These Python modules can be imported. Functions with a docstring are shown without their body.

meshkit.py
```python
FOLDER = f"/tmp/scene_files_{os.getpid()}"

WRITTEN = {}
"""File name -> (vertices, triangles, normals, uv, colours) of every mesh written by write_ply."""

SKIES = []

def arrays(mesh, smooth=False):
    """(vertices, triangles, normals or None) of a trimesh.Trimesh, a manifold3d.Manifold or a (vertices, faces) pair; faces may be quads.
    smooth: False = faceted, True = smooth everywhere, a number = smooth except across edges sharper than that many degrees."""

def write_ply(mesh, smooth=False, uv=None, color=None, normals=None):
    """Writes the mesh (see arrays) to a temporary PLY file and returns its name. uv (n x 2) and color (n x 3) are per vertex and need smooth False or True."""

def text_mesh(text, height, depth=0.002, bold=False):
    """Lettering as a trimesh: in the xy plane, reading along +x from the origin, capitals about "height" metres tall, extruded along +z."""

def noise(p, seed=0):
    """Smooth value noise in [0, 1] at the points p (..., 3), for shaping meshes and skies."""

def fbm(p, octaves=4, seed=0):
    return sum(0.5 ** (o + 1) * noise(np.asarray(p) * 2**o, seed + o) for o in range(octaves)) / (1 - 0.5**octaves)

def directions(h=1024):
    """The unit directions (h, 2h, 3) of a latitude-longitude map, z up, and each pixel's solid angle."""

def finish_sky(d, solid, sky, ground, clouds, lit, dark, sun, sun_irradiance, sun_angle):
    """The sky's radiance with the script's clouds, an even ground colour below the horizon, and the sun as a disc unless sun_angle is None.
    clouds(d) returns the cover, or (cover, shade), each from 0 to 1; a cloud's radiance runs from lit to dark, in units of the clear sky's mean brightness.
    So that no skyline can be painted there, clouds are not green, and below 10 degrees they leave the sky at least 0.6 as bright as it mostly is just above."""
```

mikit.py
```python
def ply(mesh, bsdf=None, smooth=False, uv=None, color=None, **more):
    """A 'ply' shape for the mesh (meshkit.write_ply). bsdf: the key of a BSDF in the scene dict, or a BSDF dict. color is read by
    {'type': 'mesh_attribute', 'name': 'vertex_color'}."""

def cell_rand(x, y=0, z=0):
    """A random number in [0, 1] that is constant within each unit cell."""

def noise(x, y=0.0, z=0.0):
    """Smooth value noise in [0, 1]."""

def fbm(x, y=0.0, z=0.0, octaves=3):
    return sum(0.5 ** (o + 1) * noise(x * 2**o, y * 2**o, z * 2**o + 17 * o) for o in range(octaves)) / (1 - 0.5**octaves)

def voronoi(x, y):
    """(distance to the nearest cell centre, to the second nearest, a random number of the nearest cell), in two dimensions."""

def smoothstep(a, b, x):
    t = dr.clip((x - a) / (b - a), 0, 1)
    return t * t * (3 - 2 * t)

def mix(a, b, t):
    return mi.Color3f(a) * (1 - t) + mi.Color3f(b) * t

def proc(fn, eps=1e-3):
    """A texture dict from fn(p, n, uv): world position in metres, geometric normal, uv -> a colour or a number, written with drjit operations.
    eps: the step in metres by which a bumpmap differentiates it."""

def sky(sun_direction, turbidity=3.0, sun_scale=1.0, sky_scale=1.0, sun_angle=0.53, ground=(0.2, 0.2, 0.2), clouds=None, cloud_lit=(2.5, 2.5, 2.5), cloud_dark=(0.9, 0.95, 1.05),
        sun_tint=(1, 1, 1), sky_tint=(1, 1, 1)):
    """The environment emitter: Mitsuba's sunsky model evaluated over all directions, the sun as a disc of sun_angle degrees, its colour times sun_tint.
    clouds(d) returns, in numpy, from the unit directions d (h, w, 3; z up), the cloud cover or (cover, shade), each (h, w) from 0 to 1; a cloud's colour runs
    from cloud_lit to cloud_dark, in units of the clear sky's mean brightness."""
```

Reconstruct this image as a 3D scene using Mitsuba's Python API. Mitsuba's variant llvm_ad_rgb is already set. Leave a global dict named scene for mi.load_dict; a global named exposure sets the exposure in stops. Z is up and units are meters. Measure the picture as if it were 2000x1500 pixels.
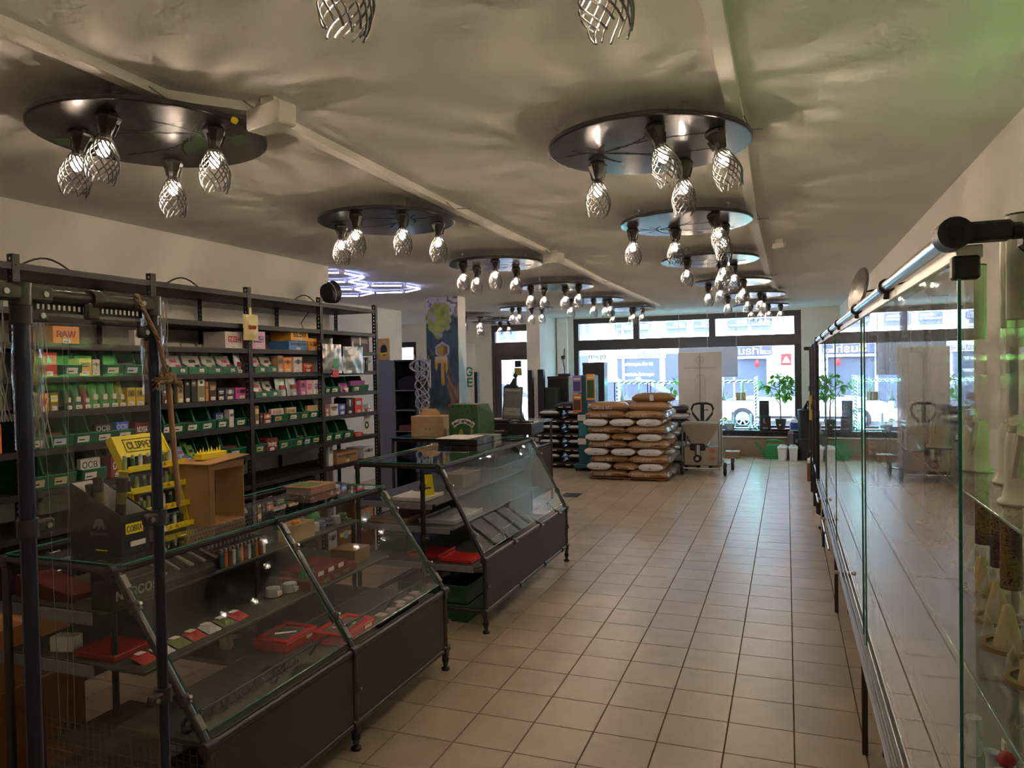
import math
import numpy as np, trimesh, mitsuba as mi, mikit, meshkit, drjit as dr, manifold3d as m3
from shapely.geometry import Polygon, LineString, Point, box as sbox
from shapely.ops import unary_union
from shapely import affinity

scene, labels = {}, {}
T = mi.ScalarTransform4f
rng = np.random.default_rng(7)

# ---------------------------------------------------------------- camera, sky, exposure
EYE = np.array([0.0, 0.0, 1.7454])
YAW, PITCH, ROLL = -0.357558, -0.0207047, -0.01834
_f0 = np.array([math.sin(YAW), math.cos(YAW), 0]); _r0 = np.array([math.cos(YAW), -math.sin(YAW), 0]); _u0 = np.array([0, 0, 1.0])
FWD = _f0 * math.cos(PITCH) + _u0 * math.sin(PITCH); _u1 = _u0 * math.cos(PITCH) - _f0 * math.sin(PITCH)
UP = _u1 * math.cos(ROLL) - _r0 * math.sin(ROLL)
scene['camera'] = {'type': 'perspective', 'fov': 2 * math.degrees(math.atan(1000 / 1437.4)), 'fov_axis': 'x', 'near_clip': 0.02, 'far_clip': 200.0,
                   'to_world': T().look_at(EYE.tolist(), (EYE + FWD).tolist(), UP.tolist())}
def overcast(d):
    n = meshkit.fbm(d * np.array([3.0, 3.0, 6.0]), 4, 3)
    return np.clip(0.80 + 0.35 * n, 0, 1), np.clip(n * 0.5, 0, 1)
LS = 1 / 64.0                   # all light sources are scaled down together and the exposure makes up for it
SKY_SCALE = 36.0 * LS
scene['sky'] = mikit.sky([0.4, -0.5, 0.75], turbidity=4, sun_scale=0.0, sky_scale=SKY_SCALE, clouds=overcast, cloud_lit=(1.55, 1.95, 2.55), cloud_dark=(1.0, 1.25, 1.65))
scene['sky']['sampling_weight'] = 22.0
exposure = 6.6
BULB = (3900.0 * LS, 2960.0 * LS, 2060.0 * LS)      # radiance of the lamp bulbs

# ---------------------------------------------------------------- helpers
def key(name):
    if not any(k == name or k.startswith(name + '__') for k in _used): k = name
    else:
        _count[name] = _count.get(name, 0) + 1; k = f'{name}_{_count[name]:03d}'
    _used.add(k); return k
_used, _count = set(), {}
_mats = {}
def mat(color, rough=0.5, metal=0.0, spec=0.5, coat=0.0):
    k = (tuple(np.round(color, 3)), rough, metal, spec, coat)
    if k not in _mats:
        n = f'paint_{len(_mats)}'; _mats[k] = n
        d = {'type': 'principled', 'base_color': {'type': 'rgb', 'value': [float(c) for c in color]}, 'roughness': float(rough), 'metallic': float(metal), 'specular': float(spec)}
        if coat: d['clearcoat'] = float(coat)
        scene[n] = {'type': 'twosided', 'bsdf': d}
    return _mats[k]
def srgb(r, g, b):
    r, g, b = min(r, 232), min(g * 1.04, 232), min(b * 1.11, 232)     # the colours were judged under warm lamps
    return tuple(round(((c / 255) / 12.92 if c < 11 else ((c / 255 + 0.055) / 1.055) ** 2.4), 4) for c in (r, g, b))
def box(x0, x1, y0, y1, z0, z1):
    m = trimesh.creation.box((abs(x1 - x0), abs(y1 - y0), abs(z1 - z0))); m.apply_translation(((x0 + x1) / 2, (y0 + y1) / 2, (z0 + z1) / 2)); return m
def cbox(x0, x1, y0, y1, z0, z1, c=0.004):
    """box with chamfered edges"""
    x0, x1 = min(x0, x1), max(x0, x1); y0, y1 = min(y0, y1), max(y0, y1); z0, z1 = min(z0, z1), max(z0, z1)
    c = min(c, (x1 - x0) / 3, (y1 - y0) / 3, (z1 - z0) / 3)
    p = []
    for sx in (0, 1):
        for sy in (0, 1):
            for sz in (0, 1):
                X, Y, Z = (x0, x1)[sx], (y0, y1)[sy], (z0, z1)[sz]; a, b, d = (1, -1)[sx] * c, (1, -1)[sy] * c, (1, -1)[sz] * c
                p += [(X, Y + b, Z + d), (X + a, Y, Z + d), (X + a, Y + b, Z)]
    return hull(p)
def hull(p):
    m = m3.Manifold.hull_points(np.asarray(p, np.float32)).to_mesh(); return trimesh.Trimesh(m.vert_properties[:, :3], m.tri_verts, process=False)
def cat(*ms):
    ms = [x for m in ms for x in (m if isinstance(m, (list, tuple)) else [m])]
    return trimesh.util.concatenate([trimesh.Trimesh(m.vertices, m.faces, process=False) for m in ms])
def tube(points, radius, sides=8, cap=True):
    p = np.asarray(points, float); t = np.gradient(p, axis=0); t /= np.linalg.norm(t, axis=1, keepdims=True) + 1e-12
    ref = np.array([0, 0, 1.0]) if abs(t[:, 2]).mean() < 0.8 else np.array([1.0, 0, 0])
    a = np.cross(t, ref); a /= np.linalg.norm(a, axis=1, keepdims=True) + 1e-12; b = np.cross(t, a)
    ang = np.arange(sides) * 2 * np.pi / sides; r = np.broadcast_to(radius, (len(p),))[:, None, None]
    v = p[:, None] + r * (np.cos(ang)[None, :, None] * a[:, None] + np.sin(ang)[None, :, None] * b[:, None])
    i, j = np.meshgrid(np.arange(len(p) - 1), np.arange(sides), indexing='ij')
    q = np.stack([i * sides + j, i * sides + (j + 1) % sides, (i + 1) * sides + (j + 1) % sides, (i + 1) * sides + j], -1).reshape(-1, 4)
    f = np.vstack([q[:, [0, 1, 2]], q[:, [0, 2, 3]]]); v = v.reshape(-1, 3)
    if cap:
        n = len(v); v = np.vstack([v, p[:1], p[-1:]]); k = np.arange(sides); e = (len(p) - 1) * sides
        f = np.vstack([f, np.stack([(k + 1) % sides, k, k * 0 + n], 1), np.stack([e + k, e + (k + 1) % sides, k * 0 + n + 1], 1)])
    return trimesh.Trimesh(v, f, process=False)
def cyl(p0, p1, r, sides=12): return tube([p0, p1], r, sides)
def lathe(profile, sides=20, at=(0, 0, 0)):
    """profile: (radius, z) from bottom to top"""
    pr = np.asarray(profile, float); ang = np.arange(sides) * 2 * np.pi / sides
    v = np.stack([pr[:, None, 0] * np.cos(ang), pr[:, None, 0] * np.sin(ang), np.broadcast_to(pr[:, None, 1], (len(pr), sides))], -1).reshape(-1, 3)
    i, j = np.meshgrid(np.arange(len(pr) - 1), np.arange(sides), indexing='ij')
    q = np.stack([i * sides + j, i * sides + (j + 1) % sides, (i + 1) * sides + (j + 1) % sides, (i + 1) * sides + j], -1).reshape(-1, 4)
    m = trimesh.Trimesh(v + np.asarray(at), np.vstack([q[:, [0, 1, 2]], q[:, [0, 2, 3]]]), process=False); return m
def extrude(poly, h):
    ps = getattr(poly, 'geoms', [poly]); return cat([trimesh.creation.extrude_polygon(g, h, engine='earcut') for g in ps if g.area > 1e-9])
def mv(m, d):
    m = m.copy(); m.apply_translation(d); return m
def tf(m, M):
    m = m.copy(); m.apply_transform(M); return m
def rot(m, deg, axis=(0, 0, 1), at=(0, 0, 0)):
    return tf(m, trimesh.transformations.rotation_matrix(math.radians(deg), axis, at))
def frame(origin, ex, ey):
    """matrix that puts the xy plane at origin with the given x and y directions"""
    ex = np.asarray(ex, float); ex /= np.linalg.norm(ex); ey = np.asarray(ey, float); ey = ey - ex * (ey @ ex); ey /= np.linalg.norm(ey)
    M = np.eye(4); M[:3, 0], M[:3, 1], M[:3, 2], M[:3, 3] = ex, ey, np.cross(ex, ey), origin; return M
_texts = {}
def text(s, h, origin, ex, ey=(0, 0, 1), depth=0.0012, center=True, width=None, bold=False):
    if (s, bold) not in _texts: _texts[(s, bold)] = meshkit.text_mesh(s, 1.0, 1.0, bold)
    m = _texts[(s, bold)].copy(); b = m.bounds
    w = b[1, 0] - b[0, 0]; sx = h if width is None else width / w
    m.apply_translation((-(b[0, 0] + b[1, 0]) / 2 if center else -b[0, 0], -0.5 if center else 0, 0)); m.vertices *= [sx, h, depth]
    return tf(m, frame(origin, ex, ey))
def add(k, mesh, bsdf, smooth=False, **more):
    if isinstance(mesh, dict): scene[k] = {**mesh, **more}
    else: scene[k] = mikit.ply(mesh, bsdf, False if smooth == 40 and len(mesh.faces) <= 44 else smooth, **more)
    _used.add(k); return k
class Thing:
    def __init__(self, name, label, cat_=None, group=None, kind=None):
        self.k = key(name); d = {'label': label}
        if cat_: d['category'] = cat_
        if group: d['group'] = group
        if kind: d['kind'] = kind
        labels[self.k] = d
    def part(self, name, mesh, bsdf, smooth=40, label=None, parent=None, kind=None, **more):
        k = key((parent or self.k) + '__' + name); add(k, mesh, bsdf, smooth, **more)
        if label or kind: labels[k] = {**({'label': label} if label else {}), **({'kind': kind} if kind else {})}
        return k
    def body(self, mesh, bsdf, smooth=40, **more):
        add(self.k, mesh, bsdf, smooth, **more); return self
def single(name, label, cat_, mesh, bsdf, smooth=40, group=None):
    return Thing(name, label, cat_, group).body(mesh, bsdf, smooth)
def struct(name, mesh, bsdf, label=None, smooth=False):
    t = Thing(name, label or name.replace('_', ' '), None, None, 'structure')
    if mesh is not None: t.body(mesh, bsdf, smooth)
    return t
ORD = 'first second third fourth fifth sixth seventh eighth ninth tenth eleventh twelfth thirteenth fourteenth fifteenth'.split()

# shared plain materials
BLACK = mat((0.015, 0.015, 0.017), 0.45); BLACKM = mat((0.03, 0.03, 0.033), 0.38, 0.5); STEEL = mat((0.55, 0.56, 0.58), 0.28, 1.0); ALU = mat((0.62, 0.63, 0.64), 0.35, 1.0)
PIPE = mat((0.085, 0.085, 0.088), 0.3, 0.8); CONN = mat((0.05, 0.05, 0.055), 0.4, 0.3); RACK = mat((0.016, 0.016, 0.019), 0.5); WHITE = mat((0.75, 0.74, 0.72), 0.6); OFFW = mat((0.62, 0.6, 0.55), 0.6)
PANEL = mat((0.035, 0.03, 0.03), 0.5); GREY = mat((0.2, 0.2, 0.21), 0.5); GREENBIN = mat(srgb(30, 92, 62), 0.42); CARD = mat(srgb(176, 133, 90), 0.8); CARD2 = mat(srgb(140, 98, 62), 0.8)
YELLOW = mat(srgb(244, 205, 30), 0.5); RED = mat(srgb(205, 40, 35), 0.5); BLUE = mat(srgb(50, 80, 160), 0.5); EDGE = mat((0.02, 0.16, 0.12), 0.15); LABELW = mat((0.72, 0.71, 0.68), 0.6); INK = mat((0.02, 0.02, 0.02), 0.6)
scene['glass_pane'] = {'type': 'thindielectric', 'int_ior': 1.5}
scene['solid_glass'] = {'type': 'dielectric', 'int_ior': 1.5}

# ---------------------------------------------------------------- the room
H = 2.79
sm = mikit.smoothstep
def ceil_bump(p, n, uv): return mikit.fbm(p.x * 70, p.y * 70, p.z * 70, 3)
scene['ceiling_plaster'] = {'type': 'bumpmap', 'scale': 0.011, 'b': {'type': 'proc', **{k: v for k, v in mikit.proc(ceil_bump, 2e-3).items() if k != 'type'}}, 'c': {'type': 'diffuse', 'reflectance': {'type': 'rgb', 'value': [0.70, 0.69, 0.66]}}}
def wall_col(p, n, uv):
    f = mikit.fbm(p.x * 1.6, p.y * 1.6, p.z * 0.8, 3)
    return mikit.mix((0.66, 0.64, 0.60), (0.74, 0.73, 0.70), f)
scene['wall_paint'] = {'type': 'twosided', 'b': {'type': 'diffuse', 'reflectance': mikit.proc(wall_col)}}
def tile_col(p, n, uv):
    ix, iy = dr.floor((p.x - 0.016) / 0.3), dr.floor((p.y - 0.094) / 0.3)
    r = mikit.cell_rand(ix, iy, 5); f = mikit.fbm(p.x * 9, p.y * 9, r * 40, 4); g = mikit.fbm(p.x * 2.1 + 9, p.y * 2.1, 3, 3)
    c = mikit.mix((0.345, 0.275, 0.205), (0.47, 0.39, 0.30), f * 0.7 + r * 0.3)
    return c * (0.86 + 0.22 * g)
scene['floor_tile_glaze'] = {'type': 'principled', 'base_color': mikit.proc(tile_col), 'roughness': 0.34, 'specular': 0.5}
GROUT = mat((0.075, 0.055, 0.04), 0.9)

fl = struct('floor', box(-9.4, 1.1, -2.8, 15.3, -0.06, -0.004), GROUT, 'floor of square beige ceramic tiles with dark grout')
def tile_mesh(x0, y0, far=False):
    a, b = 0.0022, 0.0016
    p = [(x0 + a, y0 + a), (x0 + .3 - a, y0 + a), (x0 + .3 - a, y0 + .3 - a), (x0 + a, y0 + .3 - a)]
    v = [(x, y, -0.004) for x, y in p] + [(x + (b if x < x0 + .15 else -b), y + (b if y < y0 + .15 else -b), 0.0) for x, y in p]
    f = [(4, 5, 6), (4, 6, 7)] + [t for i in range(4) for t in ((i, (i + 1) % 4, 4 + (i + 1) % 4), (i, 4 + (i + 1) % 4, 4 + i))]
    return np.array(v), np.array(f)
cells = [(i, j) for i in range(-32, 4) for j in range(-10, 51)]
near = sorted([c for c in cells if -6.7 <= c[0] <= 2 and 8 <= c[1] <= 47], key=lambda c: (c[1] * .3 + .1) ** 2 + (c[0] * .3 + .6) ** 2 * 4)[:300]
ns = set(near); far = [tile_mesh(.016 + .3 * i, .094 + .3 * j) for i, j in cells if (i, j) not in ns]
for i, j in near:
    v, f = tile_mesh(.016 + .3 * i, .094 + .3 * j); fl.part('tile', trimesh.Trimesh(v, f, process=False), 'floor_tile_glaze', False)
vs = np.vstack([v for v, f in far]); fs = np.vstack([f + 8 * n for n, (v, f) in enumerate(far)])
fl.part('far_tiles', trimesh.Trimesh(vs, fs, process=False), 'floor_tile_glaze', False, kind='stuff')

ce = struct('ceiling', box(-9.4, 1.1, -2.8, 15.3, H, H + .2), 'ceiling_plaster', 'rough plastered ceiling')
struct('wall_left', box(-4.45, -4.23, -2.8, 6.2, -.05, H), 'wall_paint', 'cream wall behind the black storage racks')
struct('wall_alcove', cat(box(-6.5, -6.3, 6.2, 11.4, -.05, H), box(-6.5, -4.23, 6.0, 6.2, -.05, H), box(-9.2, -6.3, 11.2, 11.4, -.05, H)), 'wall_paint', 'white alcove wall beside the painted column')
struct('wall_far_left', box(-9.4, -9.2, 11.2, 15.3, -.05, H), 'wall_paint', 'white side wall at the far end')
struct('wall_right', box(.93, 1.1, -2.8, 15.3, -.05, H), 'wall_paint', 'cream wall behind the glass showcase')
struct('wall_front', box(-4.45, 1.1, -2.8, -2.6, -.05, H), 'wall_paint', 'wall behind the camera')
YB = 14.95
WX0, WX1 = -4.19, 0.26          # shop window opening
struct('wall_back', cat(box(WX1, .93, YB, 15.3, -.05, H), box(WX0, WX1, YB, 15.3, 2.76, H), box(WX0, WX1, YB, 15.3, -.05, .46), box(-5.05, WX0, YB, 15.3, -.05, H),
        box(-6.06, -5.05, YB, 15.3, 2.70, H), box(-7.9, -6.06, YB, 15.3, -.05, H), box(-9.2, -8.9, YB, 15.3, -.05, H), box(-8.9, -7.9, YB, 15.3, 2.4, H), box(-8.9, -7.9, YB, 15.3, -.05, .5)), 'wall_paint', 'window wall facing the street')
pier = struct('wall_pier', box(-4.83, -4.56, 13.8, YB, -.05, H), 'wall_paint', 'white wall pier between the door and the shop window')
pier.part('trim', cbox(-4.53, -4.30, 14.86, YB + .002, .0, H, .01), WHITE)
FR = mat((0.028, 0.025, 0.027), 0.4)
w1 = struct('window_1', None, None, 'wide shop window in a dark frame with three top lights')
def bar(t, n, *a): t.part(n, cbox(*a, .006), FR)
bar(w1, 'frame', WX0, WX1, 14.96, 15.08, 2.655, 2.765); bar(w1, 'frame', WX0, WX1, 14.96, 15.10, 2.10, 2.31); bar(w1, 'frame', WX0, WX1, 14.96, 15.08, .46, .56)
for x0, x1 in ((WX0, WX0 + .10), (WX1 - .12, WX1)): bar(w1, 'frame', x0, x1, 14.965, 15.085, .46, 2.76)
for xm in (-2.87, -1.37): bar(w1, 'frame', xm - .06, xm + .06, 14.965, 15.085, 2.3, 2.66)
def pane(t, x0, x1, y, z0, z1, n='pane'):
    m = trimesh.Trimesh([(x0, y, z0), (x1, y, z0), (x1, y, z1), (x0, y, z1)], [(0, 1, 2), (0, 2, 3)], process=False); return t.part(n, m, 'glass_pane')
pane(w1, WX0 + .1, WX1 - .12, 15.02, .56, 2.10)
for a, b in ((WX0 + .1, -2.93), (-2.81, -1.43), (-1.31, WX1 - .12)): pane(w1, a, b, 15.02, 2.31, 2.655)
DRF = mat(srgb(72, 62, 62), 0.5)
dd = struct('door_1', None, None, 'glazed shop door in a dark frame with a top light')
DX0, DX1 = -6.06, -5.05
for a in ((DX0, DX0 + .07, 0, 2.70), (DX1 - .07, DX1, 0, 2.70), (DX0, DX1, 2.56, 2.70), (DX0, DX1, 2.02, 2.32)): dd.part('frame', cbox(a[0], a[1], 15.0, 15.1, a[2], a[3], .006), DRF)
for a in ((DX0 + .07, DX0 + .2, .0, 2.02), (DX1 - .2, DX1 - .07, 0, 2.02), (DX0 + .2, DX1 - .2, .0, .25), (DX0 + .2, DX1 - .2, 1.94, 2.02)): dd.part('leaf_rail', cbox(a[0], a[1], 15.02, 15.07, a[2], a[3], .004), DRF)
pane(dd, DX0 + .2, DX1 - .2, 15.045, .25, 1.94); pane(dd, DX0 + .07, DX1 - .07, 15.05, 2.32, 2.56)
dd.part('handle', cat(cyl((DX0 + .15, 14.98, 1.0), (DX0 + .15, 14.98, 1.3), .012), cyl((DX0 + .15, 14.98, 1.03), (DX0 + .15, 15.02, 1.03), .008), cyl((DX0 + .15, 14.98, 1.27), (DX0 + .15, 15.02, 1.27), .008)), BLACKM)
dd.part('sticker', cbox(DX0 + .52, DX0 + .66, 15.036, 15.044, 1.78, 1.92, .001), BLACK); dd.part('sticker', cbox(DX0 + .50, DX0 + .67, 15.036, 15.044, 1.60, 1.76, .001), mat(srgb(170, 150, 60), .6))
w2 = struct('window_2', None, None, 'narrow window at the far end behind the painted column')
for a in ((-8.9, -7.9, 2.28, 2.4), (-8.9, -7.9, 1.45, 1.66), (-8.9, -7.9, .5, .6), (-8.9, -8.8, .5, 2.4), (-8.0, -7.9, .5, 2.4)): w2.part('frame', cbox(a[0], a[1], 15.0, 15.1, a[2], a[3], .006), FR)
pane(w2, -8.8, -8.0, 15.05, 1.66, 2.28); pane(w2, -8.8, -8.0, 15.05, .6, 1.45)

# ---------------------------------------------------------------- ceiling lamps: round boards with wire cage pendants
scene['bulb_glow'] = {'type': 'diffuse', 'reflectance': {'type': 'rgb', 'value': [0.8, 0.8, 0.8]}}
CAGE = mat((0.22, 0.225, 0.23), 0.28, 1.0); SOCK = mat((0.02, 0.017, 0.016), 0.35); DISC = mat((0.035, 0.037, 0.042), 0.22, 0.25, 0.6); LEAFG = mat(srgb(52, 72, 40), 0.35); GROOVE = mat((0.006, 0.006, 0.006), 0.7)
def cage_mesh():
    ws = []
    for k in range(14):
        s = np.linspace(0, 1, 13); r = 0.022 + (0.0475 - 0.022) * np.sin(np.clip(s / 0.62, 0, 1) * np.pi / 2); r = np.where(s > 0.62, 0.0475 - 0.0125 * ((s - 0.62) / 0.38) ** 1.6, r)
        a = 2 * np.pi * (k / 14) + s * 2.15 + 0.15 * np.sin(s * 3); zz = -0.083 - 0.116 * s - (0.006 * ((k * 7) % 3) * s)
        ws.append(tube(np.stack([r * np.cos(a), r * np.sin(a), zz], 1), 0.0023, 6, True))
    ws.append(lathe([(0.0215, -0.087), (0.0235, -0.085), (0.0235, -0.080), (0.0215, -0.079)], 16))
    return cat(ws)
CAGE_D = mikit.ply(cage_mesh(), CAGE, True)
SOCK_D = mikit.ply(cat(lathe([(0.0, -0.082), (0.019, -0.082), (0.017, -0.066), (0.021, -0.052), (0.033, -0.026), (0.036, -0.02), (0.036, -0.012), (0.028, -0.003), (0.026, 0.0)], 8),
      *[rot(tf(box(-.004, .004, -.0012, .0012, -.068, -.03), trimesh.transformations.rotation_matrix(.28, (0, 1, 0), (0, 0, -.068))).apply_translation((0.022, 0, 0)) or box(0, 1e-4, 0, 1e-4, 0, 1e-4), q) for q in (20, 140, 260)]), SOCK)
BULB_D = {k: v for k, v in mikit.ply(lathe([(0.0003, -0.1165), (0.0025, -0.1155), (0.0034, -0.113), (0.0034, -0.109), (0.0025, -0.1065), (0.0003, -0.1055)], 10), 'bulb_glow', True).items()}
GLOBE_D = mikit.ply(lathe([(0.0005, -0.1345), (0.008, -0.132), (0.0145, -0.125), (0.0165, -0.116), (0.0145, -0.104), (0.010, -0.093), (0.009, -0.083)], 16), 'glass_pane', True); GLOBE_D['emitter'] = {'type': 'area', 'radiance': {'type': 'rgb', 'value': [3.2 * LS, 2.7 * LS, 2.1 * LS]}, 'sampling_weight': 0.03}
BULB_D['emitter'] = {'type': 'area', 'radiance': {'type': 'rgb', 'value': list(BULB)}}
def leaf_lines(seed, flip):
    """sawtooth leaf outlines cut into the board, as thin dark inlays"""
    r2 = np.random.default_rng(seed); c = np.array([(-.17 if not flip else .17), r2.uniform(-.06, .1)]); ls = []
    for k, a in enumerate(np.radians([-70, -38, -12, 14, 40, 75, 130, 180, 215, 250])):
        a = a + (math.pi if flip else 0); L = (0.10, 0.26, .40, .43, .30, .16, .1, .13, .11, .09)[k]
        s = np.linspace(.06, 1, 15 if L > .2 else 6); bend = 0.10 * (1 if k % 2 else -1) * L * np.sin(s * np.pi)
        d, n = np.array([math.cos(a), math.sin(a)]), np.array([-math.sin(a), math.cos(a)])
        pts = [c + d * L * q + n * (b + (0.006 if (i % 2 and L > .2) else 0)) for i, (q, b) in enumerate(zip(s, bend))]
        ls.append(LineString(pts).buffer(0.0036 if L > .2 else .004, cap_style=2))
    return unary_union(ls).intersection(Point(0, 0).buffer(.345))
LAMPS = [((-.47, 1.13), [(-.21, -.03), (.14, .16), (.10, -.22), (-.10, -.25)], ''),
 ((-1.96, 1.89), [(.08, -.24), (-.13, -.16), (-.12, .2), (.27, -.02)], 'on the front left, with green leaf inlays'),
 ((-.46, 2.68), [(.06, -.26), (-.21, .09), (.10, .19), (.24, -.13)], ''), ((-1.98, 3.45), [(-.01, -.29), (-.24, -.07), (.2, -.2), (.26, .08)], ''), ((-.52, 4.19), [(-.29, -.02), (-.07, .09), (.17, -.25), (.2, .06)], ''),
 ((-2.05, 5.19), [(-.16, -.25), (-.16, 0), (.10, -.27), (.1, .16)], ''), ((-.54, 5.77), [(-.14, -.24), (.12, -.24), (.07, .15), (.16, .24)], ''), ((-2.1, 6.92), [(-.2, -.2), (-.12, -.02), (.07, .05), (.25, -.1)], ''),
 ((-.48, 7.4), [(-.23, .06), (-.1, -.2), (.11, -.24), (.07, .05)], ''), ((-2.13, 8.5), [(-.22, -.2), (.05, -.2), (.14, .0), (.22, -.1)], ''), ((-.36, 8.85), [(-.27, .0), (-.05, -.2), (.09, -.24), (.12, .1)], ''),
 ((-3.22, 9.21), [(-.12, -.2), (-.02, -.22), (.09, -.05), (.25, -.1)], ''), ((-4.64, 11.6), [(-.27, .1), (-.2, -.15), (.11, .0), (.27, .0)], ''), ((-2.02, 10.05), [(-.26, .14), (.04, -.02), (.1, -.2), (.2, -.1)], ''), ((-.32, 10.55), [(-.12, -.2), (.0, -.05), (.1, -.2), (.25, -.1)], ''),
 ((-4.55, 10.35), [(-.2, -.1), (.02, -.2), (.16, .1), (.22, -.1)], '')]
LAMP_LABEL = ['round lamp board cut off by the top edge, only cage tips showing', 'round black board lamp nearest the white wall, with green leaf shapes and four lit cages', 'largest blue-grey board lamp with leaf grooves, in front on the row by the showcase',
 'second round lamp board of the row along the racks, black with a pale green leaf', 'second round lamp board of the row by the showcase, shining light blue', 'third round lamp board of the row along the racks, beside a white junction box', 'third round lamp board of the row by the showcase, blue with leaf grooves',
 'fourth round lamp board of the row along the racks', 'fourth round lamp board of the row by the showcase', 'fifth round lamp board of the row along the racks', 'fifth round lamp board of the row by the showcase, before the shop window',
 'round lamp board hanging before the white pier and the shop door', 'far round lamp board seen edge-on in front of the shop door top light', 'sixth round lamp board, nearest the white junction box at the window', 'last round lamp board of the row by the showcase, over the window frame', 'round lamp board half hidden behind the painted column']
ZD, SC = 2.70, 1.2166
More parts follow.
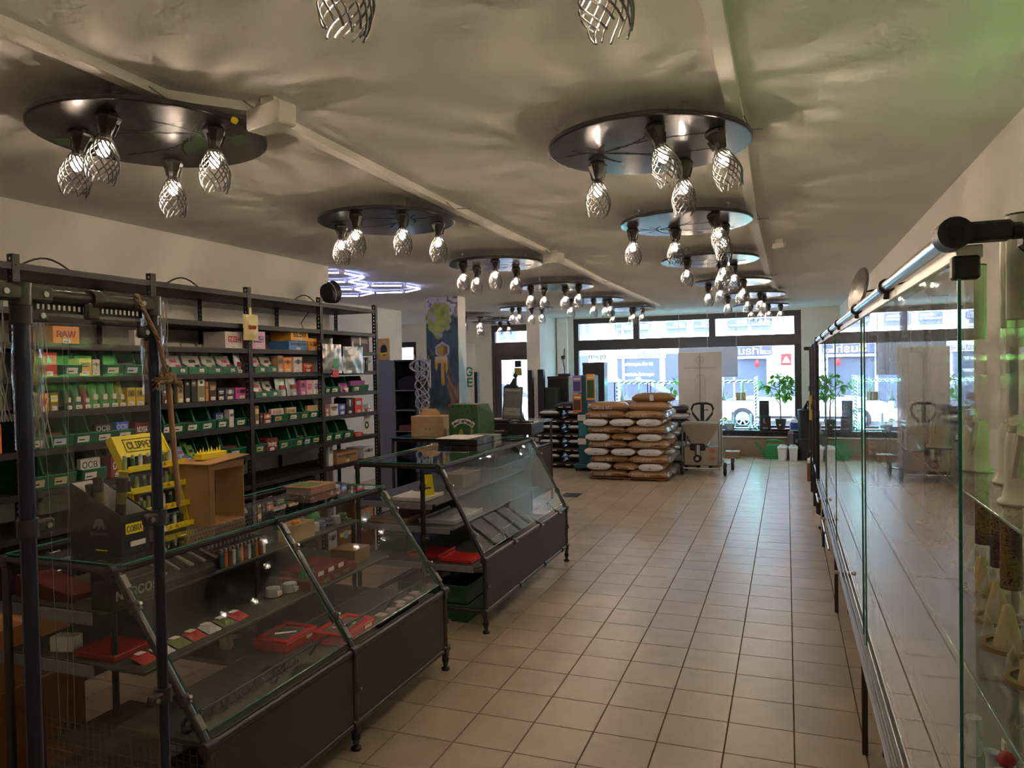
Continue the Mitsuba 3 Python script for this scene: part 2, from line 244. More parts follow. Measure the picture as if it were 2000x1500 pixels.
for n, ((cx, cy), pend, _) in enumerate(LAMPS):
    cx, cy = cx * SC, cy * SC
    t = Thing('ceiling_lamp', LAMP_LABEL[n], 'ceiling lamp', 'round cage lamps under the ceiling')
    t.part('board', lathe([(0, 0), (.43, 0), (.438, .004), (.438, .018), (.434, .022), (0, .022)], 56, (cx, cy, ZD)), DISC, 40)
    if n < 11:
        t.part('leaf_groove', mv(extrude(affinity.scale(leaf_lines(n, n in (1, 3, 5, 6)), SC, SC, origin=(0, 0)), .0012), (cx, cy, ZD - .001)), GROOVE)
    if n in (1, 3):
        for pts in ([(-.02, .17), (.1, .13), (.2, .06), (.27, -.03), (.14, .03), (.02, .08)], [(-.33, -.07), (-.24, -.03), (-.14, -.05), (-.2, -.1), (-.3, -.12)], [(-.02, .02), (.1, -.02), (.22, -.09), (.1, -.08), (0, -.04)], [(.18, .18), (.26, .17), (.29, .09), (.24, .08)]):
            t.part('leaf_inlay', mv(extrude(affinity.scale(Polygon(pts).buffer(.004).simplify(.002), SC, SC, origin=(0, 0)), .0008), (cx, cy, ZD - .0007)), LEAFG)
    for q in (40, 160, 280):
        a = math.radians(q + n * 13); t.part('hanger', cat(cyl((cx + (.33) * math.cos(a), cy + (.33) * math.sin(a), ZD + .02), (cx + (.33) * math.cos(a), cy + (.33) * math.sin(a), H), .0022, 6), cyl((cx + (.33) * math.cos(a), cy + (.33) * math.sin(a), H - .006), (cx + (.33) * math.cos(a), cy + (.33) * math.sin(a), H), .011, 8)), STEEL)
    for q, (dx, dy) in enumerate(pend):
        M = T().translate([cx + dx * SC, cy + dy * SC, ZD]).scale(SC)
        if n in (2,) and q in (0, 3): M = M @ T().rotate([0, 1, 0], -16)
        if n == 4 and q == 2: M = M @ T().rotate([0, 1, 0], -14)
        if n == 0: M = M @ T().rotate([0, 1, 0], -14 if q == 1 else 8)
        if n == 1 and q in (0, 1): M = M @ T().rotate([0, 1, 0], 12)
        M = M @ T().rotate([0, 0, 1], float((n * 5 + q * 11) % 24))
        s = t.part('socket', {**SOCK_D, 'to_world': M}, None)
        t.part('cage', {**CAGE_D, 'to_world': M}, None, parent=s); t.part('bulb', {**GLOBE_D, 'to_world': M}, None, parent=s); t.part('filament', {**BULB_D, 'to_world': M}, None, parent=s)

# cable ducts with their white boxes
def duct(name, label, pts, boxes):
    t = Thing(name, label, 'cable duct')
    for (xa, ya), (xb, yb) in zip(pts[:-1], pts[1:]):
        L = math.hypot(xb - xa, yb - ya); m = box(-.028, .028, 0, L, -.036, -.001); m = rot(m, -math.degrees(math.atan2(xb - xa, yb - ya))); t.part('duct_cover', mv(m, (xa, ya, H)), OFFW)
        t.part('cable', tube([(xb + .03, yb - .1, H - .02), (xb + .05, yb - .02, H - .05), (xb + .02, yb + .05, H - .03), (xb + .1, yb + .12, H - .02)], .003, 5), GREY)
    return t
duct('cable_duct', 'white cable duct on the ceiling along the racks', [(-2.10, .2), (-2.14, 2.12), (-1.93, 2.36), (-1.97, 4.2), (-1.98, 6.2), (-2.05, 8.6), (-2.02, 12.6)], 0)
duct('cable_duct', 'white cable duct on the ceiling along the showcase row', [(-.19, .3), (-.185, 3.3), (-.21, 5.4), (-.19, 8.9), (-.1, 11.8)], 0)
for (x, y, lab) in ((-1.83, 2.33, 'white junction box on the ceiling beside the lamp with green leaves'), (-1.93, 6.28, 'white junction box on the ceiling beside the third lamp of the rack row'), (-2.15, 12.4, 'small white junction box on the ceiling close to the window'), (-.05, 6.6, 'small cream box at the cable duct of the showcase row')):
    kk = .45 if x > -1 else .85; t = Thing('junction_box', lab, 'junction box'); t.part('housing', rot(mv(cbox(-.115 * kk, .115 * kk, -.05 * kk, .05 * kk, -.03 - .10 * kk, -.03, .006), (x, y, H)), -14 if y < 3 else -30, (0, 0, 1), (x, y, 0)), OFFW)
    t.part('bracket', box(x - .03, x + .03, y - .02, y + .02, H - .03, H), OFFW)
    if y < 3: t.part('label', mv(cyl((x - .13, y - .06, H - .09), (x - .13, y - .045, H - .09), .012, 10), (.02, -.02, 0)), YELLOW)

# hexagon light tubes on the alcove ceiling
scene['tube_glow'] = {'type': 'diffuse', 'reflectance': {'type': 'rgb', 'value': [0.8, 0.8, 0.9]}}
hx = Thing('hexagon_light', 'blue-white light tubes forming hexagons on the alcove ceiling', 'led light')
P = {'a': (-4.24, 6.45), 'b': (-4.23, 6.88), 'c': (-4.61, 7.13), 'd': (-4.60, 7.57), 'e': (-4.97, 7.82), 'f': (-4.97, 8.29), 'g': (-5.34, 8.54), 'h': (-4.235, 7.75), 'i': (-4.24, 8.18), 'j': (-4.60, 8.42), 'k': (-4.97, 8.29),
     'a2': (-4.62, 6.24), 'c2': (-4.98, 6.92), 'e2': (-5.36, 7.58), 'g2': (-5.72, 8.32)}
for a, b in ('ab', 'bc', 'cd', 'de', 'ef', 'fg', 'dh', 'hi', 'ij', 'jk', ('a', 'a2'), ('c', 'c2'), ('e', 'e2'), ('g', 'g2')):
    p, q = np.array(P[a]), np.array(P[b]); d = (q - p) / np.linalg.norm(q - p); p, q = p + d * .03, q - d * .03
    d_ = mikit.ply(cyl((*p, H - .035), (*q, H - .035), .0095, 8), 'tube_glow'); d_['emitter'] = {'type': 'area', 'radiance': {'type': 'rgb', 'value': [2.6 * LS, 3.0 * LS, 7.0 * LS]}, 'sampling_weight': 0.4}
    hx.part('light_tube', d_, None)
    hx.part('connector', cat(cyl((*(p - d * .02), H - .035), (*p, H - .035), .013, 8), box(p[0] - .01, p[0] + .01, p[1] - .01, p[1] + .01, H - .03, H - .001)), WHITE)

# ---------------------------------------------------------------- black storage racks on the left with their goods
EDGE_Y = [1.78, 2.66, 3.54, 4.42, 5.32, 6.22]; XF, XBK = -3.72, -4.19
SHELF_Z = [2.34, 2.11, 1.93, 1.75, 1.56, 1.36, 1.14, .92]
def slotted(w, h):
    p = sbox(-w / 2, 0, w / 2, h)
    return p.difference(unary_union([sbox(-.005, z, .007, z + .014) for z in np.arange(.05, h - .03, .032)]))
_sl = extrude(slotted(.04, 2.385), .002)       # in xy plane, height along y
_side = tf(_sl, frame((-.02, 0, 0), (1, 0, 0), (0, 0, 1)))      # plate in the xz plane
_front = cbox(-.002, .0, 0, .038, 0, 2.385, .001)
POST = mikit.ply(cat(_side, _front, cyl((-.0, .019, 2.33), (.004, .019, 2.33), .005, 6), cyl((0, .019, 2.25), (.004, .019, 2.25), .004, 6)), RACK)
POSTB = mikit.ply(cat(_side, mv(_front, (-.04, 0, 0))), RACK)
BAYNAME = ['rack bay at the picture edge', 'rack bay behind glass', 'rack bay behind yellow stand', 'rack bay with paper bag', 'rack bay with foil bags']
SHELFNAME = ['top', 'second', 'third', 'fourth', 'fifth', 'sixth', 'seventh', 'eighth', 'ninth', 'floor']
for b in range(5):
    y0, y1 = EDGE_Y[b], EDGE_Y[b + 1]
    t = Thing('storage_rack', 'black slotted metal ' + BAYNAME[b].replace('rack bay', 'rack'), 'rack', 'black storage racks along the wall')
    for y in ([y0] if b == 0 else []) + [y1]:
        t.part('post', {**POST, 'to_world': T().translate([XF, y, 0])}, None); t.part('post', {**POSTB, 'to_world': T().translate([XBK + .04, y, 0])}, None)
    zs = SHELF_Z + ([.60] if b == 4 else [])
    for z in zs: t.part('shelf', cat(box(XBK, XF - .004, y0 + .003, y1 - .003, z - .033, z - .031), box(XF - .006, XF - .003, y0 + .003, y1 - .003, z - .034, z), box(XBK, XBK + .003, y0 + .003, y1 - .003, z - .034, z), box(XBK, XF - .006, y0 + .003, y1 - .003, z - .003, z)), RACK)
    if b < 4:
        ym = (y0 + y1) / 2
        for s in (-1, 1): t.part('brace', cat(tube([(XBK - .012, ym + s * .02, 1.0), (XBK - .012, ym + s * .42, 1.55)], .012, 4)), RACK)

def label_card(t, x, y0, y1, z, w=.05, h=.022, side='c'):
    yc = (y0 + y1) / 2; t.part('price_tag', box(x, x + .0012, yc - w / 2, yc + w / 2, z, z + h), LABELW)
    t.part('tag_print', box(x + .0012, x + .0016, yc - w / 2 + .006, yc + w / 2 - .016, z + .006, z + .0095), INK)
RIM = mat(srgb(70, 130, 100), 0.4); SILVER = mat((0.5, 0.5, 0.48), 0.35, 0.0, .8, .6); TRAYG = mat(srgb(40, 110, 75), 0.55); INNER = mat(srgb(120, 118, 112), 0.7)
def bin_meshes(w, h, d, x1, y0, z):
    s = [(-d, 0), (0, 0), (.012, h * .38), (-.05, h * .42), (-.085, h), (-d, h)]
    side = Polygon(s); ms = []
    for y in (y0, y0 + w - .0025): ms.append(tf(extrude(side, .0025), frame((x1, y + .0025, z), (1, 0, 0), (0, 0, 1))))
    ms += [box(x1 - d, x1, y0, y0 + w, z, z + .003), box(x1 - d, x1 - d + .003, y0, y0 + w, z, z + h)]
    ms.append(tf(box(-.0015, .0015, 0, w, 0, h * .38), frame((x1 + .006, y0, z), (1, 0, -.2), (0, 1, 0))) if False else hull([(x1 + dx + a, y, z + zz) for dx, zz in ((0, .0), (.012, h * .38)) for a in (-.0015, .0015) for y in (y0, y0 + w)]))
    rim = [tube([(x1 + .012, y, z + h * .39), (x1 - .05, y, z + h * .42), (x1 - .085, y, z + h), (x1 - d, y, z + h)], .004, 4) for y in (y0 + .001, y0 + w - .001)]
    rim.append(tube([(x1 + .012, y0, z + h * .39), (x1 + .012, y0 + w, z + h * .39)], .0035, 4))
    return cat(ms), cat(rim)
def put_bin(name, label, y0, y1, z, h, group, inner=None, txt='', tc=None, x1=-3.765, d=.25):
    t = Thing('storage_bin', label, 'storage bin', group); w = y1 - y0
    m, r = bin_meshes(w, h, d, x1, y0, z); t.part('shell', m, GREENBIN); t.part('rim', r, RIM)
    lw = min(w * .62, .075); seed = int(y0 * 1000) % 5
    t.part('price_tag', hull([(x1 + dx + a, y, z + zz) for dx, zz in ((.0035, h * .08), (.010, h * .30)) for a in (.001, .003) for y in (y0 + w * .12, y0 + w * .12 + lw)]), (LABELW, LABELW, mat(srgb(190, 175, 130), .6), LABELW, mat(srgb(190, 195, 205), .6))[seed])
    t.part('tag_print', hull([(x1 + dx + a, y, z + zz) for dx, zz in ((.0065, h * .15), (.0075, h * .19)) for a in (.002, .0035) for y in (y0 + w * .12 + .008, y0 + w * .12 + lw * .6)]), INK)
    if inner is None: t.part('contents', cbox(x1 - d + .02, x1 - .06, y0 + .012, y1 - .012, z + .004, z + h * (.2 + .07 * seed), .006), mat((.05 + .02 * seed, .06, .05), .7))
    else:
        mm = mat(srgb(*inner), .55); n = max(1, int(w / .06))
        c = single('goods_carton', f'{_cname(inner)} carton standing in a green bin, {label.split(",", 1)[-1].replace("open ", "").strip()}', 'carton', rot(cbox(x1 - .055, x1 - .025, y0 + .02, y1 - .012, z + .02, z + h * .72, .002), 0), mm, group='cartons standing in green bins')
        if txt: c.part('lettering', text(txt, h * .2, (x1 - .025, (y0 + y1) / 2, z + h * .52), (0, 1, 0), width=min(w * .6, h * .7)), mat(srgb(*(tc or (20, 20, 20))), .6))
def _cname(c):
    r, g, b = c
    if max(c) < 60: return 'black'
    if min(c) > 150 and max(c) - min(c) < 60: return 'pale'
    if b > r and b > g: return 'blue'
    return 'tan' if r > 180 else 'purple'
def put_carton(label, y0, y1, z, h, col, txt, tc, group, x1=-3.76):
    d = min(.2, max(.05, (y1 - y0) * 1.1)); t = Thing('goods_carton', label, 'carton', group); w = y1 - y0; base = mat(srgb(*col), .55)
    t.part('carton_body', cbox(x1 - d, x1, y0, y1, z, z + h, .002), base)
    s = int(y0 * 997) % 4; lum = sum(col) / 3
    if txt: t.part('lettering', text(txt, h * .34, (x1, (y0 + y1) / 2, z + h * .55), (0, 1, 0), width=w * .72, depth=.001, bold=True), mat(srgb(*tc), .6))
    else:
        c2 = tuple(min(255, int(c * (.6 if lum > 120 else 1.9) + 12)) for c in col)
        t.part('printed_band', box(x1, x1 + .0008, y0 + w * .08, y1 - w * .08, z + h * (.5 + .05 * s), z + h * (.86 - .04 * s)), mat(srgb(*c2), .55))
        em = (Point(0, 0).buffer(.5, 6), sbox(-.9, -.16, .9, .16).union(sbox(-.7, -.62, .7, -.4)), Polygon([(0, .6), (.5, 0), (0, -.6), (-.5, 0)]), sbox(-.75, -.4, .75, .4), Polygon([(-.6, -.45), (.6, -.45), (0, .6)]), sbox(-.2, -.7, .2, .7))[int(y0 * 613) % 6]
        t.part('printed_emblem', tf(extrude(affinity.scale(em, min(w, h) * .36, min(w, h) * .36, origin=(0, 0)), .0012), frame((x1, (y0 + y1) / 2, z + h * .68), (0, 1, 0), (0, 0, 1))), mat(srgb(*[(255 - int(v * .5)) if lum < 120 else int(v * .35) for v in col]), .55))
    if w > .045: label_card(t, x1, y0, y1, z + .004, min(.05, w * .6), min(.024, h * .25))
def pouch(y0, y1, z, h, x1, th=.03, lean=.03, seed=0):
    """a filled flat pouch standing up, pinched at top and bottom seams"""
    r2 = np.random.default_rng(seed); n, k = 7, 8; g = []
    for s in (1, -1):
        for i in range(n):
            for j in range(k):
                u, v = j / (k - 1), i / (n - 1); e = (np.sin(np.pi * u) ** .6) * (np.sin(np.pi * min(1, max(.02, v * .93 + .04))) ** .55)
                g.append((x1 - th / 2 + s * th / 2 * e + s * .0006 + (r2.uniform(-.0035, .0035) if 0 < u < 1 else 0) - lean * v, y0 + (y1 - y0) * (u + .03 * math.sin(v * 5 + seed) * (1 if 0 < u < 1 else 0)), z + h * v))
    f = []
    for s in range(2):
        o = s * n * k
        for i in range(n - 1):
            for j in range(k - 1):
                a, b, c, d = o + i * k + j, o + i * k + j + 1, o + (i + 1) * k + j + 1, o + (i + 1) * k + j; f += [(a, b, c), (a, c, d)] if s == 0 else [(a, c, b), (a, d, c)]
    return trimesh.Trimesh(g, f, process=False)
def put_pouch(label, y0, y1, z, h, col, group, x1=-3.765):
    t = Thing('goods_pouch', label, 'pouch', group); sh = min(col) > 140
    t.part('pouch_body', pouch(y0, y1, z, h, x1, .035, .03, int(y0 * 100)), mat(srgb(*col), .3, .55 if sh else 0.0, coat=.5), 50)
    w = y1 - y0; t.part('printed_band', box(x1 - .014, x1 - .0005, y0 + w * .25, y1 - w * .25, z + h * .28, z + h * .46), mat(srgb(230, 220, 190) if not sh else srgb(170, 60, 50), .5)); label_card(t, x1, y0, y1, z + .003, min(.045, w * .75), .022)
def put_tray(label, y0, y1, z, h, group, x1=-3.755, n=4, cols=None, card=None):
    t = Thing('display_tray', label, 'display tray', group); w = y1 - y0; d = .26
    side = Polygon([(-d, 0), (0, 0), (0, .045), (-d, h)])
    t.part('tray_box', cat(*[tf(extrude(side, .002), frame((x1, y + .002, z), (1, 0, 0), (0, 0, 1))) for y in (y0, y1 - .002)], box(x1 - d, x1, y0, y1, z, z + .002), box(x1 - d, x1 - d + .002, y0, y1, z, z + h)), card or INNER)
    t.part('front_card', cbox(x1 - .002, x1 + .001, y0, y1, z, z + .048, .0006), TRAYG if card is None else card)
    label_card(t, x1 + .001, y0 + w * .35, y1, z + .012, .04, .022)
    for i in range(n):
        f = i / n; yy = y0 + .008; x = x1 - .02 - f * (d - .06); zz = z + .012 + f * (h - .06)
        p = single('goods_packet', f'{ORD[i]} {(cols or "silver packet").split()[0]} packet of the {label.replace(" of silver packets", "").replace(" of packets", "").replace(" slanted carton", " carton")}', 'packet', rot(pouch(yy, y1 - .008, 0, .125, 0, .022, .0, i + int(y0 * 50)), -24, (0, 1, 0)), SILVER if cols is None else card, 50, group='packets filed in display trays')
        scene[p.k]['to_world'] = T().translate([x, 0, zz])
        p.part('print', {**mikit.ply(rot(cat(box(.0005, .002, y0 + w * .3, y1 - w * .35, .07, .092), box(.0005, .002, y0 + w * .55, y1 - w * .2, .04, .055)), -24, (0, 1, 0)), (mat(srgb(90, 120, 90), .5), mat(srgb(190, 60, 110), .5), INK, mat(srgb(190, 170, 70), .5))[(i + int(y0 * 10)) % 4]), 'to_world': T().translate([x, 0, zz])}, None)
RACK_GOODS = [
 (1, 2, 'box', 'orange carton', 2.897, 3.065, 0.098, (228, 150, 80), 'RAW', (150, 30, 25)),
 (1, 2, 'box', 'small white tub box', 3.437, 3.487, 0.096, (215, 205, 195), '', None),
 (1, 3, 'box', 'red carton with white tag', 2.814, 2.924, 0.131, (200, 50, 48), '', None),
 (1, 3, 'bin', 'green open bin', 2.958, 3.072, 0.156, None, '', None),
 (1, 3, 'box', 'orange carton', 3.053, 3.138, 0.099, (230, 175, 95), '', None),
 (1, 3, 'box', 'white rounded carton', 3.138, 3.193, 0.094, (215, 205, 180), '', None),
 (1, 3, 'bin', 'green open bin', 3.22, 3.356, 0.155, None, '', None),
 (1, 3, 'bin', 'green open bin', 3.356, 3.493, 0.155, None, '', None),
 (1, 4, 'box', 'orange carton', 2.768, 2.87, 0.098, (222, 160, 90), 'RAW', (150, 30, 25)),
 (1, 4, 'box', 'olive carton with yellow edge', 2.87, 2.924, 0.1, (120, 110, 45), '', None),
 (1, 4, 'pack', 'dark green packet', 2.97, 3.014, 0.151, (30, 90, 50), '', None),
 (1, 4, 'pack', 'dark green packet', 3.021, 3.079, 0.155, (25, 100, 60), '', None),
 (1, 4, 'pack', 'brown packet', 3.082, 3.132, 0.136, (120, 60, 35), '', None),
 (1, 4, 'pack', 'bright green packet', 3.132, 3.193, 0.177, (70, 160, 60), '', None),
 (1, 4, 'pack', 'bright green packet', 3.196, 3.256, 0.175, (60, 150, 60), '', None),
 (1, 4, 'pack', 'bright green packet', 3.259, 3.317, 0.174, (70, 150, 70), '', None),
 (1, 4, 'pack', 'green and red packet', 3.317, 3.372, 0.161, (150, 150, 50), '', None),
 (1, 4, 'box', 'yellow carton with white tag', 3.372, 3.436, 0.113, (210, 180, 70), '', None),
 (1, 4, 'box', 'yellow carton with white tag', 3.436, 3.506, 0.111, (205, 175, 65), '', None),
 (1, 5, 'bin', 'green open bin', 2.73, 2.86, 0.159, None, '', None),
 (1, 5, 'bin', 'green open bin', 2.866, 3.008, 0.154, None, '', None),
 (1, 5, 'bin', 'green open bin', 3.008, 3.152, 0.156, None, '', None),
 (1, 5, 'binbox', 'green open bin with black carton', 3.145, 3.303, 0.149, (30, 30, 35), 'OCB', (210, 210, 215)),
 (1, 5, 'binbox', 'green open bin with blue carton', 3.292, 3.421, 0.147, (70, 100, 200), 'OCB', (235, 235, 240)),
 (1, 5, 'box', 'dark red carton with lettering', 3.421, 3.534, 0.094, (110, 30, 35), 'MIXER', (230, 225, 215)),
 (1, 6, 'bin', 'green open bin', 2.729, 2.865, 0.181, None, '', None),
 (1, 6, 'bin', 'green open bin', 2.859, 3.016, 0.181, None, '', None),
 (1, 6, 'binbox', 'green open bin with white carton', 3.045, 3.213, 0.183, (225, 215, 200), 'OCB', (20, 20, 20)),
 (1, 6, 'box', 'dark red carton stack', 3.241, 3.35, 0.128, (140, 45, 45), 'OCB', (230, 225, 220)),
 (2, 2, 'box', 'white carton with red letters', 4.219, 4.405, 0.121, (215, 195, 185), 'GIZEH', (190, 30, 45)),
 (2, 3, 'tray', 'green tray of silver packets', 3.713, 3.862, 0.178, None, '', None),
 (2, 3, 'tray', 'green tray of silver packets', 3.866, 4.039, 0.182, None, '', None),
 (2, 3, 'tray', 'green tray of silver packets', 4.039, 4.182, 0.178, None, '', None),
 (2, 3, 'tray', 'green tray of silver packets', 4.182, 4.333, 0.173, None, '', None),
 (2, 3, 'pack', 'crumpled silver bag', 4.339, 4.409, 0.179, (150, 150, 150), '', None),
 (2, 4, 'box', 'brown carton with white tag', 3.639, 3.736, 0.084, (90, 55, 35), '', None),
 (2, 4, 'box', 'black and gold carton', 3.736, 3.766, 0.176, (50, 42, 28), '', None),
 (2, 4, 'box', 'gold carton with white tag', 3.766, 3.823, 0.118, (185, 150, 95), '', None),
 (2, 4, 'box', 'black carton with pale print', 3.828, 3.882, 0.181, (32, 32, 32), '', None),
 (2, 4, 'box', 'black carton with olive print', 3.886, 3.937, 0.191, (45, 45, 38), '', None),
 (2, 4, 'box', 'olive grey carton with white tag', 3.942, 4.017, 0.193, (135, 130, 95), '', None),
 (2, 4, 'box', 'orange slim carton', 4.017, 4.051, 0.136, (200, 130, 70), '', None),
 (2, 4, 'box', 'brown and gold carton with dots', 4.051, 4.125, 0.135, (75, 50, 30), '', None),
 (2, 4, 'box', 'black low carton', 4.13, 4.206, 0.09, (25, 25, 28), '', None),
 (2, 4, 'box', 'grey carton with white tag', 4.206, 4.305, 0.083, (60, 60, 65), '', None),
 (2, 4, 'box', 'pink carton with white tag', 4.31, 4.452, 0.083, (200, 80, 140), '', None),
 (2, 5, 'bin', 'green open bin', 3.632, 3.707, 0.162, None, '', None),
 (2, 5, 'bin', 'green open bin', 3.707, 3.83, 0.157, None, '', None),
 (2, 5, 'bin', 'green open bin', 3.83, 3.967, 0.156, None, '', None),
 (2, 5, 'bin', 'green open bin', 3.967, 4.112, 0.155, None, '', None),
 (2, 5, 'binbox', 'green open bin with blue carton', 4.117, 4.234, 0.155, (45, 60, 110), 'OCB', (230, 230, 235)),
 (2, 5, 'box', 'white slim carton', 4.24, 4.292, 0.128, (205, 200, 190), '', None),
 (2, 5, 'bin', 'green open bin', 4.297, 4.472, 0.151, None, '', None),
 (2, 6, 'tray2', 'pink slanted carton of packets', 3.687, 3.777, 0.161, (225, 140, 165), '', None),
 (2, 6, 'tray2', 'light blue slanted carton of packets', 3.782, 3.871, 0.158, (150, 180, 210), '', None),
 (2, 6, 'tray2', 'green slanted carton of packets', 3.876, 3.964, 0.159, (110, 160, 60), '', None),
 (2, 6, 'bin', 'green open bin', 3.973, 4.099, 0.165, None, '', None),
 (2, 6, 'bin', 'green open bin', 4.099, 4.221, 0.161, None, '', None),
 (2, 6, 'bin', 'green open bin', 4.231, 4.408, 0.157, None, '', None),
 (3, 2, 'box', 'pink and white carton pack', 4.494, 4.656, 0.135, (225, 175, 195), 'GIZEH', (90, 50, 120)),
 (3, 2, 'box', 'blue flat carton', 4.937, 5.188, 0.075, (80, 125, 175), '', None),
 (3, 2, 'box', 'orange carton', 5.196, 5.333, 0.103, (235, 150, 50), 'SLIM', (20, 20, 20)),
 (3, 3, 'tray', 'green tray of silver packets', 4.521, 4.65, 0.164, None, '', None),
 (3, 3, 'tray', 'green tray of silver packets', 4.65, 4.79, 0.162, None, '', None),
 (3, 3, 'box', 'brown open carton', 4.796, 4.866, 0.135, (190, 140, 100), '', None),
 (3, 3, 'box', 'orange carton', 4.866, 4.976, 0.12, (240, 140, 50), '', None),
 (3, 3, 'box', 'white open carton', 4.99, 5.112, 0.125, (215, 205, 190), '', None),
 (3, 3, 'box', 'low red and yellow carton', 5.118, 5.26, 0.075, (180, 60, 40), '', None),
 (3, 4, 'tray', 'pale tray of packets', 4.52, 4.666, 0.151, None, '', None),
 (3, 4, 'tray', 'pale tray of packets', 4.666, 4.789, 0.148, None, '', None),
 (3, 4, 'pack', 'silver green pouch', 4.795, 4.923, 0.191, (165, 180, 160), '', None),
 (3, 4, 'pack', 'silver pouch with red dot', 4.929, 5.07, 0.194, (175, 180, 172), '', None),
 (3, 4, 'box', 'pink carton', 5.077, 5.153, 0.12, (205, 110, 150), '', None),
 (3, 4, 'box', 'pink carton with red letters', 5.16, 5.245, 0.123, (230, 170, 190), 'GIZEH', (180, 40, 90)),
 (3, 4, 'box', 'white carton with violet letters', 5.252, 5.355, 0.121, (225, 215, 225), 'GIZEH', (90, 60, 150)),
 (3, 5, 'box', 'brown packet box', 4.512, 4.564, 0.143, (120, 95, 55), '', None),
 (3, 5, 'box', 'dark carton with red print', 4.57, 4.605, 0.085, (70, 50, 45), '', None),
 (3, 5, 'box', 'brown carton with white tag', 4.611, 4.707, 0.077, (110, 65, 45), '', None),
 (3, 5, 'binbox', 'wide green open bin', 4.719, 4.909, 0.144, (215, 190, 180), 'RAW', (190, 40, 40)),
 (3, 5, 'binbox', 'green open bin', 4.915, 5.069, 0.144, (220, 195, 150), 'RAW', (150, 50, 30)),
 (3, 5, 'bin', 'green open bin', 5.069, 5.18, 0.141, None, '', None),
 (3, 5, 'binbox', 'green open bin full of tan packets', 5.187, 5.369, 0.147, (205, 165, 110), '', None),
 (3, 6, 'bin', 'green open bin', 4.504, 4.626, 0.166, None, '', None),
 (3, 6, 'box', 'dark red carton with white script', 4.632, 4.773, 0.099, (110, 35, 32), 'Smoking', (225, 215, 205)),
 (3, 6, 'bin', 'wide green open bin', 4.779, 4.999, 0.163, None, '', None),
 (3, 6, 'bin', 'green open bin', 4.999, 5.094, 0.163, None, '', None),
 (3, 6, 'bin', 'green open bin', 5.101, 5.207, 0.163, None, '', None),
 (3, 6, 'bin', 'green open bin', 5.214, 5.361, 0.161, None, '', None),
 (4, 2, 'box', 'dark brown panel box', 5.84, 6.161, 0.146, (62, 50, 55), '', None),
 (4, 3, 'box', 'grey slim carton', 6.034, 6.079, 0.129, (120, 120, 120), '', None),
 (4, 3, 'box', 'black slim carton', 6.088, 6.125, 0.129, (30, 30, 30), '', None),
 (4, 3, 'box', 'white slim carton', 6.134, 6.181, 0.13, (200, 200, 200), '', None),
 (4, 4, 'bin', 'green open bin', 5.423, 5.499, 0.126, None, '', None),
 (4, 4, 'bin', 'green open bin', 5.507, 5.65, 0.133, None, '', None),
 (4, 4, 'binbox', 'large green open bin', 5.842, 6.126, 0.14, (150, 60, 130), '', None),
 (4, 4, 'pack', 'violet bag', 5.691, 5.833, 0.083, (150, 60, 130), '', None),
 (4, 5, 'pack', 'red sweets bag', 5.422, 5.484, 0.139, (200, 55, 50), '', None),
 (4, 5, 'box', 'white and red sweets carton', 5.491, 5.618, 0.102, (210, 190, 185), '', None),
 (4, 5, 'box', 'blue sweets carton', 5.626, 5.732, 0.096, (60, 80, 170), '', None),
 (4, 5, 'box', 'black sweets carton', 5.741, 5.868, 0.146, (35, 25, 28), '', None),
 (4, 5, 'box', 'red and blue upright carton', 5.885, 6.018, 0.135, (205, 50, 45), '', None),
 (4, 5, 'pack', 'silver packets', 6.036, 6.221, 0.068, (170, 170, 170), '', None),
 (4, 6, 'bin', 'green open bin', 5.413, 5.521, 0.161, None, '', None),
 (4, 6, 'bin', 'green open bin', 5.537, 5.682, 0.159, None, '', None),
 (4, 6, 'bin', 'green open bin', 5.69, 5.85, 0.161, None, '', None),
 (4, 6, 'box', 'low red carton', 5.876, 6.018, 0.034, (190, 45, 40), '', None),
 (4, 7, 'box', 'white upright carton', 5.45, 5.52, 0.212, (205, 205, 200), '', None),
 (4, 7, 'box', 'cardboard carton', 5.568, 5.919, 0.099, (165, 125, 85), '', None),
 (4, 7, 'box', 'white carton with print', 6.017, 6.202, 0.101, (210, 208, 205), '', None),
 (0, 5, 'box', 'orange carton', 2.531, 2.606, 0.154, (235, 120, 40), '', None),
]
_seen = {}
for b, s, kind, desc, y0, y1, h, col, txt, tc in RACK_GOODS:
    y0, y1 = y0 + .003, y1 - .003; z = SHELF_Z[s]; k = (b, s, desc); n = _seen.get(k, 0); _seen[k] = n + 1
    tot = sum(1 for q in RACK_GOODS if (q[0], q[1], q[3]) == k)
    where = f'{SHELFNAME[s]} shelf, {BAYNAME[b].replace("rack ", "")}'
    lab = f'{desc}{"" if tot == 1 else " number " + ORD[n]}, {where}'.replace(' number ', ', ')
    grp = {'bin': 'green open bins on the racks', 'binbox': 'green open bins on the racks', 'tray': 'display trays on the racks', 'tray2': 'display trays on the racks', 'pack': 'pouches on the racks', 'box': 'cartons on the racks'}[kind]
    if kind == 'box': put_carton(lab, y0, y1, z, h, col, txt, tc, grp)
    elif kind == 'pack': put_pouch(lab, y0, y1, z, h, col, grp)
    elif kind == 'bin': put_bin('bin', lab, y0, y1, z, h, grp)
    elif kind == 'binbox': put_bin('bin', lab, y0, y1, z, h, grp, col, txt, tc)
    elif kind == 'tray': put_tray(lab, y0, y1, z, h, grp, n=5)
    elif kind == 'tray2': put_tray(lab, y0, y1, z, h, grp, n=4, cols=desc.split(' slanted')[0], card=mat(srgb(*col), .5))
put_carton('orange carton with black panel, stacked on the blue flat carton, third shelf', 4.965, 5.20, 1.93 + .077, .085, (240, 160, 50), 'SLIM', (25, 20, 15), 'cartons on the racks')

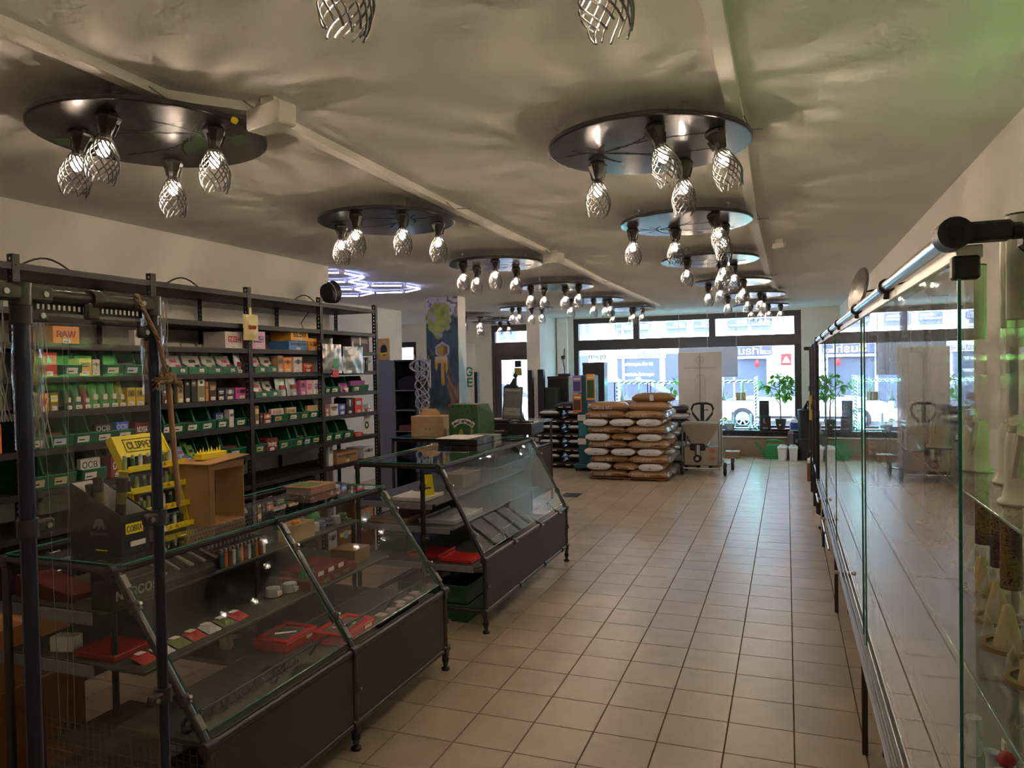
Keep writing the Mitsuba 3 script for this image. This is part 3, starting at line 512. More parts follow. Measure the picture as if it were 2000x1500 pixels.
# black drawer cabinets under the lowest shelf
HANDLE = mat((.6, .6, .6), .3, 1.0); DRAWER = mat((.02, .02, .024), .42)
for n, (y0, y1, lab) in enumerate(((2.70, 3.02, 'black drawer cabinet with a white tag, behind the glass screen'), (3.05, 3.49, 'black drawer cabinet half hidden by the slanted black box'), (3.60, 3.96, 'black drawer cabinet behind the cardboard frame'), (4.00, 4.39, 'black drawer cabinet seen beside the cardboard frame'),
        (4.50, 4.76, 'black drawer cabinet nearest the post with the hanging bag'), (4.80, 5.03, 'black drawer cabinet in the middle of its bay'), (5.06, 5.29, 'black drawer cabinet nearest the bay with foil bags'))):
    t = Thing('drawer_cabinet', lab, 'drawer cabinet', 'black drawer cabinets under the racks'); t.part('carcass', box(-4.15, -3.79, y0, y1, 0.0, .86), DRAWER)
    for q in range(7):
        z = .10 + q * .107; ym = (y0 + y1) / 2
        dr_ = t.part('drawer', cbox(-3.79, -3.765, y0 + .008, y1 - .008, z, z + .099, .004), DRAWER)
        t.part('handle', tube([(-3.765, ym - .035, z + .055), (-3.742, ym - .03, z + .052), (-3.742, ym + .03, z + .052), (-3.765, ym + .035, z + .055)], .0035, 5), HANDLE, parent=dr_)
        if n >= 4 and (q + n) % 4: t.part('sticker', box(-3.765, -3.7645, y0 + .03, y0 + .042, z + .07, z + .085), YELLOW, parent=dr_)
        if n == 0 and q == 6: t.part('name_tag', box(-3.765, -3.764, y0 + .10, y0 + .22, z + .06, z + .092), LABELW, parent=dr_)
# lowest goods of the end bay
for lab, y0, y1, z, h, c in (('white patterned carton on the floor of the bay with foil bags', 5.42, 5.55, 0.0, .42, (200, 195, 190)), ('cardboard carton on the floor of the bay with foil bags', 5.58, 5.80, 0, .40, (150, 112, 75)), ('large brown board box on the floor at the end of the racks', 5.83, 6.19, 0, .52, (120, 80, 55)), ('pale carton on the ninth shelf of the bay with foil bags', 5.60, 5.85, .6, .12, (190, 180, 170)), ('dark camera case on the ninth shelf, end bay', 5.40, 5.57, .6, .13, (30, 30, 34))):
    put_carton(lab, y0, y1, z, h, c, '', None, 'cartons on the racks')
t = Thing('picture_disc', 'pale card with a round black emblem leaning at the end of the racks', 'card'); t.part('card', rot(cbox(-3.80, -3.797, 6.08, 6.19, 1.145, 1.335, .001), -8, (1, 0, 0), (-3.8, 6.13, 1.14)), LABELW)
t.part('emblem', rot(tf(extrude(Point(0, 0).buffer(.035).difference(Point(0, 0).buffer(.018)), .001), frame((-3.797, 6.13, 1.23), (0, 1, 0), (0, 0, 1))), -8, (1, 0, 0), (-3.8, 6.13, 1.14)), INK)
# things hanging on the posts and standing on top
FOIL = mat((.36, .365, .36), .24, .85)
def hang_bag(name, label, x, y0, y1, z0, z1, m, seed):
    t = Thing(name, label, 'bag'); bm = pouch(y0, y1, z0, z1 - z0, x, .02, 0, seed).subdivide(); bm.vertices[:, 0] += .016 * (meshkit.fbm(bm.vertices * 22, 3, seed) - .5); t.part('bag_body', bm, m, 25); t.part('hanging_strip', box(x - .012, x - .009, (y0 + y1) / 2 - .012, (y0 + y1) / 2 + .012, z1 - .01, z1 + .05), m); return t
t = hang_bag('foil_bag', 'silver foil bag with green and red corner hanging from the rack', -3.68, 5.292, 5.576, 1.735, 1.988, FOIL, 3); t.part('green_corner', box(-3.682, -3.676, 5.43, 5.50, 1.78, 1.86), mat(srgb(40, 140, 80), .4)); t.part('red_corner', box(-3.682, -3.676, 5.42, 5.51, 1.70, 1.765), mat(srgb(190, 40, 50), .4))
hang_bag('foil_bag', 'plain silver foil bag hanging at the end of the racks', -3.68, 5.6, 5.929, 1.731, 1.972, FOIL, 8)
t = hang_bag('paper_bag', 'small yellow bag with red lettering hanging on a rack post', -3.69, 4.34, 4.50, 1.99, 2.18, mat(srgb(205, 185, 120), .4), 5); t.part('lettering', text('RAW', .03, (-3.683, 4.42, 2.085), (0, 1, 0), depth=.006, width=.075), mat(srgb(170, 40, 30), .5))
t = Thing('speaker', 'small black loudspeaker standing on top of the rack', 'speaker'); t.part('cabinet', mv(rot(tf(hull([(x, y, z) for y, r in ((-.06, .07), (.06, .085)) for a in np.linspace(0, 2 * np.pi, 17)[:-1] for x, z in [(r * math.cos(a), r * 1.25 * math.sin(a))]]), np.eye(4)), 12, (1, 0, 0)), (-3.93, 5.78, 2.475)), mat((.012, .012, .014), .5), 40)
t.part('front_stripe', mv(rot(tube([(.09 * math.sin(a) - .005, -.03, .108 * math.cos(a)) for a in np.linspace(-1.2, 2.3, 14)], .003, 5), 12, (1, 0, 0)), (-3.93, 5.78, 2.475)), LABELW); t.part('foot', box(-4.0, -3.86, 5.7, 5.86, 2.34, 2.36), BLACK)
single('speaker_cable', 'thin black cable hanging from the loudspeaker behind the end rack', 'cable', tube([(-4.10, 5.73, 2.36), (-4.13, 5.72, 2.30), (-4.20, 5.70, 2.2), (-4.2, 5.78, 2.1), (-4.19, 5.70, 1.95)], .004, 5), BLACK)
for n, (y, lab) in enumerate(((2.75, 'behind the glass screen'), (3.72, 'over the display trays'), (5.05, 'beside the loudspeaker'))):
    single('cable_loop', 'black cable arching over the top rack shelf ' + lab, 'cable', tube([(-3.78, y + s * .28, 2.343 + .05 * math.sin(math.pi * s)) for s in np.linspace(0, 1, 9)], .005, 6), BLACK, True)

# ---------------------------------------------------------------- painted column
PX0, PX1, PY0, PY1 = -4.85, -4.35, 9.5, 9.76
pl = struct('pillar', box(PX0, PX1, PY0, PY1, 0, H - .001), 'wall_paint', 'square column with a painted mural')
def mural(p, n, uv):
    u, v = (p.x - PX0) / (PX1 - PX0), (p.z - .8) / 2.0
    wob = 0.10 * (mikit.fbm(p.x * 9, p.z * 9, 1.0, 3) - .5)
    uu, vv = u + wob, v + wob
    c = mikit.mix((.030, .050, .070), (.10, .155, .18), mikit.fbm(p.x * 14, p.z * 7, 3.0, 3))
    top = sm(.86, .92, vv + .04 * mikit.noise(u * 14, 2)); c = mikit.mix(c, (.55, .53, .56), top)
    dots = sm(.62, .66, mikit.noise(p.x * 26, p.z * 26, 8)); c = mikit.mix(c, (.22, .21, .25), dots * top)
    low = sm(.24, .12, vv); c = mikit.mix(c, mikit.mix((.30, .36, .24), (.62, .62, .68), mikit.fbm(p.x * 16, p.z * 16, 7.0, 3)), low * .8)
    tr = sm(.10, .04, dr.abs(uu - (.52 + .75 * dr.maximum(.62 - vv, 0) + .02))) * sm(.66, .60, vv)
    tr2 = sm(.2, .1, dr.abs(uu - (.95 - .2 * vv))) * sm(.42, .36, vv) * sm(.05, .15, vv)
    bark = mikit.mix((.09, .05, .04), (.34, .24, .17), mikit.noise(p.x * 55 + p.z * 22, p.z * 5, 4)); c = mikit.mix(c, bark, dr.maximum(tr, tr2))
    blob = dr.square((uu - .40) / .40) + dr.square((vv - .835) / .12)
    leaf = sm(1.05, .85, blob + .5 * (mikit.fbm(p.x * 20, p.z * 20, 5.0, 3) - .5)); lc = mikit.mix((.16, .26, .05), (.48, .56, .10), mikit.fbm(p.x * 12, p.z * 12, 6.0, 3)); gap = sm(.56, .62, mikit.noise(p.x * 24, p.z * 24, 9)) * .75
    c = mikit.mix(c, mikit.mix(lc, (.42, .40, .45), gap), leaf)
    hx_ = dr.maximum(dr.abs(u - .50) * .9, dr.maximum(dr.abs((u - .50) * .5 + (v - .615) * 3.2), dr.abs((u - .50) * .5 - (v - .615) * 3.2)))
    c = mikit.mix(c, (.46, .43, .52), sm(.205, .19, hx_)); c = mikit.mix(c, mikit.mix((.42, .30, .08), (.22, .13, .03), sm(.5, .6, u)), sm(.155, .14, hx_))
    drip = dr.minimum(dr.abs(u - .50) / .055 + dr.maximum(.38 - v, 0) * 40, dr.minimum(dr.abs(u - .62) / .04 + dr.maximum(.47 - v, 0) * 40, dr.abs(u - .30) / .045 + dr.maximum(.49 - v, 0) * 40))
    hon = dr.maximum(sm(1.1, .9, drip) * sm(.555, .545, v), sm(.20, .185, dr.abs(u - .46)) * sm(.028, .02, dr.abs(v - .545)))
    c = mikit.mix(c, mikit.mix((.60, .40, .08), (.72, .60, .40), sm(.52, .56, v)), hon)
    return c
scene['mural_paint'] = {'type': 'principled', 'base_color': mikit.proc(mural), 'roughness': .55}
def side_paint(p, n, uv):
    f = mikit.fbm(p.y * 6 + p.z * 1.5, p.z * 1.4, 2.0, 3); s = sm(2.45, 2.1, p.z)
    return mikit.mix((.62, .60, .55), mikit.mix((.20, .34, .40), (.58, .66, .66), sm(.3, .7, f)), s)
scene['side_paint'] = {'type': 'principled', 'base_color': mikit.proc(side_paint), 'roughness': .55}
pl.part('mural', box(PX0, PX1, PY0 - .003, PY0, 0, H - .002), 'mural_paint'); pl.part('side_mural', box(PX1, PX1 + .003, PY0, PY1, 0, H - .002), 'side_paint')
t = Thing('wall_sign', 'white board with green letters beyond the painted column', 'sign'); TEAL = mat(srgb(35, 120, 100), .6)
t.part('board', cbox(-7.0, -6.42, 14.915, 14.945, .3, 2.32, .004), WHITE)
t.part('letter', text('G', .19, (-6.579, 14.915, 1.698), (1, 0, 0), depth=.004, bold=True), TEAL); t.part('letter', text('E', .19, (-6.567, 14.915, 1.46), (1, 0, 0), depth=.004, bold=True), TEAL)

# grey cabinet and dark shelves in the alcove
t = Thing('shelf_cabinet', 'grey-sided cabinet with black open shelves beside the painted column', 'cabinet'); CG = mat(srgb(112, 114, 112), .5); yc = 8.6
ax, bx_, cx_ = -5.191, -4.879, -4.559; zt = 1.888
t.part('door_panel', cbox(ax, bx_, yc, yc + .03, .02, zt, .004), CG); t.part('carcass', cat(box(ax, bx_, yc + .03, yc + .4, 0, zt), box(bx_, cx_, yc + .38, yc + .40, 0, zt), box(cx_ - .02, cx_, yc, yc + .38, 0, zt)), BLACK); t.part('top', cbox(bx_, cx_, yc, yc + .4, zt - .025, zt, .003), BLACK)
for py in (1.489, 1.226, 0.948, .5, .1): t.part('shelf', cbox(bx_, cx_ - .02, yc + .01, yc + .38, py - .015, py, .002), mat((.16, .16, .17), .5))
single('black_cloth', 'rumpled black cloth in the top shelf of the cabinet', 'cloth', hull([(bx_ + .02 + .38 * i / 9, yc + .06 + .04 * ((i * 3) % 4), 1.489 + (.005 if k == 0 else .13 + .06 * math.sin(i * 2.1))) for i in range(10) for k in (0, 1)] + [(bx_ + .1, yc + .3, 1.489 + .2), (bx_ + .3, yc + .3, 1.489 + .005)]), mat((.012, .012, .014), .8), 40)
single('folder', 'red-brown folder lying on the lower shelf of the cabinet', 'folder', cbox(bx_ + .03, cx_ - .06, yc + .04, yc + .33, 0.948 + .002, 0.948 + .07, .005), mat((.15, .04, .035), .6))
t = Thing('wooden_sign', 'wooden board with a dark round emblem standing on the grey cabinet', 'sign'); wx0, wx1 = -5.18, -4.999
t.part('board', cbox(wx0, wx1, 8.69, 8.72, zt, zt + .30, .01), mat(srgb(196, 150, 85), .6)); t.part('emblem', tf(extrude(affinity.scale(Point(0, 0).buffer(.05, 12), 1, 1.45), .003), frame(((wx0 + wx1) / 2 + .01, 8.69, zt + .14), (1, 0, 0), (0, 0, 1))), INK); t.part('emblem_band', tf(extrude(Polygon([(-.05, -.035), (.05, -.02), (.05, .0), (-.05, -.01)]), .004), frame(((wx0 + wx1) / 2 + .01, 8.687, zt + .11), (1, 0, 0), (0, 0, 1))), YELLOW)
t = Thing('cable_stand', 'thin black stand with white cables hung over it before the column', 'stand'); sx = -4.421; 
for x in (-4.421, -4.325): t.part('upright', cbox(x - .012, x + .012, 8.45, 8.474, 0, 1.874, .002), BLACKM)
for q in range(5): t.part('cross_bar', box(-4.421, -4.325, 8.455, 8.468, .3 + .36 * q, .315 + .36 * q), BLACKM)
zc = 1.874
for q in range(5):
    r2 = np.random.default_rng(40 + q); pts = [(sx + .05 + .10 * math.sin(a * 1.3 + q * 1.7) * (1 if a < 6 else .6), 8.43 - .008 * q, zc + .02 - a * .10 + .03 * math.sin(a * 2.3 + q)) for a in np.linspace(-.3, 9 - q * .7, 40)]
    t.part('cable', tube(pts, .006, 5), mat((.5, .5, .5), .5), True)
single('cable_coil', 'coil of white cable on top of the thin black stand', 'cable', cat(*[tube([(sx + .02 + (.11 + .008 * k) * math.cos(a), 8.42 - .01 * k, zc - .07 + .075 * math.sin(a)) for a in np.linspace(0, 2 * np.pi, 22)], .005, 5) for k in range(4)]), mat((.5, .5, .5), .5), True)
t = Thing('leaf_ornament', 'curled dark green leaf ornament at the edge of the column', 'ornament'); t.part('leaf', tube([(sx + .16 + .035 * math.sin(a * 1.4), 8.43, zc + .02 + a * .055) for a in np.linspace(0, 4, 14)], np.linspace(.022, .003, 14), 6), mat((.04, .08, .05), .5), True); t.part('stalk', cyl((sx + .16, 8.43, zc - .35), (sx + .16, 8.43, zc + .03), .008, 6), mat((.5, .5, .48), .5))

# black boards leaning beside the door and the pier
for n, (xa, xb, y, zz, lab) in enumerate(((-6.196, -6.125, 14.3, 1.686, 'tall narrow black post standing beside the sign with green letters'), (-4.713, -4.629, 13.5, 1.712, 'tall black board on the door side of the white pier'), (-4.514, -4.399, 13.5, 1.718, 'tall black board on the window side of the white pier'))):
    t = Thing('tall_board', lab, 'board', 'tall black boards by the pier'); t.part('board', cbox(xa, xb, y, y + .12, 0, zz, .004), BLACK); t.part('end_cap', cbox(xa - .001, xb + .001, y - .001, y + .121, zz - .02, zz + .002, .002), BLACKM)
for n, (a, b, y, z1, lab, c) in enumerate(((-4.444, -4.023, 13.9, 1.58, 'large black carton behind the stack of black sacks', (.014, .014, .016)), (-4.421, -4.172, 13.6, 1.368, 'lower dark carton before the large black carton', (.02, .03, .034)), (-3.764, -3.332, 14.05, 1.838, 'tall black case standing before the shop window', (.014, .015, .02)))):
    t = Thing('black_case', lab, 'case'); t.part('case_body', cbox(a, b, y, y + .3, 0, z1, .012), mat(c, .4)); t.part('lid_edge', cbox(a - .003, b + .003, y - .003, y + .303, z1 - .05, z1, .004), mat((.03, .03, .034), .4))
    if n == 0:
        t.part('white_face', box(b, b + .16, y + .05, y + .28, .9, z1 - .02), mat(srgb(190, 205, 225), .4)); t.part('top_case', cbox(b - .2, b + .05, y, y + .2, z1, z1 + .05, .005), BLACK)
single('cable_pair', 'black cables and plug hanging on the wall left of the shop window', 'cable', cat(tube([(-4.36, 14.85, 2.15), (-4.37, 14.84, 2.0), (-4.40, 14.84, 1.9), (-4.37, 14.85, 1.75), (-4.345, 14.85, 1.2)], .008, 5), cbox(-4.43, -4.35, 14.82, 14.856, 1.93, 2.0, .01), tube([(-4.52, 14.94, 2.3), (-4.52, 14.94, 1.2)], .006, 5)), BLACK)

# ---------------------------------------------------------------- sacks
def sack(L, Wd, h, seed, sag=0.0):
    r2 = np.random.default_rng(seed); nu, nv = 12, 10; v = []
    for i in range(nu):
        u = i / (nu - 1) * 2 - 1; tap = (1 - abs(u) ** 4) ** .5 if abs(u) < .999 else 0.0; hh = max(.07, tap)
        for j in range(nv):
            a = 2 * np.pi * j / nv + np.pi / nv; ca, sa = math.cos(a), math.sin(a); q = (abs(ca) ** 3.2 + abs(sa) ** 3.2) ** (-1 / 3.2)
            jit = r2.uniform(.965, 1.03)
            v.append((u * L / 2 + (.008 * math.sin(j * 2 + seed) if abs(u) > .9 else 0), ca * q * Wd / 2 * (.82 + .18 * hh) * jit, h / 2 + sa * q * h / 2 * (.25 + .75 * hh) * jit - (h * .12 * (1 - hh))))
    f = []
    for i in range(nu - 1):
        for j in range(nv):
            a, b, c, d = i * nv + j, i * nv + (j + 1) % nv, (i + 1) * nv + (j + 1) % nv, (i + 1) * nv + j; f += [(a, c, b), (a, d, c)]
    n = len(v); v += [(-L / 2, 0, h * .4), (L / 2, 0, h * .4)]; e = (nu - 1) * nv
    f += [(n, j, (j + 1) % nv) for j in range(nv)] + [(n + 1, e + (j + 1) % nv, e + j) for j in range(nv)]
    m = trimesh.Trimesh(v, f, process=False); return m
BROWN = [mat(srgb(160, 122, 80), .36, 0, .5, .6), mat(srgb(148, 110, 70), .36, 0, .5, .6), mat(srgb(168, 130, 90), .36, 0, .5, .6)]; SWHITE = mat(srgb(214, 208, 200), .45); SBLACK = mat((.016, .016, .018), .35, 0, .5, .3); SFOIL = mat((.5, .55, .58), .25, .6)
ppx = T()
gx, gy = -2.92, 11.10
pt = Thing('pallet', 'wooden pallet under the brown sacks', 'pallet')
for q in range(5): pt.part('plank', cbox(gx + .02, gx + 1.18, gy + .06 + q * .27, gy + .18 + q * .27, .02, .04, .002), CARD2)
for q in range(3): pt.part('block', box(gx + .02 + q * .53, gx + .12 + q * .53, gy + .08, gy + 1.2, .0, .02), CARD2)
LAYH = .113; rows = []
ROWN = ['bottom', 'second', 'third', 'fourth', 'fifth', 'sixth', 'seventh', 'eighth', 'ninth', 'top']
sd = 0
for r in range(9):
    z = .04 + r * LAYH; side = (r % 2 == 0)
    jx = (.02, -.03, .03, -.06, .03, -.05, .0, -.07, -.02)[r]
    if side:    # long side faces the viewer, two sacks wide
        lay = [(gx + .30 + jx, gy + .20, 0, .62, .40, 1), (gx + .90 + jx, gy + .20, 0, .62, .40, 1), (gx + .30 + jx, gy + .62, 0, .62, .42, 0), (gx + .9 + jx, gy + .62, 0, .62, .42, 0), (gx + .3 + jx, gy + 1.04, 0, .62, .42, 0), (gx + .9 + jx, gy + 1.04, 0, .62, .42, 0)]
    else:       # ends face the viewer, three sacks wide
        lay = [(gx + .20 + jx + q * .41, gy + .32 + k * .62, 90, .62, .41, 1 if k == 0 else 0) for q in range(3) for k in range(2)]
    nf = 0
    for (cx, cy, a, L, Wd, front) in lay:
        sd += 1; nf += front; r2 = np.random.default_rng(sd); cx += r2.uniform(-.015, .015); cy += r2.uniform(-.018, .012); lab = f'brown sack, {ORD[nf - 1]} of its row, {ROWN[r]} row of the pallet stack' if front else f'brown sack, {ROWN[r]} row, {"last" if cy > gy + .8 else "middle"} line, {"tower side" if cx < gx + .45 else "machine side" if cx > gx + .75 else "centre"} of the pallet stack'
        white_end = (not side) and front and ((r * 3 + nf) % 4 != 1)
        if white_end: lab = f'brown sack with white end, {ORD[nf - 1]} in the {ROWN[r]} row of the pallet stack'
        t = Thing('sack', lab, 'sack', 'brown sacks on the pallet'); m = sack(L, Wd, LAYH * 1.13, sd); M = rot(m, a + r2.uniform(-2.5, 2.5)); M.apply_translation((cx, cy, z)); t.part('sack_body', M, BROWN[sd % 3], 60)
        if side and front:
            t.part('lettering', text('Cocos Mix', .046, (cx - .08, cy - Wd / 2 - .012, z + LAYH * .52), (1, 0, .02), (0, -.12, 1), .006, width=.27), SWHITE); t.part('small_print', text('BASIC', .026, (cx + .17, cy - Wd / 2 - .01, z + LAYH * .52), (1, 0, .02), (0, -.12, 1), .006, width=.09), mat(srgb(120, 80, 45), .5))
        if cx > gx + .75 + jx and r % 3 != 1:
            e = (rot(sack(.12, Wd * .8, LAYH * .9, sd + 800), 0 if side else 90)); e.apply_translation((cx + (L / 2 - .03 if side else Wd / 2 - .02), cy, z + .006)); t.part('clear_wrap', e, SFOIL, 40)
        if white_end:
            e = rot(sack(.10, Wd * .9, LAYH * .98, sd + 500), 90); e.apply_translation((cx, cy - L / 2 + .02, z + .004)); t.part('white_end', e, SWHITE, 60); t.part('end_mark', box(cx - .03, cx + .01, cy - L / 2 - .034, cy - L / 2 - .028, z + .04, z + .046), INK)
        elif (not side) and front:
            t.part('end_seam', box(cx - .14, cx + .14, cy - L / 2 + .0, cy - L / 2 + .02, z + .03, z + .042), SWHITE)
for n, (cx, cy, a, z, c) in enumerate(((gx + .30, gy + .27, 4, .04 + 9 * LAYH, 0), (gx + .62, gy + .72, -4, .04 + 9 * LAYH, 1), (gx + .95, gy + .27, -3, .04 + 9 * LAYH, 2), (gx + .64, gy + 1.14, 6, .04 + 9 * LAYH, 3), (gx + .99, gy + .32, 4, .04 + 9.0 * LAYH + .135, 2))):
    t = Thing('sack', ['brown sack on top of the pallet stack, at its corner by the teal tower', 'brown sack on top of the pallet stack, behind the front two', 'brown sack on top of the pallet stack, under the highest sack', 'pale clear sack lying on top of the pallet stack, at its back', 'highest brown sack on the pallet stack'][n], 'sack', 'brown sacks on the pallet')
    m = sack(.64, .40, .15, 900 + n); M = rot(m, a); M.apply_translation((cx, cy, z)); t.part('sack_body', M, SFOIL if c == 3 else BROWN[n % 3], 60)
    if n == 0: t.part('lettering', text('Cocos Mix', .05, (cx - .06, cy - .222, z + .065), (1, .14, -.02), (0, -.1, 1), .02, width=.3), SWHITE)
    if n == 4: t.part('end_seam', box(cx - .03, cx + .03, cy - .215, cy - .19, z + .03, z + .12), SWHITE)
for n in range(9):      # wrapped foil-sided sacks behind the pallet stack
    t = Thing('sack', f'dark sack with shiny wrap, {ROWN[n]} of the stack behind the brown sacks', 'sack', 'wrapped dark sacks behind the pallet'); m = rot(sack(.6, .38, .125, 700 + n), 90 + (n % 3) * 3); m.apply_translation((-1.79 + .02 * (n % 2), 12.98, n * .118)); t.part('sack_body', m, SBLACK, 60)
    e = rot(sack(.14, .37, .115, 720 + n), 90); e.apply_translation((-1.79 + .02 * (n % 2) + .03, 12.73, n * .118 + .004)); t.part('wrap', e, SFOIL if n % 2 else SBLACK, 50)
for n in range(9):      # black sacks
    z = n * .125
    for q in range(2):
        if n == 8 and q == 0: continue
        r2 = np.random.default_rng(1200 + n * 2 + q); t = Thing('black_sack', f'black soil sack, {ROWN[n]} row, {"wall" if q == 0 else "tower"} side of the black sack stack' if n < 8 else 'topmost black soil sack of the black sack stack', 'sack', 'black soil sacks')
        m = rot(sack(.60 if n % 2 == 0 else .42, .42, .145, 1000 + n * 2 + q), r2.uniform(-4, 4)); cx = -3.92 + q * .52 + (.03 if n % 2 else 0) + (-.12 if n == 8 else 0); m.apply_translation((cx, 12.45, z)); t.part('sack_body', m, SBLACK, 60)
        if n % 2: 
            e = sack(.34, .06, .05, 1100 + n * 2 + q); e.apply_translation((cx, 12.24, z + .075)); t.part('white_label', e, SWHITE, 60)
        else: t.part('print', cat(*[box(cx - .2 + .14 * k, cx - .12 + .14 * k, 12.222, 12.232, z + .06, z + .074) for k in range(3)]), LABELW)
# teal display tower with hanging packets
t = Thing('display_tower', 'teal cardboard display tower with colourful seed packets', 'display stand'); TEALC = mat(srgb(28, 88, 92), .55); dx0, dx1 = -3.303, -3.02
t.part('column', cbox(dx0, dx1, 12.0, 12.3, .12, 1.613, .006), TEALC); t.part('foot', cbox(dx0 - .08, dx1 + .05, 11.95, 12.35, .05, .12, .01), TEALC)
for xx in (dx0 - .04, dx1 + .02): t.part('caster', tf(lathe([(0, 0), (.025, 0), (.025, .02), (0, .02)], 10), frame((xx, 12.0, .025), (1, 0, 0), (0, 0, 1))), BLACK)
zt2 = 1.613
for q, (xa, ya, z0, z1, c, cb) in enumerate(((dx0 - .07, 11.93, zt2 - .30, zt2, (150, 130, 165), (70, 70, 120)), (dx0 - .07, 11.93, zt2 - .62, zt2 - .31, (196, 120, 60), (90, 50, 40)), (dx0 + .16, 11.95, zt2 - .42, zt2 + .02, (225, 150, 70), (40, 80, 45)), (dx0 + .17, 11.95, zt2 - .74, zt2 - .43, (110, 90, 130), (60, 110, 60)))):
    k = t.part('packet', rot(cbox(xa, xa + .15, ya, ya + .02, z0, z1, .006), 0), mat(srgb(*c), .45)); t.part('picture', box(xa + .015, xa + .135, ya - .002, ya, z0 + .04, z1 - .1), mat(srgb(*cb), .5), parent=k); t.part('title_strip', box(xa + .02, xa + .13, ya - .002, ya, z1 - .07, z1 - .045), LABELW, parent=k)
for zz in (.85, .45): t.part('price_panel', box(dx0 - .01, dx0 + .13, 11.992, 12.0, zz, zz + .10), LABELW)
t.part('printed_panel', box(dx0 + .01, dx0 + .14, 11.993, 12.0, .60, .82), mat(srgb(60, 120, 125), .5))
single('floor_plate', 'small dark metal plate set in the tiled floor', 'plate', cbox(-2.90, -2.66, 9.53, 9.84, .0005, .004, .001), mat((.06, .062, .065), .4, .6))

# ---------------------------------------------------------------- stainless machine, pallet truck, banner
t = Thing('trolley_machine', 'stainless steel hopper machine on a wheeled trolley', 'machine'); SS = mat((.45, .42, .38), .32, .9); mx0, mx1, my = -1.60, -1.00, 12.0
t.part('hopper', hull([(mx0 + .02, my, .80), (mx1 - .02, my, .80), (mx0 + .02, my + .5, .8), (mx1 - .02, my + .5, .8), (mx0 + .17, my + .05, .46), (mx1 - .2, my + .05, .46), (mx0 + .17, my + .4, .46), (mx1 - .2, my + .4, .46)]), SS); t.part('hopper_rim', cat(*[cbox(*a, .003) for a in ((mx0, mx1, my - .01, my + .01, .79, .82), (mx0, mx1, my + .5, my + .52, .79, .82), (mx0, mx0 + .02, my, my + .5, .79, .82), (mx1 - .02, mx1, my, my + .5, .79, .82))]), STEEL)
t.part('body_panel', cbox(mx0 + .03, mx1 - .03, my + .06, my + .46, .14, .44, .01), SS); t.part('outlet', cyl((mx0 + .25, my + .05, .47), (mx0 + .25, my + .03, .26), .045, 14), STEEL); t.part('motor', cyl((mx0 + .25, my - .02, .26), (mx0 + .25, my + .10, .26), .062, 18), BLACK); t.part('motor_hub', cyl((mx0 + .25, my - .03, .26), (mx0 + .25, my - .02, .26), .03, 14), STEEL)
t.part('guard', cbox(mx0 + .13, mx0 + .37, my + .03, my + .1, .38, .5, .02), BLACK)
for q in range(2): t.part('warning_label', box(mx0 + .44, mx0 + .52, my + .056, my + .06, .22 + .13 * q, .28 + .13 * q), mat(srgb(190, 110, 95), .5))
for x in (mx0 + .015, mx1 - .015):
    for y in (my + .02, my + .5): t.part('trolley_post', cyl((x, y, .08), (x, y, .8), .014, 10), STEEL)
for y in (my + .02, my + .5): t.part('trolley_rail', cyl((mx0, y, .10), (mx1, y, .10), .014, 10), STEEL)
t.part('push_handle', tube([(mx1 - .01, my + .5, .8), (mx1 + .0, my + .4, .86), (mx1 + .0, my + .05, .86), (mx1 - .01, my + .02, .8)], .014, 8), STEEL)
for x, y in ((mx0 - .03, my), (mx1 + .03, my), (mx0 - .03, my + .5), (mx1 + .10, my + .7)):
    w = t.part('wheel', tf(lathe([(.03, 0), (.1, .0), (.105, .02), (.1, .045), (.03, .045), (.03, 0)], 18), frame((x + .022, y, .105), (0, 1, 0), (0, 0, 1))), BLACK, 40); t.part('wheel_hub', cyl((x + .02, y, .105), (x + .072, y, .105), .03, 10), STEEL, parent=w)
t.part('axle', cyl((mx1 - .02, my + .5, .1), (mx1 + .1, my + .7, .105), .012, 8), STEEL)
t = Thing('pallet_truck', 'hand pallet truck with a black looped handle', 'pallet truck'); hx0, hy, hz0 = -1.288, 12.85, .86
cz = 0.948; hr = .185
lp = [(0, -.20), (-.06, -.15), (-.155, -.03), (-.18, .06), (-.15, .125), (-.08, .15), (.08, .15), (.15, .125), (.18, .06), (.155, -.03), (.06, -.15), (0, -.20)]
t.part('handle_loop', tube([(-1.352 + a * 1.0, hy, cz + b) for a, b in lp], .019, 8), BLACK, True); t.part('release_lever', cbox(-1.352, -1.352 + .10, hy - .01, hy + .01, cz + .03, cz + .045, .004), BLACK)
t.part('shaft', cyl((-1.352, hy, .2), (-1.352, hy, cz + .14), .03, 12), BLACK); t.part('pump', cyl((-1.352, hy, .08), (-1.352, hy, .34), .06, 14), RED)
for s in (-1, 1): t.part('fork', cbox(-1.352 + s * .19 - .075, -1.352 + s * .19 + .075, hy + .05, hy + .6, .06, .10, .01), RED)
for s in (-1, 1): t.part('wheel', tf(lathe([(.01, 0), (.08, 0), (.08, .05), (.01, .05)], 16), frame((-1.352 + s * .1, hy, .08), (0, 1, 0), (0, 0, 1))), BLACK)
t = Thing('roll_banner', 'cream roll-up banner with a faint ring emblem', 'banner'); bxa, bxb, byy = -1.848, -1.085, 13.6
t.part('sheet', cbox(bxa, bxb, byy, byy + .006, .06, 1.971, .001), mat(srgb(205, 196, 184), .7)); t.part('base', cbox(bxa - .01, bxb + .02, byy - .08, byy + .1, 0, .06, .012), mat((.45, .44, .42), .4, .5)); t.part('top_rail', cbox(bxa, bxb, byy - .006, byy + .012, 1.971, 1.989, .003), ALU)
FAINT = mat(srgb(178, 170, 160), .7); bc = (bxa + bxb) / 2
t.part('support_pole', cyl((bc, byy - .02, .05), (bc, byy - .02, 1.971), .006, 8), mat((.35, .33, .32), .5))
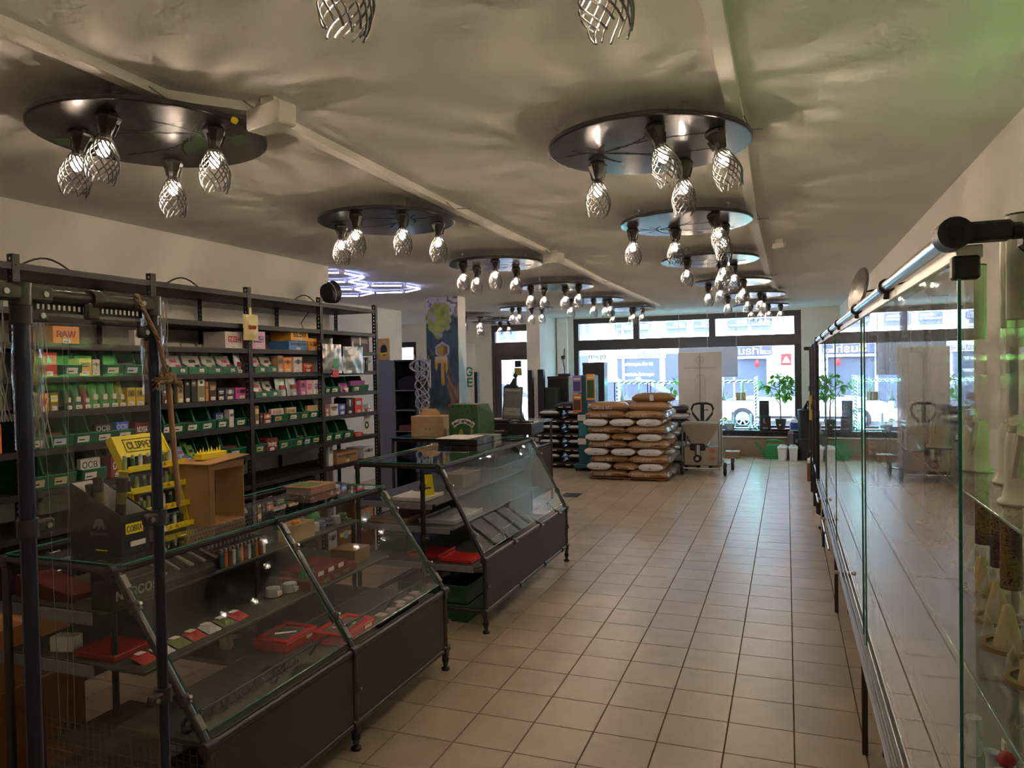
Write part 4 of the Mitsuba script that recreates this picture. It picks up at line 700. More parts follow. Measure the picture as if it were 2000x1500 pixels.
t.part('emblem', cat(tf(extrude(Point(0, 0).buffer(.07, 10).difference(Point(0, 0).buffer(.055, 10)), .002), frame((bc, byy - .001, 1.842), (1, 0, 0), (0, 0, 1))), tf(extrude(affinity.scale(Point(0, 0).buffer(.04, 8), .5, 1), .002), frame((bc, byy - .001, 1.842), (1, 0, 0), (0, 0, 1)))), FAINT)
t.part('outline', cat(tube([(bc - .08, byy, .9), (bc - .08, byy, 1.52), (bc - .05, byy, 1.57), (bc + .05, byy, 1.57), (bc + .09, byy, 1.52), (bc + .09, byy, .9)], .006, 5), box(bc - .28, bc + .28, byy - .002, byy, 1.685, 1.713)), FAINT)
t = Thing('window_sign', 'plain lilac-white panel hanging on wires in the window', 'panel'); ya = 14.45; pa, pb = -1.954, -0.864
t.part('panel', cbox(pa, pb, ya, ya + .008, 1.517, 2.086, .002), mat(srgb(200, 200, 222), .6))
for x in (pa + .01, pb - .02, (pa + pb) / 2): t.part('wire', cyl((x, ya, 2.086), (x, ya, H), .004, 6), STEEL)
t = Thing('open_sign', 'thin open sign in script letters, seen from behind in the window', 'sign'); t.part('letters', text('open', .11, (-3.674, 14.9, 1.97), (-1, 0, 0), depth=.01, width=.36), mat((.05, .2, .2), .4)); t.part('wires', cat(*[cyl((-3.674 + s * .15, 14.9, 1.97), (-3.674 + s * .15, 14.93, 2.12), .002, 4) for s in (-1, 1)]), STEEL)

# ---------------------------------------------------------------- window bench with its vitrine, plants and tins
t = Thing('window_bench', 'black window bench with a radiator grille and board front', 'bench')
SZ = .50; BF = 14.52
t.part('bench_top', cbox(-4.18, .22, BF, 14.95, SZ - .04, SZ, .004), BLACK); t.part('fascia', cbox(-4.18, -0.304, BF + .06, BF + .09, SZ - .10, SZ - .04, .003), BLACK); t.part('grille_back', box(-4.18, 0.002, BF + .10, BF + .12, .385, SZ - .04), mat((.05, .05, .05), .6))
for q in range(44): t.part('grille_fin', cbox(-2.9 + q * .055, -2.87 + q * .055, BF + .075, BF + .10, .392, SZ - .095, .004), mat(srgb(200, 195, 170), .5))
t.part('white_ledge', cbox(-4.18, 0.002, BF + .04, BF + .12, .365, .388, .004), WHITE); t.part('front_board', cbox(-4.18, 0.002, BF + .09, BF + .11, .0, .365, .003), mat(srgb(150, 118, 88), .7))
t = Thing('vitrine', 'glass vitrine with black tubes and twisted turquoise light cord', 'display case'); va, vb, vy0, vy1, vz = -3.275, -0.558, 14.70, 14.93, 1.42
for x in (va, vb):
    for y in (vy0, vy1): t.part('post', cyl((x, y, SZ), (x, y, vz), .011, 8), BLACK)
for x in (-2.607, -2.546): t.part('post', cyl((x, vy0, SZ), (x, vy0, vz), .009, 8), BLACK)
for z in (vz, SZ + .02):
    for y in (vy0, vy1): t.part('rail', cyl((va, y, z), (vb, y, z), .010, 8), BLACK)
    for x in (va, vb): t.part('rail', cyl((x, vy0, z), (x, vy1, z), .010, 8), BLACK)
t.part('glass_shelf', box(va, vb, vy0, vy1, 1.057, 1.057 + .006), mat((.10, .2, .2), .1))
scene['cord_glow'] = {'type': 'diffuse', 'reflectance': {'type': 'rgb', 'value': [0.5, 0.8, 0.8]}}
def cord(pts): 
    d = mikit.ply(tube(pts, .009, 6), 'cord_glow'); d['emitter'] = {'type': 'area', 'radiance': {'type': 'rgb', 'value': [3.0 * LS, 16.0 * LS, 15.0 * LS]}, 'sampling_weight': 0.7}; t.part('light_cord', d, None)
cord([(vb + .022 * math.cos(a), vy0 - .0 + .022 * math.sin(a), SZ + .03 + a * .0098) for a in np.linspace(0, 100, 260)])
cord([(va + .03 + .03 * math.cos(a), vy1 + .03 * math.sin(a), SZ + .1 + a * .0125) for a in np.linspace(0, 72, 190)])
cord([(va + (vb - va) * a / 150, vy0 + .018 * math.sin(a), vz + .018 * math.cos(a)) for a in np.linspace(0, 150, 380)])
cord([(vb - .55 + .5 * a / 24, vy0 + .06, SZ + .03) for a in np.linspace(0, 24, 14)])
# glassware in the vitrine
scene['clear_ware'] = {'type': 'thindielectric', 'int_ior': 1.5}
FROST = mat((.55, .62, .66), .25)
def bong(z, x, y, s, kind, label, group, m=FROST, cat_='glass pipe', name='glass_pipe'):
    t = Thing(name, label, cat_, group); k = s
    base = [(.001, 0), (.055 * k, 0), (.06 * k, .01 * k), (.058 * k, .05 * k), (.03 * k, .13 * k), (.019 * k, .16 * k), (.019 * k, .36 * k), (.024 * k, .37 * k), (.022 * k, .375 * k), (.017 * k, .36 * k)] if kind == 0 else [(.001, 0), (.04 * k, 0), (.055 * k, .03 * k), (.055 * k, .07 * k), (.03 * k, .11 * k), (.021 * k, .13 * k), (.021 * k, .34 * k), (.027 * k, .35 * k), (.019 * k, .34 * k)]
    t.part('tube', lathe(base, 14, (x, y, z)), m, True); t.part('stem', tube([(x + .03 * k, y, z + .06 * k), (x + .075 * k, y, z + .15 * k)], .007 * k, 6), m); t.part('bowl', lathe([(.004, 0), (.016 * k, .02 * k), (.018 * k, .035 * k)], 8, (x + .075 * k, y, z + .145 * k)), m)
shz = 1.057 + .006
for q in range(16):
    bong(SZ if q % 2 else shz, va + .14 + q * .165, 14.82 + .03 * (q % 3 - 1), .85 + .2 * ((q * 7) % 3) / 2, q % 2, f'clear glass water pipe, {"on the shelf" if q % 2 == 0 else "on the floor"} of the window vitrine, {ORD[q // 2]} of its row', 'water pipes in the window vitrine')
t = Thing('carton', 'small brown carton on the vitrine shelf', 'carton'); t.part('box', cbox(-0.918, -0.74, 14.72, 14.83, shz, shz + .15, .004), CARD); t.part('tape', box(-0.843, -0.815, 14.718, 14.72, shz, shz + .15), LABELW)
single('wooden_stick', 'upright wooden stick behind the small brown carton', 'stick', cbox(-0.824, -0.786, 14.86, 14.88, shz, shz + .39, .003), mat(srgb(150, 130, 60), .6))
# small tree and other pots
LEAF = {'type': 'twosided', 'bsdf': {'type': 'diffuse', 'reflectance': {'type': 'rgb', 'value': [.10, .26, .05]}}}
scene['leaf_green'] = {'type': 'principledthin', 'base_color': {'type': 'rgb', 'value': [.13, .33, .06]}, 'roughness': .4, 'diff_trans': .9, 'spec_trans': 0.0}
def leafm(L, w):
    v = [(0, 0, 0), (L * .3, w * .42, .006), (L * .6, w * .5, 0), (L, 0, -.012), (L * .6, -w * .5, 0), (L * .3, -w * .42, .006), (L * .35, 0, -.01), (L * .65, 0, -.012)]
    return trimesh.Trimesh(v, [(0, 6, 1), (1, 6, 7), (1, 7, 2), (2, 7, 3), (0, 5, 6), (5, 4, 7), (5, 7, 6), (4, 3, 7)], process=False)
LEAFD = [mikit.ply(leafm(.12, .078), 'leaf_green'), mikit.ply(leafm(.10, .07), 'leaf_green'), mikit.ply(leafm(.15, .10), 'leaf_green')]
t = Thing('potted_tree', 'small leafy tree in a dark pot on the window bench', 'potted plant'); tx, ty = -0.115, 14.70
t.part('pot', lathe([(.0, 0), (.075, 0), (.098, .16), (.104, .162), (.104, .18), (.094, .18), (.088, .15), (0, .15)], 20, (tx, ty, SZ + .03)), mat((.05, .05, .055), .5), 40); t.part('pot_label', box(tx - .03, tx, ty - .103, ty - .09, SZ + .09, SZ + .12), LABELW)
br = [[(tx, ty, SZ + .18), (tx - .005, ty, .95), (tx - .02, ty, 1.2), (tx - .01, ty, 1.55)], [(tx - .01, ty, .98), (tx - .10, ty - .02, 1.12), (tx - .22, ty, 1.30), (tx - .34, ty - .02, 1.38)], [(tx - .01, ty, 1.02), (tx + .10, ty, 1.14), (tx + .17, ty - .03, 1.32)], [(tx - .02, ty, 1.15), (tx - .12, ty + .05, 1.35), (tx - .13, ty, 1.55)], [(tx - .02, ty, 1.2), (tx + .08, ty - .06, 1.4), (tx + .12, ty - .08, 1.52)]]
t.part('trunk', cat(*[tube(b, np.linspace(.013 if i == 0 else .007, .004, len(b)), 6) for i, b in enumerate(br)]), mat((.12, .085, .06), .7), True)
r2 = np.random.default_rng(5)
for q in range(95):
    b = br[(0, 1, 2, 3, 4, 1, 2, 4)[q % 8]]; s = r2.uniform(.35, 1.05) * (len(b) - 1.001); i = min(int(s), len(b) - 2); p = np.array(b[i]) + (np.array(b[i + 1]) - np.array(b[i])) * (s - i) + r2.normal(0, .035, 3)
    if p[2] < 1.06: p[2] += .22
    t.part('leaf', {**LEAFD[0 if q % 4 else 2 if q % 8 else 1], 'to_world': T().translate([float(v) for v in p]).rotate([0, 0, 1], float(r2.uniform(0, 360))).rotate([0, 1, 0], float(r2.uniform(-5, 75)))}, None)
single('saucer', 'reddish saucer under the dark pot of the small tree', 'saucer', lathe([(0, 0), (.15, 0), (.19, .018), (.195, .03), (.18, .03), (.15, .02), (0, .02)], 24, (tx, ty, SZ)), mat(srgb(110, 60, 50), .5), 40)
t = Thing('small_pot', 'ribbed white pot with a seedling on the window bench', 'potted plant'); px_ = -1.034
t.part('pot', lathe([(.0, 0), (.07, 0), (.095, .12), (.098, .13), (.09, .13), (0, .11)], 18, (px_, 14.59, SZ)), mat(srgb(205, 200, 200), .5), 40); t.part('ribs', cat(*[cyl((px_ + .074 * math.cos(a), 14.59 + .074 * math.sin(a), SZ), (px_ + .097 * math.cos(a), 14.59 + .097 * math.sin(a), SZ + .12), .004, 4) for a in np.linspace(0, 2 * np.pi, 25)[:-1]]), GREY); t.part('stem', tube([(px_, 14.64, SZ + .1), (px_ - .05, 14.63, SZ + .2), (px_ - .1, 14.62, SZ + .24)], .004, 5), mat((.1, .25, .05), .6))
for q in range(4): t.part('leaf', {**LEAFD[1], 'to_world': T().translate([px_ - .04 - .02 * q, 14.63, SZ + .18 + .02 * q]).rotate([0, 0, 1], 90.0 * q + 30).rotate([0, 1, 0], 20)}, None)
t = Thing('hanging_plant', 'trailing green vine hanging in the window beside the banner', 'plant'); vx = -2.088
t.part('stem', cat(tube([(vx + .1, 14.58, 1.55), (vx - .0, 14.57, 1.45), (vx - .05, 14.58, 1.25), (vx, 14.57, .98), (vx - .02, 14.56, SZ)], .004, 5)), mat((.1, .25, .05), .6))
for q in range(14): t.part('leaf', {**LEAFD[(0, 2, 1)[q % 3]], 'to_world': T().translate([vx - .03 + .1 * math.sin(q * 2.2), 14.56 + .01 * (q % 3), 1.52 - .058 * q]).rotate([0, 0, 1], 77.0 * q).rotate([0, 1, 0], 30.0 + 9 * (q % 5))}, None)
def simple_box(name, label, cat_, a, b, y0, y1, z0, z1, m, extra=()):
    t = Thing(name, label, cat_); t.part('body', cbox(a, b, y0, y1, z0, z1, .006), m)
    for nm, mm, mt in extra: t.part(nm, mm, mt)
    return t
zz = SZ; a, b = -0.475, -0.294
simple_box('black_carton', 'black printed carton on the window bench beside the light cord', 'carton', a, b, 14.60, 14.68, zz, zz + .27, BLACK, [('print', cat(box(a + .05, a + .08, 14.594, 14.6, zz + .14, zz + .23), box(a + .04, b - .05, 14.594, 14.6, zz + .03, zz + .06)), GREY), ('red_dot', box(a + .07, a + .1, 14.593, 14.6, zz + .12, zz + .14), RED)])
a, b = -0.498, -0.324
simple_box('black_box', 'plain black box standing higher behind the black printed carton', 'carton', a, b, 14.70, 14.82, zz, zz + .55, BLACK, [('lid_seam', box(a - .001, b + .001, 14.699, 14.821, zz + .5, zz + .504), GREY)])
a, b = 0.037, 0.205
t = Thing('canister', 'white canister with a blue label on the window bench', 'canister'); t.part('body', hull([p for z, i in ((zz, 0), (zz + .15, 0), (zz + .21, .04)) for p in ((a + i, 14.58 + i, z), (b - i, 14.58 + i, z), (a + i, 14.72 - i, z), (b - i, 14.72 - i, z))]), mat(srgb(215, 225, 235), .4)); t.part('label', box(a + .02, b - .02, 14.574, 14.58, zz + .02, zz + .15), mat(srgb(50, 75, 160), .5)); t.part('grip', tube([(a + .05, 14.65, zz + .2), (a + .05, 14.65, zz + .25), (b - .05, 14.65, zz + .25), (b - .05, 14.65, zz + .2)], .012, 6), mat(srgb(215, 225, 235), .4))
t = Thing('barrel', 'tall black ribbed barrel in the corner by the showcase', 'barrel'); t.part('drum', lathe([(0, 0), (.105, 0), (.11, .3)] + [(.105 + .008 * (k % 2), .3 + .02 * k) for k in range(4)] + [(.115, .6), (.12, .78), (.126, .8), (.126, .83), (.11, .84), (0, .84)], 24, (0.296, 14.3, .05)), BLACK, 40); t.part('lid', lathe([(0, 0), (.13, 0), (.13, .03), (.06, .05), (0, .05)], 24, (0.296, 14.3, .88)), BLACKM, 40); t.part('hose', tube([(0.296, 14.28, .93), (0.296 + .05, 14.2, 1.05), (0.296 + .1, 14.15, .9), (0.296 + .1, 14.15, .5)], .03, 8), BLACK, True); t.part('stand', cbox(0.219, 0.373, 14.2, 14.4, 0, .05, .004), BLACK)
simple_box('grey_box', 'narrow grey carton standing on the floor before the bench', 'carton', 0.01, 0.107, 14.36, 14.5, 0, 0.503, mat((.09, .09, .1), .5), [('tape', box(0.01, 0.107, 14.356, 14.36, 0.503 - .03, 0.503 - .02), LABELW)])
simple_box('navy_carton', 'dark blue carton behind the white buckets', 'carton', 0.107, 0.22, 14.38, 14.5, 0, .46, mat((.015, .017, .035), .5), [('sticker', box(0.133, 0.177, 14.376, 14.38, .3, .36), GREY)])
simple_box('brown_carton', 'low brown carton with a pale edge before the bench', 'carton', -1.094, -0.837, 14.25, 14.5, 0, .12, CARD2, [('pale_edge', box(-1.094, -0.837, 14.246, 14.5, .12, .128), LABELW)])
# watering can
GC = mat(srgb(45, 135, 70), .4); wx, wy = -0.254, 14.36
t = Thing('watering_can', 'green plastic watering can on the floor under the window bench', 'watering can')
t.part('body', hull([(wx - .13, wy - .07, .0), (wx + .12, wy - .07, 0), (wx - .13, wy + .07, 0), (wx + .12, wy + .07, 0), (wx - .125, wy - .08, .25), (wx + .125, wy - .08, .25), (wx - .125, wy + .08, .25), (wx + .125, wy + .08, .25), (wx - .10, wy - .06, .265), (wx + .10, wy - .06, .265), (wx - .1, wy + .06, .265), (wx + .1, wy + .06, .265)]), GC)
t.part('spout', tube([(wx - .11, wy, .06), (wx - .18, wy, .13), (wx - .27, wy, .26), (wx - .31, wy, .31)], [.035, .026, .017, .016], 10), GC, True); t.part('handle', tube([(wx - .11, wy, .25), (wx - .09, wy, .335), (wx + .05, wy, .345), (wx + .16, wy, .31), (wx + .21, wy, .22), (wx + .19, wy, .12), (wx + .115, wy, .06)], .019, 8), GC, True); t.part('rim', tube([(wx - .1, wy - .06, .266), (wx + .1, wy - .06, .266), (wx + .1, wy + .06, .266), (wx - .1, wy + .06, .266), (wx - .1, wy - .06, .266)], .008, 6), mat(srgb(80, 160, 100), .4))
for q, (ax_, yy, z0, lab) in enumerate(((-0.155, 14.16, 0, 'white bucket with a lid, lower one by the watering can'), (-0.155 + .02, 14.34, 0, 'white bucket with a lid, rear one by the watering can'), (0.036, 14.16, 0, 'white bucket with a lid, nearest the brown box'), (0.036, 14.34, 0, 'white bucket with a lid, rear one near the barrel'))):
    t = Thing('bucket', lab, 'bucket', 'white lidded buckets'); cx = ax_ + .06
    t.part('pail', hull([(cx + i * s, yy + j * s, z0 + z) for z, s in ((0, .062), (.20, .072)) for i in (-1, 1) for j in (-1, 1)]), mat(srgb(220, 216, 210), .4)); t.part('lid', cbox(cx - .082, cx + .082, yy - .082, yy + .082, z0 + .2, z0 + .245, .012), mat(srgb(226, 224, 220), .4)); t.part('cap', cyl((cx - .03, yy, z0 + .245), (cx - .03, yy, z0 + .27), .025, 10), WHITE); t.part('handle', tube([(cx - .04, yy - .04, z0 + .245), (cx - .02, yy - .045, z0 + .265), (cx + .04, yy - .045, z0 + .265), (cx + .06, yy - .04, z0 + .245)], .008, 6), WHITE)
t = Thing('carton', 'tall brown carton with a white lid at the far end of the showcase', 'carton'); t.part('box', cbox(0.27, 0.424, 11.7, 11.95, 0, 0.267, .004), mat(srgb(128, 84, 58), .75)); t.part('lid', cbox(0.277, 0.438, 11.69, 11.96, 0.267, 0.313, .006), LABELW); t.part('cone', lathe([(.045, 0), (.02, .06), (.008, .22), (0, .24)], 12, (0.34, 11.8, 0.313)), WHITE, 40)

# ---------------------------------------------------------------- glass counters of black tubes
R_T = .0155
DECK = mat((.055, .066, .058), .45); GREYSH = mat(srgb(120, 122, 122), .5); HINGE = mat((.22, .22, .22), .35, .8); BASK = mat((.10, .10, .10), .5)
def quad(t, pts, n='glass', m='glass_pane'): return t.part(n, trimesh.Trimesh(pts, [(0, 1, 2), (0, 2, 3)], process=False), m)
def clamp(t, p, d, s=.03):
    d = np.asarray(d, float); d /= np.linalg.norm(d); p = np.asarray(p, float); c = t.part('clamp', cyl(p - d * s * .6, p + d * s * .6, R_T * 1.45, 12), CONN)
    n = np.cross(d, [0, 1.0, 0]) if abs(d[1]) < .9 else np.array([1.0, 0, 0]); n /= np.linalg.norm(n); n = n if n[0] > 0 else -n
    t.part('bolt', cyl(p + n * R_T * 1.3, p + n * R_T * 2.3, .007, 8), STEEL, parent=c); return c
def counter(name, label, ys, xf, zb, zm, xt, zt, xb, xbt=None):
    t = Thing(name, label, 'shop counter', 'glass counters of black tubes'); xbt = xbt or xb; y0, y1 = ys[0], ys[-1]
    def tb(a, b, n='tube'): return t.part(n, cyl(a, b, R_T, 12), PIPE)
    tb((xf, y0, zb), (xf, y1, zb)); tb((xf, y0, zm), (xf, y1, zm)); tb((xt, y0, zt), (xt, y1, zt)); tb((xb, y0, zt), (xb, y1, zt)); tb((xb, y0, zb), (xb, y1, zb))
    for y in (y0, y1): tb((xf, y, zb), (xb, y, zb)); tb((xt, y, zt), (xb, y, zt)); tb((xb, y, .03), (xb, y, zt))
    sl = np.array([xt - xf, 0, zt - zm]); sl /= np.linalg.norm(sl)
    for i, y in enumerate(ys):
        tb((xf, y, .03), (xf, y, zm)); tb((xf, y, zm), (xt, y, zt), 'sloping_tube')
        t.part('foot', lathe([(0, 0), (.024, 0), (.024, .012), (.01, .02), (.01, .045), (.02, .05), (.02, .07)], 12, (xf, y, 0)), BLACK)
        for p in ((xf, y, zb), (xf, y, zm), (xt, y, zt)): t.part('joint', cat(cyl((p[0], y - .028, p[2]), (p[0], y + .028, p[2]), R_T * 1.5, 10), cbox(p[0] - .018, p[0] + .018, y - .018, y + .018, p[2] - .045, p[2] + .018, .006)), CONN)
        for s in (.12, .92): t.part('hinge_plate', tf(cbox(-.014, .014, -.006, .006, -.03, .03, .003), frame(np.array([xf, y, zm]) + sl * (np.linalg.norm([xt - xf, zt - zm]) * s) + np.array([sl[2], 0, -sl[0]]) * .016, (0, 1, 0), np.array([sl[2], 0, -sl[0]]))), HINGE)
        for s in (.25, .78): clamp(t, np.array([xf, y, zm]) + sl * (np.linalg.norm([xt - xf, zt - zm]) * s), sl)
        clamp(t, (xf, y, (zb + zm) / 2), (0, 0, 1))
    for y in (y0, y1):
        for x in (xb,): t.part('foot', lathe([(0, 0), (.024, 0), (.024, .012), (.01, .02), (.01, .045)], 12, (x, y, 0)), BLACK)
        t.part('joint', cbox(xb - .02, xb + .02, y - .02, y + .02, zt - .03, zt + .018, .006), CONN)
    nrm = np.array([sl[2], 0, -sl[0]]) * .004
    for a, b in zip(ys[:-1], ys[1:]):
        t.part('front_panel', cbox(xf - .004, xf + .004, a + .02, b - .02, zb + .012, zm - .014, .002), PANEL)
        p0, p1 = np.array([xf, 0, zm]) + sl * .045 + nrm, np.array([xt, 0, zt]) - sl * .02 + nrm
        Y = np.array([0, 1.0, 0]); g = quad(t, [p0 + Y * (a + .022), p0 + Y * (b - .022), p1 + Y * (b - .022), p1 + Y * (a + .022)], 'sloping_glass')
        for q in (a + .022, b - .022): t.part('glass_edge', cyl(p0 + Y * q, p1 + Y * q, .0035, 4), EDGE, parent=g)
        t.part('glass_edge', cyl(p0 + Y * (a + .022), p0 + Y * (b - .022), .003, 4), EDGE, parent=g)
    g = quad(t, [(xt + .03, y0 + .0, zt + .02), (xt + .03, y1, zt + .02), (xbt, y1, zt + .02), (xbt, y0, zt + .02)], 'top_glass')
    for a, b in (((xt + .03, y0), (xt + .03, y1)), ((xt + .03, y0), (xbt, y0)), ((xbt, y0), (xbt, y1)), ((xt + .03, y1), (xbt, y1))): t.part('glass_edge', cyl((*a, zt + .02), (*b, zt + .02), .004, 4), EDGE, parent=g)
    return t
N0, N1, N2 = 1.98, 2.89, 3.84
ct = counter('shop_counter', 'near black tube glass counter with two sloping panes', [N0, N1, N2], -1.88, .12, .46, -2.29, 1.04, -2.86)
ct.part('deck', cbox(-2.34, -1.93, N0 + .03, N2 - .03, .43, .45, .003), DECK); ct.part('deck', cbox(-2.95, -2.342, 2.62, N2 - .03, .43, .45, .003), DECK)
ct.part('middle_shelf', cbox(-2.95, -2.22, N0 + .05, N2 - .03, .64, .655, .003), DECK); ct.part('upper_shelf', cbox(-2.98, -2.42, N0 + .06, N2 - .03, .84, .855, .003), DECK)
for z in (.64, .84): ct.part('shelf_edge', cbox(-2.96, -2.45 if z > .5 else -1.95, N0 + .03, N0 + .034, z - .03, z + .018, .002), GREYSH)
ct.part('support_post', cat(cyl((-2.42, N1, .45), (-2.42, N1, .84), .012, 8), cyl((-2.42, N0 + .1, .45), (-2.42, N0 + .1, .84), .012, 8), cyl((-2.42, N2 - .1, .45), (-2.42, N2 - .1, .84), .012, 8)), BLACK)
def perf(w, h, p=.022):
    q = sbox(0, 0, w, h); nx, ny = int(w / p) - 1, int(h / p) - 1
    return q.difference(unary_union([Point(.5 * p + (i + .5 * (j % 2)) * p + .006, (j + .8) * p).buffer(.0062, 2) for i in range(nx) for j in range(ny)]))
ct.part('perforated_back', tf(extrude(perf(.8, .52), .002), frame((-2.93, N1 + .08, .46), (0, 1, 0), (0, 0, 1))), GREYSH)
# goods rail behind the lower edge of the panes: rods on stalks
for a, b in ((N0 + .08, N1 - .05), (N1 + .10, N2 - .06)):
    ct.part('goods_rail', cat(cyl((-1.985, a, .535), (-1.985, b, .535), .006, 8), *[tube([(-1.985, y, .535), (-2.03, y + .03, .50), (-2.06, y + .01, .452)], .006, 6) for y in (a + .05, (a + b) / 2 + .1, b - .05)]), PIPE)
F0, F1 = 4.46, 6.36
cf = counter('shop_counter', 'farther black tube glass counter with one long sloping pane', [F0, F1], -1.88, .14, .485, -2.20, 1.09, -2.84)
for z, xa in ((.42, -1.95), (.67, -2.12), (.83, -2.25)):
    cf.part('shelf', cbox(-2.88, xa, F0 + .04, F1 - .04, z - .014, z, .003), DECK); cf.part('shelf_edge', cbox(-2.88, xa - .03, F0 + .035, F0 + .042, z - .04, z + .002, .002), GREYSH)
for y in (F0 + .55, F0 + 1.15, F0 + 1.65):
    clamp(cf, (-1.88, y, .485), (0, 1, 0)); clamp(cf, (-1.88, y + .1, .14), (0, 1, 0))
    cf.part('goods_rail', cat(tube([(-1.9, y, .50), (-1.99, y + .05, .56), (-1.99, y + .3, .56)], .006, 6), cyl((-1.99, y + .02, .56), (-1.95, y + .01, .50), .005, 6)), PIPE)
cf.part('top_rail_sleeve', cat(cyl((-2.20, F0 + .75, 1.09), (-2.20, F0 + 1.2, 1.09), .019, 12)), PIPE)
cf.part('inner_post', cyl((-2.34, F0 + .02, .1), (-2.34, F0 + .02, 1.07), .016, 10), BLACK)
for z in (.95, .6, .35): clamp(cf, (-2.34, F0 + .02, z), (0, 0, 1))

# --- goods inside the near counter
def goods(name, label, cat_, mesh, m, smooth=False, group=None, extra=()):
    t = Thing(name, label, cat_, group); t.part('body', mesh, m, smooth)
    for nm, mm, mt in extra: t.part(nm, mm, mt)
    return t
goods('canister', 'small pinkish-white cylinder tin standing in the near counter', 'tin', lathe([(0, 0), (.030, 0), (.031, .003), (.031, .112), (.030, .115), (0, .115)], 24, (-2.50, 2.76, .45)), mat(srgb(196, 168, 155), .5), 40, None, [('lid_line', lathe([(.0313, .1), (.0316, .1), (.0316, .102), (.0313, .102)], 24, (-2.50, 2.76, .45)), GREY)])
goods('flat_carton', 'flat green and cream carton lying beside the pinkish tin', 'carton', rot(cbox(-2.60, -2.54, 2.86, 3.08, .45, .475, .002), 12, (0, 0, 1), (-2.57, 2.97, 0)), mat(srgb(95, 110, 70), .5), extra=[('end_print', rot(box(-2.60, -2.54, 2.858, 2.86, .452, .473), 12, (0, 0, 1), (-2.57, 2.97, 0)), LABELW)])
REDM = mat(srgb(205, 48, 40), .4)
for n, (x0, x1, y0, y1, z, lab) in enumerate(((-2.14, -1.97, 2.93, 3.22, .45, 'large flat red window carton in front in the near counter'), (-2.36, -2.17, 2.78, 3.02, .45, 'flat red carton lying behind the large red window carton'))):
    t = Thing('red_carton', lab, 'carton', None); t.part('base', cbox(x0, x1, y0, y1, z, z + .045, .003), REDM); t.part('lid_frame', cat(*[cbox(*a, .002) for a in ((x0, x0 + .025, y0, y1, z + .045, z + .055), (x1 - .025, x1, y0, y1, z + .045, z + .055), (x0, x1, y0, y0 + .03, z + .045, z + .055), (x0, x1, y1 - .03, y1, z + .045, z + .055))]), REDM); t.part('window', box(x0 + .025, x1 - .025, y0 + .03, y1 - .03, z + .045, z + .047), mat(srgb(120, 105, 90), .15))
    t.part('side_label', box(x1, x1 + .001, y1 - .09, y1 - .03, z + .02, z + .035), LABELW); t.part('tool', cyl((x0 + .06, y0 + .08, z + .052), (x1 - .05, y1 - .1, z + .052), .006, 6), ALU)
t = Thing('white_packets', 'small pale packets lying behind the low edge of the near counter', 'packets', None, 'stuff'); t.body(cat(*[rot(cbox(-2.05 + .02 * (q % 3), -2.0 + .02 * (q % 3), 3.35 + .07 * q, 3.40 + .07 * q, .45, .46 + .006 * (q % 2), .002), 20 * q, (0, 0, 1), (-2.02, 3.37 + .07 * q, 0)) for q in range(6)]), mat(srgb(170, 150, 140), .4))
single('black_strip', 'black printed strip lying along the low edge of the near counter', 'strip', cbox(-1.955, -1.93, 3.20, 3.62, .452, .475, .002), BLACK)
for q in range(9):
    y = 2.06 + q * .075; t = Thing('bowl_head', f'small dark ring-shaped bowl, {ORD[q]} of the row by the lower edge of the near counter', 'bowl', 'small dark bowls in the near counter'); s = 1 + .5 * (q == 6); t.part('ring', tube([(-2.05 + .022 * s * math.cos(a), y + .012 * math.sin(a), .475 + .02 * s * math.sin(a)) for a in np.linspace(0, 2 * np.pi, 15)], .008 * s, 6), mat((.03, .03, .034), .3), True); t.part('stem', cyl((-2.05, y, .452), (-2.03, y + .03, .465), .007, 6), BLACK)
goods('plastic_film', 'crumpled clear plastic film in the near counter behind the sloping tube', 'film', pouch(2.30, 2.52, .45, .07, -2.38, .08, -.06, 9), 'glass_pane')
for q, (y, x, c, lab) in enumerate(((3.02, -2.33, (190, 200, 190), 'clear jar of green things, first by the middle post'), (3.12, -2.30, (60, 130, 60), 'green screw jar lying beside the clear jar'), (2.93, -2.36, (170, 175, 170), 'clear empty jar next to the green things'))):
    t = Thing('jar', lab, 'jar', None); t.part('glass', lathe([(0, 0), (.042, 0), (.042, .075), (.034, .085), (.034, .095)], 16, (x, y, .655)), 'glass_pane' if q != 1 else mat(srgb(60, 130, 60), .4)); t.part('content', lathe([(0, .004), (.036, .004), (.034, .045), (0, .05)], 10, (x, y, .655)), mat(srgb(*c), .6)); t.part('label', box(x + .036, x + .0425, y - .015, y + .015, .665, .685), LABELW)
for q in range(3):
    t = Thing('printed_carton', ('red and green printed carton on the middle shelf, lower one', 'red and green printed carton stacked on the middle shelf', 'brown carton on the middle shelf by the perforated back')[q], 'carton', None); y0 = (3.06, 3.10, 3.55)[q]; z0 = (.655, .7, .655)[q]; t.part('body', cbox(-2.45, -2.24 - .05 * (q == 2), y0, y0 + (.42, .30, .16)[q], z0, z0 + (.044, .03, .08)[q], .002), mat(srgb(*((120, 50, 45), (110, 40, 40), (140, 110, 80))[q]), .5))
    if q < 2: t.part('stripe', cat(*[box(-2.24, -2.239, y0 + .03 + .09 * k, y0 + .08 + .09 * k, z0 + .006, z0 + .028) for k in range(3 + (q == 0))]), (mat(srgb(80, 110, 70), .5), LABELW)[q])
